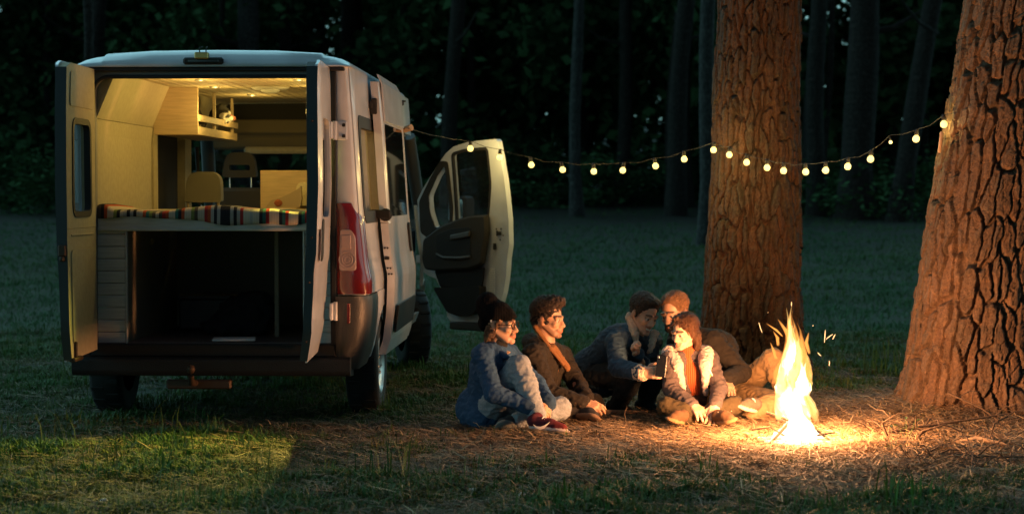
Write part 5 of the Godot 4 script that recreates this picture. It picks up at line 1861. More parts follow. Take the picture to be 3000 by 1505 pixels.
	shape(p, "", head_bones(H, skin, hair, 1) + [cap(J.neck, H * Vector3(0, -0.04, -0.02), 0.062, 0.058, skin)], 0.005, 0.012, M.skin, 0.0, null, Vector3.ONE, "head")
	shape(p, "", hand_bones(J.wrR, Vector3(0.549, 0.132, -12.080) - o - J.wrR, Vector3(0.1, 0.7, 0.7), -1.0, 0.5, skin), 0.0045, 0.006, M.skin, 0.0, null, Vector3.ONE, "hand")
	shape(p, "", hand_bones(J.wrL, Vector3(0.561, 0.134, -12.140) - o - J.wrL, Vector3(0.5, 0.8, 0.1), 1.0, 0.6, skin), 0.0045, 0.006, M.skin, 0.0, null, Vector3.ONE, "hand")
	var black := Color(0.022, 0.016, 0.013)
	jk = torso_bones(J, fw, 0.02, black) + arm_bones(J, "R", 0.017, black, 0.98) + arm_bones(J, "L", 0.017, black, 0.98)
	jk.append(cap(J.neck + Vector3(-0.08, -0.02, 0.06), J.neck + Vector3(-0.1, 0.0, -0.08), 0.06, 0.06, black))
	jk.append(cut(J.chest + Vector3(0.17, 0.1, 0.1), Vector3(0.055, 0.3, 0.09), frame(J.neck - J.pelvis, fw)))
	shape(p, "jacket", jk, 0.0095, 0.022, M.cloth_tint, 0.0105, folds, fold)
	var tan := Color(0.26, 0.125, 0.05)
	shape(p, "shirt", torso_bones(J, fw, -0.002, tan) + [cap(J.neck + Vector3(0.04, -0.03, 0.05), J.chest + Vector3(0.16, 0.0, 0.08), 0.03, 0.02, tan)], 0.01, 0.02, M.cloth_tint, 0.007, folds, Vector3(2, 0.6, 2))
	shape(p, "hood_lining", [cap(H * Vector3(-0.07, -0.05, -0.06), J.neck + Vector3(0.03, -0.03, 0.1), 0.018, 0.014, tan), cap(J.neck + Vector3(0.03, -0.03, 0.1), J.chest + Vector3(0.13, 0.03, 0.13), 0.014, 0.01, tan)], 0.008, 0.01, M.cloth_tint)
	shape(p, "trousers", leg_bones(J, "R", 0.016, black) + leg_bones(J, "L", 0.016, black) + [ell(J.pelvis, Vector3(0.16, 0.12, 0.16), Basis.IDENTITY, black)], 0.014, 0.03, M.cloth_tint, 0.012, folds, fold)
	shoe(p, Vector3(0.431, 0.054, -12.100) - o, Vector3(0.541, 0.061, -12.000) - o, Vector3(-0.5, 0.3, -0.75), J.anR, Color(0.03, 0.03, 0.035), Color(0.2, 0.13, 0.09))
	var hb := H.basis.orthonormalized()
	hl = [ell(H * Vector3(0, 0.06, -0.02), Vector3(0.084, 0.088, 0.104), hb, hair), ell(H * Vector3(0, 0.118, 0.035), Vector3(0.058, 0.045, 0.07), hb, hair), ell(H * Vector3(0.0, 0.116, 0.08), Vector3(0.045, 0.03, 0.03), hb, hair), cap(H * Vector3(-0.076, 0.03, 0.01), H * Vector3(-0.076, -0.02, 0.02), 0.012, 0.008, hair), cap(H * Vector3(0, 0.0, -0.08), H * Vector3(0, -0.04, -0.07), 0.045, 0.04, hair)]
	hl.append(cut(H * Vector3(0, -0.02, 0.1), Vector3(0.1, 0.085, 0.088), hb))
	shape(p, "hair", head_scaled(hl, H.basis.get_scale().x), 0.007, 0.012, M.hair, 0.016, strands)
	hair_strands(p, H, 900, 0.024, Vector3(0.1, 0.6, 0.3), Vector3(0.089, 0.098, 0.108), hair, 1, 0.0)
	for s in 2: part(p, "cuff_button", box_mesh(J.wrR + Vector3(-0.03 - 0.03 * s, -0.01 + 0.02 * s, 0.058), Vector3(0.012, 0.012, 0.006), 0.003), M.worn_steel)
	# ------------------------------------------------------------ 3: denim jacket with fleece collar, holding the phone
	o = Vector3(0.75, 0, -12.8)
	p = thing("person", "smiling person in denim jacket with fleece collar, squatting and holding a phone out", "person", o, 0.0, "friends sitting round the campfire")
	J = {"pelvis": Vector3(0.566, 0.292, -12.980) - o, "chest": Vector3(0.721, 0.469, -12.860) - o, "neck": Vector3(0.858, 0.577, -12.800) - o, "shR": Vector3(0.710, 0.503, -12.660) - o, "shL": Vector3(0.970, 0.488, -12.980) - o, "elR": Vector3(0.712, 0.354, -12.460) - o, "wrR": Vector3(0.862, 0.340, -12.180) - o, "elL": Vector3(0.914, 0.303, -12.860) - o, "wrL": Vector3(0.846, 0.437, -12.620) - o,
		"hipR": Vector3(0.593, 0.267, -12.840) - o, "knR": Vector3(0.808, 0.286, -12.600) - o, "anR": Vector3(0.716, 0.041, -12.760) - o, "hipL": Vector3(0.622, 0.254, -13.050) - o, "knL": Vector3(0.980, 0.304, -12.850) - o, "anL": Vector3(0.926, 0.026, -12.950) - o}
	fw = Vector3(0.6, -0.6, 0.5)
	look = Vector3(0.52, -0.42, 0.74)
	H = Transform3D(frame(Vector3(0.32, 1, 0.2), look).scaled(Vector3.ONE * 1.04), Vector3(0.900, 0.689, -12.740) - o)
	hair = Color(0.045, 0.025, 0.015)
	skel = torso_bones(J, fw, -0.012, skin)
	skel.append_array(arm_bones(J, "R", -0.006, skin) + arm_bones(J, "L", -0.006, skin) + leg_bones(J, "R", -0.012, skin) + leg_bones(J, "L", -0.012, skin))
	skel.append(cap(J.neck - Vector3(0.02, 0.02, 0), H * Vector3(0, -0.04, -0.02), 0.062, 0.058, skin))
	shape(p, "body", skel, 0.02, 0.03, M.skin)
	shape(p, "", head_bones(H, skin, hair, 0, 1.0) + [cap(J.neck, H * Vector3(0, -0.04, -0.02), 0.062, 0.058, skin)], 0.005, 0.012, M.skin, 0.0, null, Vector3.ONE, "head")
	shape(p, "", hand_bones(J.wrR, Vector3(0.949, 0.356, -12.100) - o - J.wrR, Vector3(-0.25, 0.1, 0.95), -1.0, 0.42, skin), 0.0045, 0.006, M.skin, 0.0, null, Vector3.ONE, "hand")
	shape(p, "", hand_bones(J.wrL, Vector3(0.819, 0.502, -12.560) - o - J.wrL, Vector3(-0.75, 0.1, -0.5), 1.0, 1.15, skin, 0.06), 0.0045, 0.006, M.skin, 0.0, null, Vector3.ONE, "hand")
	var denim2 := Color(0.035, 0.08, 0.14)
	jk = torso_bones(J, fw, 0.022, denim2) + arm_bones(J, "R", 0.018, denim2, 0.92) + arm_bones(J, "L", 0.018, denim2, 0.9)
	jk.append(cap(J.pelvis, J.pelvis + Vector3(0.06, -0.05, 0.1), 0.15, 0.13, denim2))
	jk.append(cut(J.chest + Vector3(0.18, -0.1, 0.16), Vector3(0.06, 0.28, 0.1), frame(J.neck - J.pelvis, fw)))
	shape(p, "denim_jacket", jk, 0.0095, 0.022, M.denim, 0.0105, folds, fold)
	var fleece := Color(0.6, 0.47, 0.36)
	shape(p, "fleece_collar", [cap(H * Vector3(-0.065, -0.04, -0.05), J.neck + Vector3(-0.02, -0.02, 0.12), 0.03, 0.026, fleece), cap(J.neck + Vector3(-0.02, -0.02, 0.12), J.chest + Vector3(0.13, -0.0, 0.16), 0.026, 0.016, fleece), cap(J.neck + Vector3(0.12, -0.02, 0.05), J.chest + Vector3(0.22, -0.03, 0.14), 0.03, 0.016, fleece)], 0.008, 0.01, M.fleece, 0.01, strands)
	shape(p, "fleece_cuff", [cap(J.elR.lerp(J.wrR, 0.86), J.elR.lerp(J.wrR, 0.95), 0.056, 0.05, fleece)], 0.008, 0.01, M.fleece, 0.008, strands)
	shape(p, "jacket_hem", [cap(J.pelvis + Vector3(0.0, -0.16, 0.16), J.pelvis + Vector3(0.2, -0.075, 0.22), 0.013, 0.013, fleece)], 0.008, 0.01, M.fleece, 0.006, strands)
	shape(p, "pullover", torso_bones(J, fw, 0.012, Color(0.02, 0.025, 0.03)), 0.014, 0.02, M.cloth_tint)
	var navy := Color(0.018, 0.02, 0.026)
	shape(p, "trousers", leg_bones(J, "R", 0.016, navy) + leg_bones(J, "L", 0.016, navy) + [ell(J.pelvis, Vector3(0.16, 0.13, 0.16), Basis.IDENTITY, navy)], 0.014, 0.03, M.cloth_tint, 0.012, folds, fold)
	shoe(p, Vector3(0.683, 0.008, -12.760) - o, Vector3(0.813, 0.010, -12.660) - o, Vector3.UP, J.anR, Color(0.02, 0.02, 0.022), Color(0.03, 0.03, 0.03))
	shoe(p, Vector3(0.893, -0.005, -12.950) - o, Vector3(1.013, -0.003, -12.850) - o, Vector3.UP, J.anL, Color(0.02, 0.02, 0.022), Color(0.03, 0.03, 0.03))
	hb = H.basis.orthonormalized()
	hl = [ell(H * Vector3(0, 0.06, -0.022), Vector3(0.086, 0.087, 0.106), hb, hair), ell(H * Vector3(0, 0.11, 0.035), Vector3(0.064, 0.032, 0.06), hb, hair), cap(H * Vector3(-0.076, 0.02, 0.012), H * Vector3(-0.077, -0.012, 0.015), 0.01, 0.007, hair), cap(H * Vector3(0, 0.0, -0.08), H * Vector3(0, -0.04, -0.07), 0.045, 0.04, hair), cut(H * Vector3(0, -0.01, 0.105), Vector3(0.1, 0.088, 0.09), hb)]
	shape(p, "hair", head_scaled(hl, H.basis.get_scale().x), 0.007, 0.012, M.hair, 0.008, strands)
	hair_strands(p, H, 800, 0.024, Vector3(0.3, -0.2, 0.5), Vector3(0.088, 0.09, 0.107), hair, 2, 0.0)
	# ------------------------------------------------------------ 4: rust polo neck, grey hooded jacket
	o = Vector3(1.15, 0, -12.25)
	p = thing("person", "person with chin length brown hair, rust polo neck and grey hooded jacket, sitting cross legged", "person", o, 0.0, "friends sitting round the campfire")
	J = {"pelvis": Vector3(1.230, 0.107, -12.420) - o, "chest": Vector3(1.194, 0.329, -12.340) - o, "neck": Vector3(1.158, 0.464, -12.300) - o, "shR": Vector3(1.042, 0.422, -12.260) - o, "shL": Vector3(1.305, 0.417, -12.320) - o, "elR": Vector3(1.039, 0.243, -12.160) - o, "wrR": Vector3(1.164, 0.152, -11.980) - o, "elL": Vector3(1.355, 0.243, -12.160) - o, "wrL": Vector3(1.306, 0.160, -11.950) - o,
		"hipR": Vector3(1.145, 0.075, -12.340) - o, "knR": Vector3(0.996, 0.143, -12.020) - o, "anR": Vector3(1.319, 0.056, -11.900) - o, "hipL": Vector3(1.313, 0.075, -12.340) - o, "knL": Vector3(1.440, 0.149, -12.040) - o, "anL": Vector3(1.086, 0.051, -11.940) - o}
	fw = Vector3(-0.05, 0.1, 1)
	look = Vector3(-0.6, -0.42, 0.68)
	H = Transform3D(frame(Vector3(-0.12, 1, 0.15), look).scaled(Vector3.ONE * 0.9), Vector3(1.132, 0.602, -12.260) - o)
	hair = Color(0.075, 0.032, 0.014)
	var fair := Color(0.62, 0.4, 0.29)
	skel = torso_bones(J, fw, -0.03, fair)
	skel.append_array(arm_bones(J, "R", -0.012, fair) + arm_bones(J, "L", -0.012, fair) + leg_bones(J, "R", -0.016, fair) + leg_bones(J, "L", -0.016, fair))
	skel.append(cap(J.neck - Vector3(0, 0.02, 0), H * Vector3(0, -0.04, -0.02), 0.05, 0.05, fair))
	shape(p, "body", skel, 0.02, 0.03, M.skin)
	shape(p, "", head_bones(H, fair, hair, 0), 0.005, 0.012, M.skin, 0.0, null, Vector3.ONE, "head")
	shape(p, "", hand_bones(J.wrR, Vector3(1.220, 0.106, -11.880) - o - J.wrR, Vector3(0.1, 0.65, 0.75), -1.0, 0.3, fair), 0.0045, 0.006, M.skin, 0.0, null, Vector3.ONE, "hand")
	shape(p, "", hand_bones(J.wrL, Vector3(1.285, 0.090, -11.870) - o - J.wrL, Vector3(0.05, 0.5, 0.85), 1.0, 0.3, fair), 0.0045, 0.006, M.skin, 0.0, null, Vector3.ONE, "hand")
	var rust := Color(0.5, 0.1, 0.03)
	shape(p, "polo_neck", torso_bones(J, fw, -0.01, rust) + [cap(J.neck - Vector3(0, 0.03, 0), J.neck + Vector3(0, 0.035, 0.005), 0.068, 0.056, rust)], 0.01, 0.02, M.knit)
	var grey := Color(0.092, 0.072, 0.072)
	jk = torso_bones(J, fw, 0.01, grey) + arm_bones(J, "R", 0.009, grey, 0.97) + arm_bones(J, "L", 0.009, grey, 0.97)
	jk.append(cut(J.chest + Vector3(-0.005, -0.02, 0.17), Vector3(0.062, 0.3, 0.115), frame(J.neck - J.pelvis, fw)))
	shape(p, "hooded_jacket", jk, 0.0095, 0.02, M.cloth_tint, 0.0105, folds, fold)
	var cream := Color(0.62, 0.5, 0.44)
	shape(p, "fleece_hood", [cap(J.neck + Vector3(-0.12, 0.0, 0.02), J.neck + Vector3(-0.075, -0.07, 0.12), 0.052, 0.04, cream), cap(J.neck + Vector3(-0.075, -0.07, 0.12), J.chest + Vector3(-0.068, -0.09, 0.135), 0.034, 0.018, cream), cap(J.neck + Vector3(0.12, 0.0, 0.02), J.neck + Vector3(0.11, -0.06, 0.12), 0.054, 0.044, cream), cap(J.neck + Vector3(0.11, -0.06, 0.12), J.chest + Vector3(0.078, -0.12, 0.135), 0.038, 0.018, cream), cap(J.neck + Vector3(-0.1, 0, -0.06), J.neck + Vector3(0.1, 0, -0.06), 0.055, 0.055, grey)], 0.008, 0.012, M.fleece, 0.008, strands)
	var zp := ST()
	tube(zp, [J.neck + Vector3(-0.15, 0.015, 0.045), J.neck + Vector3(-0.1, -0.09, 0.135), J.chest + Vector3(-0.092, -0.03, 0.14), J.chest + Vector3(-0.07, -0.2, 0.12)], [0.006], 6)
	tube(zp, [J.neck + Vector3(0.16, 0.01, 0.04), J.neck + Vector3(0.13, -0.095, 0.135), J.chest + Vector3(0.11, -0.05, 0.14), J.chest + Vector3(0.09, -0.2, 0.12)], [0.006], 6)
	part(p, "zip", done(zp), M.brass)
	var ds := ST()
	tube(ds, [J.neck + Vector3(-0.1, -0.09, 0.14), J.chest + Vector3(-0.1, -0.05, 0.15), J.chest + Vector3(-0.07, -0.17, 0.15)], [0.005], 6)
	part(p, "drawstring", done(ds), M.white_cloth)
	ds = ST()
	tube(ds, [J.neck + Vector3(0.13, -0.09, 0.14), J.chest + Vector3(0.13, -0.03, 0.145), J.chest + Vector3(0.125, -0.15, 0.14)], [0.006], 6)
	part(p, "drawstring", done(ds), M.white_cloth)
	var olive := Color(0.055, 0.04, 0.018)
	shape(p, "trousers", leg_bones(J, "R", -0.002, olive, 0.95) + leg_bones(J, "L", -0.002, olive, 0.95) + [ell(J.pelvis + Vector3(0, 0, 0.03), Vector3(0.16, 0.1, 0.15), Basis.IDENTITY, Color(0.03, 0.025, 0.02))], 0.0095, 0.022, M.cloth_tint, 0.0105, folds, fold)
	var boot := Color(0.1, 0.05, 0.02)
	shoe(p, Vector3(1.329, 0.054, -11.840) - o, Vector3(1.397, 0.077, -11.720) - o, Vector3(-0.3, 0.9, 0.1), J.anR, boot, Color(0.24, 0.14, 0.06))
	shoe(p, Vector3(1.069, 0.054, -11.840) - o, Vector3(0.995, 0.079, -11.740) - o, Vector3(0.3, 0.9, 0.1), J.anL, boot, Color(0.24, 0.14, 0.06))
	hb = H.basis.orthonormalized()
	hl = [ell(H * Vector3(0, 0.058, -0.02), Vector3(0.086, 0.084, 0.105), hb, hair), cap(H * Vector3(0.07, 0.05, 0.0), H * Vector3(0.075, -0.05, -0.02), 0.024, 0.022, hair), cap(H * Vector3(0.08, -0.03, -0.045), H * Vector3(0.095, -0.12, -0.02), 0.034, 0.02, hair), cap(H * Vector3(0.04, -0.02, -0.075), H * Vector3(0.05, -0.11, -0.05), 0.04, 0.026, hair), cap(H * Vector3(-0.04, -0.02, -0.075), H * Vector3(-0.045, -0.1, -0.05), 0.038, 0.026, hair), cap(H * Vector3(-0.075, 0.0, -0.03), H * Vector3(-0.078, -0.07, -0.02), 0.026, 0.02, hair), cap(H * Vector3(-0.02, 0.115, 0.055), H * Vector3(0.07, 0.05, 0.05), 0.026, 0.02, hair), cap(H * Vector3(0.0, 0.115, 0.05), H * Vector3(-0.068, 0.06, 0.045), 0.024, 0.014, hair)]
	hl.append(cut(H * Vector3(-0.01, -0.025, 0.115), Vector3(0.078, 0.115, 0.095), hb))
	shape(p, "hair", head_scaled(hl, H.basis.get_scale().x), 0.007, 0.012, M.hair, 0.014, strands, Vector3(1.2, 0.5, 1.2))
	hair_strands(p, H, 1100, 0.06, Vector3(0.25, -0.9, -0.15), Vector3(0.088, 0.088, 0.108), hair, 3, -0.05)
	# ------------------------------------------------------------ 5: bearded, dark jacket, khaki trousers
	o = Vector3(1.3, 0, -12.8)
	p = thing("person", "bearded person in dark jacket and khaki trousers, leaning in from behind the fireside group", "person", o, 0.0, "friends sitting round the campfire")
	J = {"pelvis": Vector3(1.544, 0.152, -13.000) - o, "chest": Vector3(1.397, 0.397, -12.920) - o, "neck": Vector3(1.234, 0.563, -12.860) - o, "shR": Vector3(1.167, 0.486, -13.000) - o, "shL": Vector3(1.388, 0.505, -12.760) - o, "elL": Vector3(1.559, 0.303, -12.660) - o, "wrL": Vector3(1.434, 0.272, -12.460) - o, "elR": Vector3(1.136, 0.278, -13.050) - o, "wrR": Vector3(1.147, 0.138, -12.900) - o,
		"hipR": Vector3(1.508, 0.125, -12.850) - o, "knR": Vector3(1.764, 0.134, -12.300) - o, "anR": Vector3(1.556, 0.098, -12.120) - o, "hipL": Vector3(1.597, 0.140, -13.000) - o, "knL": Vector3(1.777, 0.392, -12.660) - o, "anL": Vector3(1.875, 0.089, -12.500) - o}
	fw = Vector3(-0.2, 0.0, 1)
	look = Vector3(-0.55, -0.38, 0.72)
	H = Transform3D(frame(Vector3(-0.22, 1, 0.1), look).scaled(Vector3.ONE * 1.05), Vector3(1.120, 0.693, -12.820) - o)
	hair = Color(0.2, 0.1, 0.045)
	var bhair := Color(0.045, 0.028, 0.018)
	skel = torso_bones(J, fw, -0.012, skin)
	skel.append_array(arm_bones(J, "R", -0.006, skin) + arm_bones(J, "L", -0.006, skin) + leg_bones(J, "R", -0.012, skin) + leg_bones(J, "L", -0.012, skin))
	skel.append(cap(J.neck, H * Vector3(0, -0.04, -0.02), 0.062, 0.058, skin))
	shape(p, "body", skel, 0.02, 0.03, M.skin)
	shape(p, "", head_bones(H, skin, hair.lerp(bhair, 0.4), 0) + [cap(J.neck, H * Vector3(0, -0.04, -0.02), 0.062, 0.058, skin)], 0.005, 0.012, M.skin, 0.0, null, Vector3.ONE, "head")
	shape(p, "", hand_bones(J.wrL, Vector3(1.455, 0.204, -12.360) - o - J.wrL, Vector3(0.3, 0.45, 0.85), 1.0, 0.3, skin), 0.0045, 0.006, M.skin, 0.0, null, Vector3.ONE, "hand")
	hb = H.basis.orthonormalized()
	shape(p, "beard", [ell(H * Vector3(0, -0.075, 0.045), Vector3(0.056, 0.045, 0.06), hb, bhair), cap(H * Vector3(0.066, -0.015, 0.005), H * Vector3(0.035, -0.09, 0.06), 0.014, 0.022, bhair), cap(H * Vector3(-0.066, -0.015, 0.005), H * Vector3(-0.035, -0.09, 0.06), 0.014, 0.022, bhair), cap(H * Vector3(0, -0.11, 0.07), H * Vector3(0, -0.135, 0.06), 0.028, 0.02, bhair), cap(H * Vector3(-0.028, -0.056, 0.09), H * Vector3(0.028, -0.056, 0.09), 0.009, 0.009, bhair)], 0.006, 0.012, M.hair, 0.008, strands)
	hl = [ell(H * Vector3(0, 0.06, -0.022), Vector3(0.086, 0.086, 0.106), hb, hair), cap(H * Vector3(0.074, 0.02, 0.0), H * Vector3(0.074, -0.02, 0.01), 0.01, 0.008, hair), cap(H * Vector3(0, 0.0, -0.08), H * Vector3(0, -0.04, -0.07), 0.045, 0.04, hair), cut(H * Vector3(0, -0.005, 0.11), Vector3(0.1, 0.1, 0.085), hb)]
	shape(p, "hair", head_scaled(hl, H.basis.get_scale().x), 0.007, 0.012, M.hair, 0.007, strands)
	hair_strands(p, H, 800, 0.022, Vector3(0.2, 0.1, -0.6), Vector3(0.087, 0.088, 0.106), hair, 4, 0.0)
	var dark := Color(0.018, 0.013, 0.01)
	jk = torso_bones(J, fw, 0.024, dark) + arm_bones(J, "L", 0.021, dark, 0.97) + arm_bones(J, "R", 0.026, dark)
	jk.append(cap(J.pelvis, J.pelvis + Vector3(0.08, -0.02, 0.06), 0.15, 0.12, dark))
	shape(p, "jacket", jk, 0.0095, 0.022, M.cloth_tint, 0.0105, folds, fold)
	var khaki := Color(0.24, 0.16, 0.075)
	shape(p, "trousers", leg_bones(J, "R", 0.016, khaki, 0.97) + leg_bones(J, "L", 0.016, khaki, 0.97) + [ell(J.pelvis + Vector3(0, -0.02, 0), Vector3(0.16, 0.13, 0.16), Basis.IDENTITY, khaki)], 0.0095, 0.022, M.cloth_tint, 0.0105, folds, fold)
	shoe(p, Vector3(1.562, 0.103, -12.060) - o, Vector3(1.470, 0.132, -12.000) - o, Vector3(0.35, 0.9, 0.1), J.anR, Color(0.1, 0.08, 0.06), Color(0.5, 0.42, 0.34), Color(1, 1, 1))
	shoe(p, Vector3(1.857, 0.052, -12.500) - o, Vector3(1.916, 0.054, -12.360) - o, Vector3.UP, J.anL, Color(0.25, 0.24, 0.26), Color(0.4, 0.36, 0.32))
	finish_shapes()
	# the phone in the hand of the squatting person
	var ph := thing("phone", "black mobile phone held up in the squatting person's outstretched hand", "phone", Vector3(0.969, 0.399, -12.070), 0.0)
	var tilt := Basis(Vector3.UP, -0.5) * Basis(Vector3.BACK, -0.12)
	part(ph, "case", box_mesh(Vector3.ZERO, Vector3(0.072, 0.145, 0.01), 0.004, tilt), M.phone_black)
	part(ph, "screen", box_mesh(tilt * Vector3(0, 0, -0.0052), Vector3(0.064, 0.135, 0.002), 0.0008, tilt), M.dark_glass)
	part(ph, "camera_lens", box_mesh(tilt * Vector3(-0.024, 0.056, 0.0055), Vector3(0.012, 0.012, 0.003), 0.001, tilt), M.steel)

func bx_strip(st: SurfaceTool, a: Vector3, b: Vector3, c: Vector3, d: Vector3, t: float) -> void:
	var z := Vector3(0, 0, t)
	st.set_smooth_group(-1)
	q4(st, d + z, c + z, b + z, a + z)
	q4(st, a, b, c, d)
	q4(st, a, a + z, b + z, b)
	q4(st, d + z, d, c, c + z)

func glasses(p: Node, H: Transform3D) -> void:
	var st := ST()
	for x in [-1, 1]:
		var pts := []
		for k in 17:
			var a := TAU * k / 16.0
			pts.append(H * Vector3(x * 0.033 + cos(a) * 0.026, -0.002 + sin(a) * 0.021, 0.103 - 0.25 * absf(cos(a) * 0.026 + 0.01 * x * x) * 0.3))
		tube(st, pts, [0.0032], 6, false)
		tube(st, [H * Vector3(x * 0.058, 0.004, 0.098), H * Vector3(x * 0.078, 0.006, 0.03), H * Vector3(x * 0.081, 0.004, -0.02)], [0.003], 6)
	tube(st, [H * Vector3(-0.008, 0.002, 0.104), H * Vector3(0.008, 0.002, 0.104)], [0.003], 6)
	part(p, "glasses", done(st), M.black_plastic)

func people_materials() -> void:
	var m := mat("skin", Color(1, 1, 1), 0.5)
	m.vertex_color_use_as_albedo = true
	m.subsurf_scatter_enabled = true
	m.subsurf_scatter_strength = 0.12
	m = mat("cloth_tint", Color(1, 1, 1), 0.9)
	m.vertex_color_use_as_albedo = true
	m.normal_enabled = true
	m.normal_scale = 0.5
	m.normal_texture = M.lining.normal_texture
	tri(m, 6.0)
	m = mat("denim", Color(1, 1, 1), 0.9)
	m.vertex_color_use_as_albedo = true
	m.albedo_texture = noise_tex(FastNoiseLite.TYPE_SIMPLEX, 0.05, 5, 256, false, 1.0, ramp2(0.8, 1.0), 41)
	m.normal_enabled = true
	m.normal_scale = 0.6
	m.normal_texture = M.lining.normal_texture
	tri(m, 4.0)
	m = mat("fleece", Color(1, 1, 1), 1.0)
	m.vertex_color_use_as_albedo = true
	m.normal_enabled = true
	m.normal_texture = noise_tex(FastNoiseLite.TYPE_CELLULAR, 0.09, 2, 256, true, 8.0, null, 42)
	tri(m, 5.0)
	m = mat("knit", Color(1, 1, 1), 0.95)
	m.vertex_color_use_as_albedo = true
	m.normal_enabled = true
	var im := Image.create(64, 64, false, Image.FORMAT_RGBA8)
	for y in 64:
		for x in 64:
			var h := 0.5 + 0.5 * sin(x / 64.0 * TAU * 8.0)
			im.set_pixel(x, y, Color(h, h, h))
	im.bump_map_to_normal_map(3.0)
	m.normal_texture = ImageTexture.create_from_image(im)
	tri(m, 10.0)
	m = mat("beanie_knit", Color(0.006, 0.006, 0.007), 1.0)
	m.metallic_specular = 0.2
	m.normal_scale = 0.5
	m.normal_enabled = true
	m.normal_texture = M.knit.normal_texture
	tri(m, 12.0)
	m = mat("hair", Color(1, 1, 1), 0.55)
	m.vertex_color_use_as_albedo = true
	m.normal_enabled = true
	m.normal_texture = noise_tex(FastNoiseLite.TYPE_SIMPLEX, 0.12, 3, 256, true, 8.0, null, 43)
	m.uv1_triplanar = true
	m.uv1_scale = Vector3(14, 3, 14)
	mat("white_cloth", Color(0.7, 0.67, 0.66), 0.85)
	mat("phone_black", Color(0.01, 0.01, 0.012), 0.25)

# ---------------------------------------------------------------- campfire
func fire_materials() -> void:
	for f in [["flame_core", Color(1.0, 0.78, 0.4), 5.5], ["flame_mid", Color(1.0, 0.56, 0.17), 2.6], ["flame_outer", Color(1.0, 0.36, 0.07), 1.7]]:
		var m := mat(f[0], Color(0, 0, 0), 1.0)
		m.albedo_color = Color(0, 0, 0, 1)
		m.vertex_color_use_as_albedo = true
		m.transparency = BaseMaterial3D.TRANSPARENCY_ALPHA
		m.emission_enabled = true
		m.emission = f[1].linear_to_srgb()
		m.emission_energy_multiplier = f[2]
		m.metallic_specular = 0.0
	var m := mat("ember", Color(0.05, 0.03, 0.02), 1.0)
	m.emission_enabled = true
	m.emission = Color(1.0, 0.62, 0.25).linear_to_srgb()
	m.emission_energy_multiplier = 4.0
	m = mat("spark", Color(0.1, 0.05, 0.02), 1.0)
	m.emission_enabled = true
	m.emission = Color(1.0, 0.55, 0.22).linear_to_srgb()
	m.emission_energy_multiplier = 3.0
	mat("ash", Color(0.22, 0.2, 0.18), 1.0)
	mat("charred", Color(0.03, 0.025, 0.02), 0.9)
	m = mat("bulb_glass", Color(0.8, 0.75, 0.5), 0.3)
	m.emission_enabled = true
	m.emission = Color(1.0, 0.76, 0.22).linear_to_srgb()
	m.emission_energy_multiplier = 1.7
	m = mat("bulb_dim", Color(0.8, 0.75, 0.5), 0.3)
	m.emission_enabled = true
	m.emission = Color(1.0, 0.7, 0.25).linear_to_srgb()
	m.emission_energy_multiplier = 2.0

# one tongue of flame: a twisting, tapering sheet-like body; path of Vector3, widths across
func add_tongue(st: SurfaceTool, path: Array, wid: Array, sd: int, alpha: float) -> void:
	st.set_smooth_group(0)
	var n := FastNoiseLite.new()
	n.seed = sd
	n.frequency = 4.0
	n.fractal_octaves = 3
	var seg := 9
	var sub := 4
	var rings := []
	var al := []
	var total := (path.size() - 1) * sub
	for i in total + 1:
		var t := float(i) / sub
		var k := mini(int(t), path.size() - 2)
		var p: Vector3 = path[k].lerp(path[k + 1], smoothstep(0, 1, t - k) * 0.5 + (t - k) * 0.5)
		var w: float = lerpf(wid[k], wid[k + 1], t - k)
		var ring := []
		for s in seg:
			var a := TAU * s / seg
			var r := w * (1.0 + 0.55 * n.get_noise_3d(cos(a) * 0.12 + p.x, p.y * 0.55, sin(a) * 0.12))
			ring.append(p + Vector3(cos(a) * r, n.get_noise_2d(a * 0.3 * sin(a), p.y * 3.0) * w * 0.5, sin(a) * r * 0.7))
		rings.append(ring)
		var f := float(i) / total
		al.append(alpha * smoothstep(0.0, 0.2, f) * (1.0 - smoothstep(0.45, 1.0, f) * 0.9))
	for shell in [1.0, 0.72, 0.42]:   # thin nested veils, so that the edge is soft and the heart is dense
		for i in total:
			var mid: Array = []
			for z in [i, i + 1]:
				var c := Vector3.ZERO
				for q in rings[z]: c += q
				mid.append(c / seg)
			for s in seg:
				var l := (s + 1) % seg
				for v in [[i, s], [i + 1, s], [i + 1, l], [i, s], [i + 1, l], [i, l]]:
					var c: Vector3 = mid[v[0] - i]
					st.set_color(Color(1, 1, 1, clampf(al[v[0]] * (1.0 + 2.4 * n.get_noise_3d(v[1] * 0.9, path[0].y + v[0] * 0.05, shell)), 0.0, 1.0)))
					st.add_vertex(c + (rings[v[0]][v[1]] - c) * Vector3(shell, 1.0 - 0.12 * (1.0 - shell), shell))

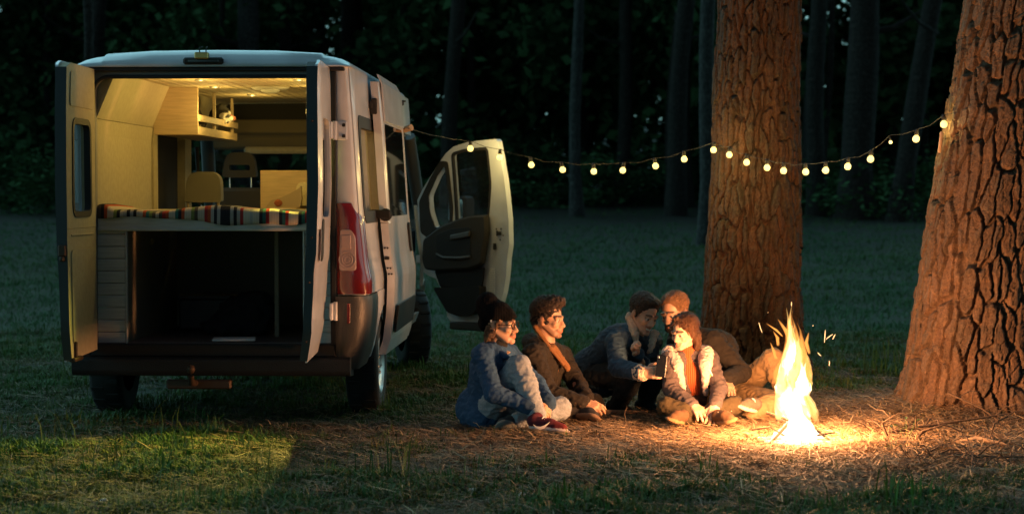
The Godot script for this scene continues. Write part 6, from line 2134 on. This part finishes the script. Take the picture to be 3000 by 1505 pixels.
func build_fire() -> void:
	var at := Vector3(1.74, 0.0, -11.2)
	var f := thing("campfire", "blazing campfire of stacked sticks with tall yellow flames", "campfire", at)
	rng.seed = 41
	# bed of ash and embers
	var st := ST()
	lathe(st, [Vector2(0.34, -0.01), Vector2(0.27, 0.012), Vector2(0.12, 0.03), Vector2(0, 0.035)], 24)
	part(f, "ash_bed", done(st), M.ash)
	for i in 60:
		var a := rng.randf() * TAU
		var d := sqrt(rng.randf()) * 0.27
		part(f, "ember", box_mesh(Vector3.ZERO, Vector3(rng.randf_range(0.02, 0.05), rng.randf_range(0.012, 0.025), rng.randf_range(0.015, 0.03)), 0.005), M.ember, Transform3D(Basis(Vector3.UP, rng.randf() * TAU) * Basis(Vector3.RIGHT, rng.randf_range(-0.4, 0.4)), Vector3(cos(a) * d * 1.25, 0.045 - d * 0.1, sin(a) * d)))
	# sticks leaning together and lying across
	for i in 10:
		var a := i * 2.399 + rng.randf() * 0.4
		var lean := i < 2
		var r0 := rng.randf_range(0.18, 0.28)
		var p0 := Vector3(cos(a) * r0, 0.015, sin(a) * r0 * 0.85)
		var b := a + PI + rng.randf_range(-0.7, 0.7)
		var r1 := rng.randf_range(0.02, 0.1) if lean else rng.randf_range(0.12, 0.3)
		var p1 := Vector3(cos(b) * r1, rng.randf_range(0.14, 0.3) if lean else rng.randf_range(0.03, 0.09), sin(b) * r1)
		var m := p0.lerp(p1, 0.5) + Vector3(rng.randfn(), rng.randfn(), rng.randfn()) * 0.008
		var r := rng.randf_range(0.004, 0.009)
		part(f, "stick", tube_mesh([p0, m, p1], [r, r * 1.05, r * 0.7], 7), M.twig if i % 3 else M.charred)
	# two bent twigs poking out on the left
	part(f, "stick", tube_mesh([Vector3(-0.3, 0.1, 0.05), Vector3(-0.19, 0.115, 0.04), Vector3(-0.1, 0.06, 0.02)], [0.006], 6), M.twig)
	part(f, "stick", tube_mesh([Vector3(-0.2, 0.19, -0.05), Vector3(-0.06, 0.15, 0.0)], [0.011, 0.009], 6), M.twig)
	# flames: bundles of thin ragged tongues that follow the column, each bundle with its own light
	var mid_x := [Vector2(0, 0), Vector2(0.16, -0.015), Vector2(0.3, -0.045), Vector2(0.45, -0.055), Vector2(0.6, -0.035), Vector2(0.85, -0.06)]
	var half := [Vector2(0, 0.22), Vector2(0.05, 0.185), Vector2(0.12, 0.14), Vector2(0.22, 0.112), Vector2(0.3, 0.1), Vector2(0.45, 0.1), Vector2(0.55, 0.075), Vector2(0.64, 0.045), Vector2(0.85, 0.018)]
	for g in 4:
		var y0: float = [0.0, 0.13, 0.28, 0.44][g]
		for kind in 3:
			var n: int = [[40, 18, 8], [10, 12, 8], [7, 13, 9], [3, 10, 11]][g][kind]
			var bundle := ST()
			for i in n:
				var h := rng.randf_range(0.12, 0.3) if g < 3 else rng.randf_range(0.1, 0.38)
				var s0 := y0 + (rng.randf_range(0.0, 0.06) if g > 0 else 0.0)
				var ox := rng.randf_range(-1.0, 1.0) * (0.62 if kind == 0 else 0.95)
				var oz := rng.randf_range(-0.7, 0.7)
				if g == 0: h *= maxf(0.25, 1.25 - 1.5 * absf(ox))
				var ph := rng.randf() * TAU
				var w0: float = rng.randf_range(0.022, 0.042) * [1.35, 1.0, 0.75][kind] * [1.2, 1.05, 1.05, 0.75][g]
				var path := []
				var wid := []
				for k in 6:
					var t := k / 5.0
					var y := s0 + h * t
					var e := curve(half, y)
					path.append(Vector3(curve(mid_x, y) + ox * e + 0.018 * sin(ph + t * 5.0) * t, y, oz * e + 0.014 * cos(ph * 1.7 + t * 4.0) * t))
					wid.append(w0 * [0.35, 0.85, 0.85, 0.52, 0.24, 0.03][k])
				add_tongue(bundle, path, wid, rng.randi() % 1000, [0.34, 0.26, 0.2][kind])
			tag(part(f, ["flame_heart", "flame", "flame_fringe"][kind], done(bundle), M[["flame_core", "flame_mid", "flame_outer"][kind]]), "", "", "", "stuff")
		omni(f, "flame_glow", Vector3(curve(mid_x, y0 + 0.11), y0 + 0.11, 0), Color(1.0, 0.672, 0.43), [3.2, 3.6, 2.8, 1.3][g], 0.09)
	for l in [
		[[Vector3(-0.05, 0.6, 0), Vector3(-0.09, 0.69, 0), Vector3(-0.14, 0.76, 0)], [0.014, 0.016, 0.003]],
		[[Vector3(-0.11, 0.655, 0), Vector3(-0.155, 0.7, 0), Vector3(-0.21, 0.735, 0)], [0.003, 0.012, 0.002]],
		[[Vector3(-0.14, 0.6, 0.01), Vector3(-0.145, 0.65, 0.01), Vector3(-0.17, 0.69, 0.01)], [0.008, 0.01, 0.002]],
		[[Vector3(-0.15, 0.52, 0), Vector3(-0.165, 0.57, 0), Vector3(-0.185, 0.62, 0)], [0.01, 0.009, 0.002]],
		[[Vector3(0.05, 0.55, 0), Vector3(0.03, 0.62, 0), Vector3(0.045, 0.68, 0)], [0.008, 0.012, 0.003]],
		[[Vector3(0.25, 0.0, 0.0), Vector3(0.25, 0.03, 0.0), Vector3(0.255, 0.075, 0)], [0.014, 0.011, 0.002]]]:
		var lick := ST()
		for k in 2: add_tongue(lick, l[0], l[1], 7 + k, 0.2)
		part(f, "flame_lick", done(lick), M.flame_outer)
	for s in [[-0.255, 0.74, 0.02, -0.06, 0], [-0.2, 0.8, 0, 0.001, 0], [0.14, 0.62, 0.005, 0.075, 0], [0.15, 0.64, 0.04, 0.03, 0], [0.19, 0.64, 0.015, 0.03, 0], [0.17, 0.48, 0.001, 0.03, 0], [0.07, 0.72, 0.002, 0.004, 0], [-0.5, 0.2, 0.004, 0.004, 0], [-0.42, 0.205, 0.004, 0.004, 0], [-0.06, 0.84, 0.0, 0.025, 0], [0.1, 0.56, 0.02, -0.02, 0]]:
		part(f, "spark", tube_mesh([Vector3(s[0], s[1], 0), Vector3(s[0] + s[2] * 0.5, s[1] + s[3] * 0.6, 0.004), Vector3(s[0] + s[2], s[1] + s[3], 0)], [0.0012, 0.0022, 0.001], 5), M.spark)

# ---------------------------------------------------------------- string of bulbs
func build_string_lights() -> void:
	var tops := [Vector3(-0.341, 1.930, -15.300), Vector3(-0.098, 1.857, -15.270), Vector3(0.153, 1.795, -15.240), Vector3(0.406, 1.755, -15.210), Vector3(0.663, 1.741, -15.180), Vector3(0.905, 1.749, -15.150), Vector3(1.157, 1.784, -15.120), Vector3(1.389, 1.839, -15.090), Vector3(1.626, 1.911, -15.020), Vector3(1.730, 1.868, -14.830), Vector3(1.839, 1.804, -14.620), Vector3(1.968, 1.760, -14.410), Vector3(2.067, 1.733, -14.200), Vector3(2.200, 1.722, -13.990), Vector3(2.315, 1.731, -13.780), Vector3(2.443, 1.755, -13.570), Vector3(2.569, 1.805, -13.360), Vector3(2.664, 1.906, -13.160), Vector3(2.806, 1.937, -12.950), Vector3(2.945, 2.030, -12.750)]
	var g := thing("string_lights", "string of round warm bulbs from van door past big pine to leaning pine", "string lights", tops[8])
	var o: Vector3 = tops[8]
	var path := [Vector3(-0.802, 2.020, -14.400) - o, Vector3(-0.653, 1.987, -14.900) - o, Vector3(-0.472, 1.960, -15.200) - o]
	for i in tops.size():
		path.append(tops[i] + Vector3(0, 0.022, 0) - o)
		if i < tops.size() - 1:
			path.append(tops[i].lerp(tops[i + 1], 0.5) + Vector3(0, 0.008 + 0.006 * sin(i * 2.0), 0) - o)
	path.append(Vector3(2.959, 2.054, -12.720) - o)
	path.append(Vector3(3.003, 2.063, -12.660) - o)
	part(g, "cord", tube_mesh(path, [0.0022], 6), M.rubber)
	var so := ST()
	lathe(so, [Vector2(0, 0.026), Vector2(0.011, 0.026), Vector2(0.0135, 0.012), Vector2(0.015, -0.016), Vector2(0.0, -0.016)], 12)
	var socket := done(so)
	var bu := ST()
	lathe(bu, [Vector2(0.01, 0.0), Vector2(0.013, -0.006), Vector2(0.021, -0.013), Vector2(0.0245, -0.024), Vector2(0.0245, -0.032), Vector2(0.021, -0.043), Vector2(0.012, -0.051), Vector2(0, -0.053)], 20)
	var bulb := done(bu)
	rng.seed = 3
	for i in tops.size():
		var at: Vector3 = tops[i] - o
		var b := Basis(Vector3.BACK, rng.randf_range(-0.16, 0.16)) * Basis(Vector3.RIGHT, rng.randf_range(-0.1, 0.1))
		var dim := i == 17
		var node := part(g, "bulb", bulb, M.bulb_dim if dim else M.bulb_glass, Transform3D(b * (Basis.from_scale(Vector3.ONE * 0.5) if dim else Basis()), at + b * Vector3(0, -0.014, 0)))
		var sk := part(node, "socket", socket, M.rubber, Transform3D(Basis(), Vector3(0, 0.014, 0)))
		omni(g, "bulb_glow", at + Vector3(0, -0.048 if not dim else -0.03, 0), Color(1.0, 0.86, 0.5), 0.012 if dim else 0.075, 0.024 if not dim else 0.012)

func build_van_contents() -> void:
	var V := Transform3D(Basis(Vector3.UP, -YAW), Vector3(-1.935, 0, -12.05))
	# blanket on the bed, its striped edge hanging over the board
	var t := thing("blanket", "striped woven blanket hanging over the rear edge of the van bed", "blanket", V * Vector3(0, 1.38, -0.1), -YAW)
	var cols := {"c": Color(0.62, 0.53, 0.42), "k": Color(0.018, 0.02, 0.03), "r": Color(0.42, 0.03, 0.03), "t": Color(0.035, 0.16, 0.14), "o": Color(0.5, 0.09, 0.03), "g": Color(0.2, 0.26, 0.07), "b": Color(0.1, 0.075, 0.06), "w": Color(0.45, 0.42, 0.4)}
	var seq := "bkoccgkcwkwkccotgbcbrocctkoccgbccrowkwkkkwkwrccwccktrcccktrcccktrccckwkw"
	var st := ST()
	st.set_smooth_group(0)
	var nx := seq.length() * 4
	var prof := func(x: float, j: int) -> Vector3:
		var s := x * 3.0
		var drop := 0.02 + 0.045 * smoothstep(-0.35, 0.1, x) - 0.03 * smoothstep(0.45, 0.78, x) + 0.006 * sin(s * 5.0)
		var lift := 0.012 * sin(s * 2.1 + 1.0) + 0.006 * sin(s * 7.0) + 0.018 * exp(-pow((x + 0.06) / 0.12, 2.0)) + 0.03 * exp(-pow((x + 0.73) / 0.05, 2.0))
		match j:
			0: return Vector3(x, 0.03 + lift * 0.6, -0.7)
			1: return Vector3(x, 0.034 + lift, -0.3)
			2: return Vector3(x, 0.036 + lift, 0.0)
			3: return Vector3(x, 0.032 + lift, 0.035 + 0.004 * sin(s * 9.0))
			4: return Vector3(x, 0.018 + lift * 0.5, 0.05 + 0.005 * sin(s * 9.0))
			5: return Vector3(x, -drop * 0.4, 0.054 + 0.007 * sin(s * 9.0))
			6: return Vector3(x, -drop, 0.052 + 0.012 * sin(s * 9.0 + 0.4))
		return Vector3(x, -drop, 0.042 + 0.012 * sin(s * 9.0 + 0.4))
	for i in nx:
		var x0 := lerpf(-0.762, 0.762, float(i) / nx)
		var x1 := lerpf(-0.762, 0.762, float(i + 1) / nx)
		st.set_color(cols[seq[i / 4]] * (0.75 + 0.15 * float(i % 2)))
		for j in 7: q4(st, prof.call(x0, j), prof.call(x1, j), prof.call(x1, j + 1), prof.call(x0, j + 1))
	part(t, "cloth", done(st), M.blanket_weave)
	# cushion and bags by the kitchen panel
	t = thing("pillow", "cream pillow leaning against the plywood panel in the van", "pillow", V * Vector3(0.44, 1.42, -1.6), -YAW)
	st = ST()
	prism(st, rounded([Vector2(-0.15, 0.0), Vector2(0.18, 0.0), Vector2(0.19, 0.2), Vector2(-0.13, 0.17)], 0.04, 5), -0.05, 0.05, Transform3D(Basis(Vector3.RIGHT, -0.2), Vector3.ZERO), 0.035)
	part(t, "cover", done(st), M.pillow_cloth)
	t = thing("plastic_bag", "crumpled clear plastic bag between pillow and plywood panel", "bag", V * Vector3(0.22, 1.42, -1.5), -YAW)
	var bag := FastNoiseLite.new()
	bag.frequency = 11.0
	bag.fractal_octaves = 2
	st = ST()
	prism(st, PackedVector2Array([Vector2(-0.12, 0.0), Vector2(0.13, 0.0), Vector2(0.14, 0.06), Vector2(0.135, 0.15), Vector2(0.12, 0.135), Vector2(0.06, 0.1), Vector2(-0.02, 0.065), Vector2(-0.08, 0.05)]), -0.03, 0.03, Transform3D(), 0.014)
	part(t, "bag_film", done(st), M.bag_film)
	shape(t, "printed_disc", [ell(Vector3(-0.03, 0.03, 0.03), Vector3(0.035, 0.03, 0.012), Basis.IDENTITY, Color(0.3, 0.09, 0.04))], 0.01, 0.02, M.cloth_tint, 0.006, bag)  # flat reddish printed disc on the front of the bag
	t = thing("snack_bag", "black and white crumpled bag poking out of the wooden ceiling shelf", "bag", V * Vector3(-0.48, 2.12, -2.78), -YAW)
	shape(t, "wrapper", [ell(Vector3(0, 0.02, 0), Vector3(0.08, 0.07, 0.12), Basis.IDENTITY, Color(0.02, 0.02, 0.022)), cap(Vector3(0, 0.06, 0.05), Vector3(0.04, 0.1, 0.0), 0.03, 0.015, Color(0.02, 0.02, 0.022)), cap(Vector3(0.04, -0.03, 0.09), Vector3(0.07, 0.0, -0.03), 0.02, 0.02, Color(0.55, 0.52, 0.48)), cap(Vector3(0.03, 0.015, 0.11), Vector3(0.06, 0.03, 0.05), 0.014, 0.014, Color(0.55, 0.52, 0.48)), cap(Vector3(0.05, 0.03, 0.0), Vector3(0.09, 0.0, -0.1), 0.02, 0.016, Color(0.3, 0.1, 0.06))], 0.01, 0.02, M.cloth_tint, 0.022, bag)
	t = thing("cloth_bundle", "dark bundle stowed at the near end of the wooden ceiling shelf", "bundle", V * Vector3(-0.55, 2.0, -2.05), -YAW)
	shape(t, "cloth", [ell(Vector3(0, 0.07, 0), Vector3(0.09, 0.09, 0.2), Basis.IDENTITY, Color(0.04, 0.035, 0.03)), ell(Vector3(0.02, -0.0, 0.1), Vector3(0.06, 0.03, 0.08), Basis.IDENTITY, Color(0.3, 0.25, 0.12))], 0.014, 0.02, M.cloth_tint, 0.03, bag)
	t = thing("jug", "pale plastic jug on the worktop behind the van side window", "jug", V * Vector3(0.82, 1.42, -1.2), -YAW)
	shape(t, "container", [cap(Vector3(0, 0.0, 0), Vector3(0, 0.14, 0), 0.07, 0.06, Color(0.5, 0.48, 0.4)), cap(Vector3(0, 0.16, 0), Vector3(0.02, 0.2, 0.1), 0.02, 0.02, Color(0.5, 0.48, 0.4))], 0.01, 0.02, M.cloth_tint, 0.008, bag)
	t = thing("rucksack", "dark rucksack lying in the storage space under the bed", "rucksack", V * Vector3(0.08, 0.55, -0.75), -YAW)
	shape(t, "sack", [ell(Vector3(0, 0.12, 0), Vector3(0.2, 0.16, 0.16), Basis.IDENTITY, Color(0.015, 0.015, 0.017)), ell(Vector3(-0.15, 0.06, 0.02), Vector3(0.15, 0.07, 0.12), Basis.IDENTITY, Color(0.015, 0.015, 0.017)), ell(Vector3(0.08, 0.2, 0), Vector3(0.12, 0.09, 0.1), Basis.IDENTITY, Color(0.018, 0.018, 0.02))], 0.016, 0.04, M.cloth_tint, 0.03, bag)
	t = thing("white_sheet", "flat white folded sheet on the van load floor", "sheet", V * Vector3(0.1, 0.56, -0.2), -YAW)
	part(t, "fold", box_mesh(Vector3(0, 0.0, 0), Vector3(0.28, 0.014, 0.2), 0.005, Basis(Vector3.UP, 0.15)), M.white_cloth)
	t = thing("storage_box", "grey storage box at the back of the space under the bed", "box", V * Vector3(-0.25, 0.55, -1.2), -YAW)
	part(t, "box_body", box_mesh(Vector3(0, 0.12, 0), Vector3(0.4, 0.22, 0.3), 0.015), M.grey_plastic)
	part(t, "box_lid", box_mesh(Vector3(0, 0.24, 0), Vector3(0.42, 0.03, 0.32), 0.008), M.grey_plastic)

func thing_materials() -> void:
	var m := mat("blanket_weave", Color(1, 1, 1), 0.95)
	m.vertex_color_use_as_albedo = true
	m.normal_enabled = true
	m.normal_texture = M.lining.normal_texture
	tri(m, 8.0)
	m = mat("pillow_cloth", Color(0.6, 0.54, 0.36), 0.9)
	m.normal_enabled = true
	m.normal_scale = 0.5
	m.normal_texture = M.soil.normal_texture
	tri(m, 2.0)
	m = mat("fresh_wood", Color(0.55, 0.36, 0.2), 0.7)
	m.albedo_texture = M.plywood.albedo_texture
	tri(m, 3.0)
	mat("bag_film", Color(0.4, 0.3, 0.16), 0.35)
	mat("green_leaf", Color(0.06, 0.13, 0.025), 0.6)

func build_small_things() -> void:
	# peg on the sliding door that carries the cord
	var t := thing("wooden_peg", "short round wooden peg sticking out of the sliding door edge", "peg", Vector3(-0.852, 2.008, -14.500))
	part(t, "peg", tube_mesh([Vector3.ZERO, Vector3(0.075, 0.022, 0.05)], [0.023, 0.026], 12), M.fresh_wood)
	t = thing("cord_clip", "small black fitting on the top front corner of the sliding door", "clip", Vector3(-0.883, 2.214, -14.500))
	var st := ST()
	bx(st, Vector3(0.02, 0.0, 0), Vector3(0.05, 0.03, 0.03), 0.008)
	tube(st, [Vector3(0.0, 0.0, 0), Vector3(0.04, 0.02, 0), Vector3(0.06, 0.02, 0)], [0.012, 0.01, 0.004], 7)
	tube(st, [Vector3(0.01, 0.0, 0.02), Vector3(0.02, -0.12, 0.03), Vector3(0.05, -0.2, 0.04)], [0.004], 5)
	part(t, "clip", done(st), M.rubber)
	# wooden toggle at the end of the bulb string
	t = thing("wooden_toggle", "slim wooden rod hanging below the last bulb beside the leaning pine", "rod", Vector3(2.918, 1.908, -12.720))
	part(t, "rod", tube_mesh([Vector3(0.008, 0.03, 0), Vector3(0.008, 0.02, 0), Vector3(-0.006, -0.105, 0), Vector3(-0.008, -0.115, 0)], [0.008, 0.012, 0.012, 0.007], 10), M.fresh_wood)
	# fallen branches between the fire and the leaning pine
	var br := [
		["pale barkless branch lying across the roots of the leaning pine", [Vector3(0.0, 0.03, 0), Vector3(0.12, 0.07, 0.03), Vector3(0.25, 0.05, 0.1), Vector3(0.34, 0.02, 0.2)], 0.02, Vector3(2.62, 0, -11.0)],
		["thin straight branch running to the right edge beneath the leaning pine", [Vector3(0, 0.06, 0), Vector3(0.3, 0.1, -0.05), Vector3(0.75, 0.16, -0.1)], 0.012, Vector3(2.3, 0, -11.35)],
		["arched twig standing up at the foot of the leaning pine", [Vector3(0, 0.0, 0), Vector3(-0.06, 0.14, 0), Vector3(0.04, 0.2, 0), Vector3(0.16, 0.17, 0.02)], 0.008, Vector3(2.28, 0, -11.15)],
		["forked twig beside the arched one at the foot of the leaning pine", [Vector3(0, 0.0, 0), Vector3(0.07, 0.1, 0.02), Vector3(0.2, 0.14, 0.02), Vector3(0.3, 0.1, 0.05)], 0.009, Vector3(2.38, 0, -11.1)],
		["long curved twig sweeping down from the leaning pine towards the right edge", [Vector3(0, 0.26, 0), Vector3(0.2, 0.17, 0.05), Vector3(0.4, 0.02, 0.15)], 0.007, Vector3(2.75, 0, -11.75)],
		["dark crooked branch lying in front of the leaning pine", [Vector3(0, 0.02, 0), Vector3(0.25, 0.04, 0.1), Vector3(0.5, 0.03, 0.12), Vector3(0.65, 0.05, 0.22)], 0.012, Vector3(2.25, 0, -10.6)],
		["short dark branch in the shade at the right edge", [Vector3(0, 0.03, 0), Vector3(0.22, 0.05, 0.02), Vector3(0.42, 0.03, 0.1)], 0.016, Vector3(2.6, 0, -9.9)],
		["drooping twig hanging at the right edge under the leaning pine", [Vector3(0.1, 0.2, 0), Vector3(0.02, 0.16, 0.02), Vector3(-0.03, 0.0, 0.04)], 0.007, Vector3(2.83, 0, -11.0)],
		["thin bare twig stuck upright in the ground between the seated friends", [Vector3(0, 0, 0), Vector3(0.02, 0.07, 0), Vector3(0.012, 0.1, 0), Vector3(0.03, 0.15, 0)], 0.004, Vector3(0.71, 0, -11.95)],
		["flat weathered plank-like branch lying behind the feet of the friends", [Vector3(0, 0.03, 0), Vector3(0.25, 0.035, -0.02), Vector3(0.5, 0.03, -0.05)], 0.025, Vector3(0.42, 0, -12.6)],
	]
	for b in br:
		t = thing("fallen_branch", b[0], "branch", b[3], 0.0, "sticks lying round the fire")
		var n: int = b[1].size()
		var rad := []
		for i in n: rad.append(b[2] * (1.0 - 0.55 * i / (n - 1)))
		part(t, "stem", tube_mesh(b[1], rad, 8), M.fresh_wood if b[2] > 0.018 else M.twig)
		rng.seed = n * 7 + int(b[2] * 1000)
		if b[2] < 0.02 and b[2] > 0.006:
			for k in 3:
				var i := 1 + k % (n - 1)
				var p: Vector3 = b[1][i - 1].lerp(b[1][i], rng.randf_range(0.3, 0.9))
				var e := p + Vector3(rng.randf_range(-0.12, 0.16), rng.randf_range(-0.01, 0.12), rng.randf_range(-0.08, 0.1))
				part(t, "side_twig", tube_mesh([p, p.lerp(e, 0.5) + Vector3(0, 0.02, 0), e], [b[2] * 0.5, b[2] * 0.4, 0.0015], 5), M.twig)
	# tangle of fine twigs around the pine's foot
	rng.seed = 77
	var tw := ST()
	for i in 150:
		var x := 2.2 + rng.randf() * 0.85
		var z := -11.9 + rng.randf() * 1.9
		var p := Vector3(x, gh(x, z) + rng.randf() * 0.04, z)
		var a := rng.randf() * TAU
		var l := rng.randf_range(0.06, 0.24)
		var d := Vector3(cos(a) * l, rng.randf_range(0.0, 0.08), sin(a) * l)
		tube(tw, [p, p + d * 0.5 + Vector3(0, rng.randf_range(0, 0.04), 0), p + d], [0.0035, 0.003, 0.001], 5)
	var brush := part(self, "brushwood", done(tw), M.twig)
	tag(brush, "tangle of fine dry twigs around the foot of the leaning pine", "brushwood", "", "stuff")
	# small plant near the front wheel, tufts by the fire
	var spots := [[-0.83, -14.3, "yellow lit green weed beside the van front wheel"], [2.2, -10.75, "small green weed right of the campfire"], [2.38, -11.2, "leafy seedling among twigs by the leaning pine"]]
	for s in spots:
		t = thing("weed", s[2], "weed", Vector3(s[0], gh(s[0], s[1]), s[1]), 0.0, "weeds near the camp")
		rng.seed = 9
		for k in 7:
			var a := k * 2.4
			var h := rng.randf_range(0.04, 0.16)
			part(t, "stalk", tube_mesh([Vector3.ZERO, Vector3(cos(a) * 0.02, h * 0.5, sin(a) * 0.02), Vector3(cos(a) * 0.05, h, sin(a) * 0.05)], [0.002, 0.0018, 0.001], 5), M.green_leaf)
			st = ST()
			var c := Vector3(cos(a) * 0.05, h, sin(a) * 0.05)
			var d := Vector3(cos(a), 0.3, sin(a)) * 0.035
			var w := Vector3(-sin(a), 0, cos(a)) * 0.012
			q4(st, c, c + d * 0.5 + w + Vector3(0, 0.006, 0), c + d, c + d * 0.5 - w + Vector3(0, 0.006, 0))
			part(t, "leaf", done(st), M.green_leaf)
	# pale stones and litter specks in the foreground grass
	rng.seed = 15
	var where := [[-1.05, -9.25, "small pale stone in the lamp-lit grass"], [-0.2, -9.45, "flat grey stone in the dark foreground grass"], [0.05, -9.3, "tiny pale stone right of the flat grey one"], [0.35, -9.25, "light chip of bark in the middle foreground"], [-2.0, -9.1, "pale clod at the lower left edge of the lamp-lit grass"], [0.24, -9.95, "small white stone in front of the red shoe"]]
	for s in where:
		t = thing("stone", s[2], "stone", Vector3(s[0], gh(s[0], s[1]) + 0.012, s[1]), rng.randf() * TAU, "stones in the grass")
		part(t, "stone", box_mesh(Vector3.ZERO, Vector3(rng.randf_range(0.03, 0.06), 0.022, rng.randf_range(0.02, 0.035)), 0.01), M.painted_wood)
	# brown cones lying about
	rng.seed = 31
	var cone := ST()
	for r in 6:
		for k in 8:
			var a := TAU * (k + 0.5 * (r % 2)) / 8.0
			var rr: float = [0.008, 0.014, 0.016, 0.015, 0.011, 0.006][r]
			bx(cone, Vector3(cos(a) * rr, r * 0.007 - 0.018, sin(a) * rr), Vector3(0.009, 0.005, 0.008), 0.002, Basis(Vector3.UP, -a))
	var cm := done(cone)
	var sides := ["left of the red shoe", "in front of the cross legged person", "before the campfire", "close to the leaning pine", "near the lower right corner", "in the grass below the campfire", "midway between red shoe and campfire", "at the left of the brown litter"]
	var cp := [[-0.4, -11.0], [1.0, -10.9], [1.5, -10.2], [2.25, -10.75], [2.1, -9.6], [1.2, -9.9], [0.75, -10.9], [-0.9, -10.7]]
	for i in 8:
		t = thing("pine_cone", "brown pine cone lying " + sides[i], "pine cone", Vector3(cp[i][0], gh(cp[i][0], cp[i][1]) + 0.018, cp[i][1]), rng.randf() * TAU, "pine cones on the ground")
		part(t, "cone", cm, M.twig, Transform3D(Basis(Vector3.RIGHT, 1.4), Vector3.ZERO))
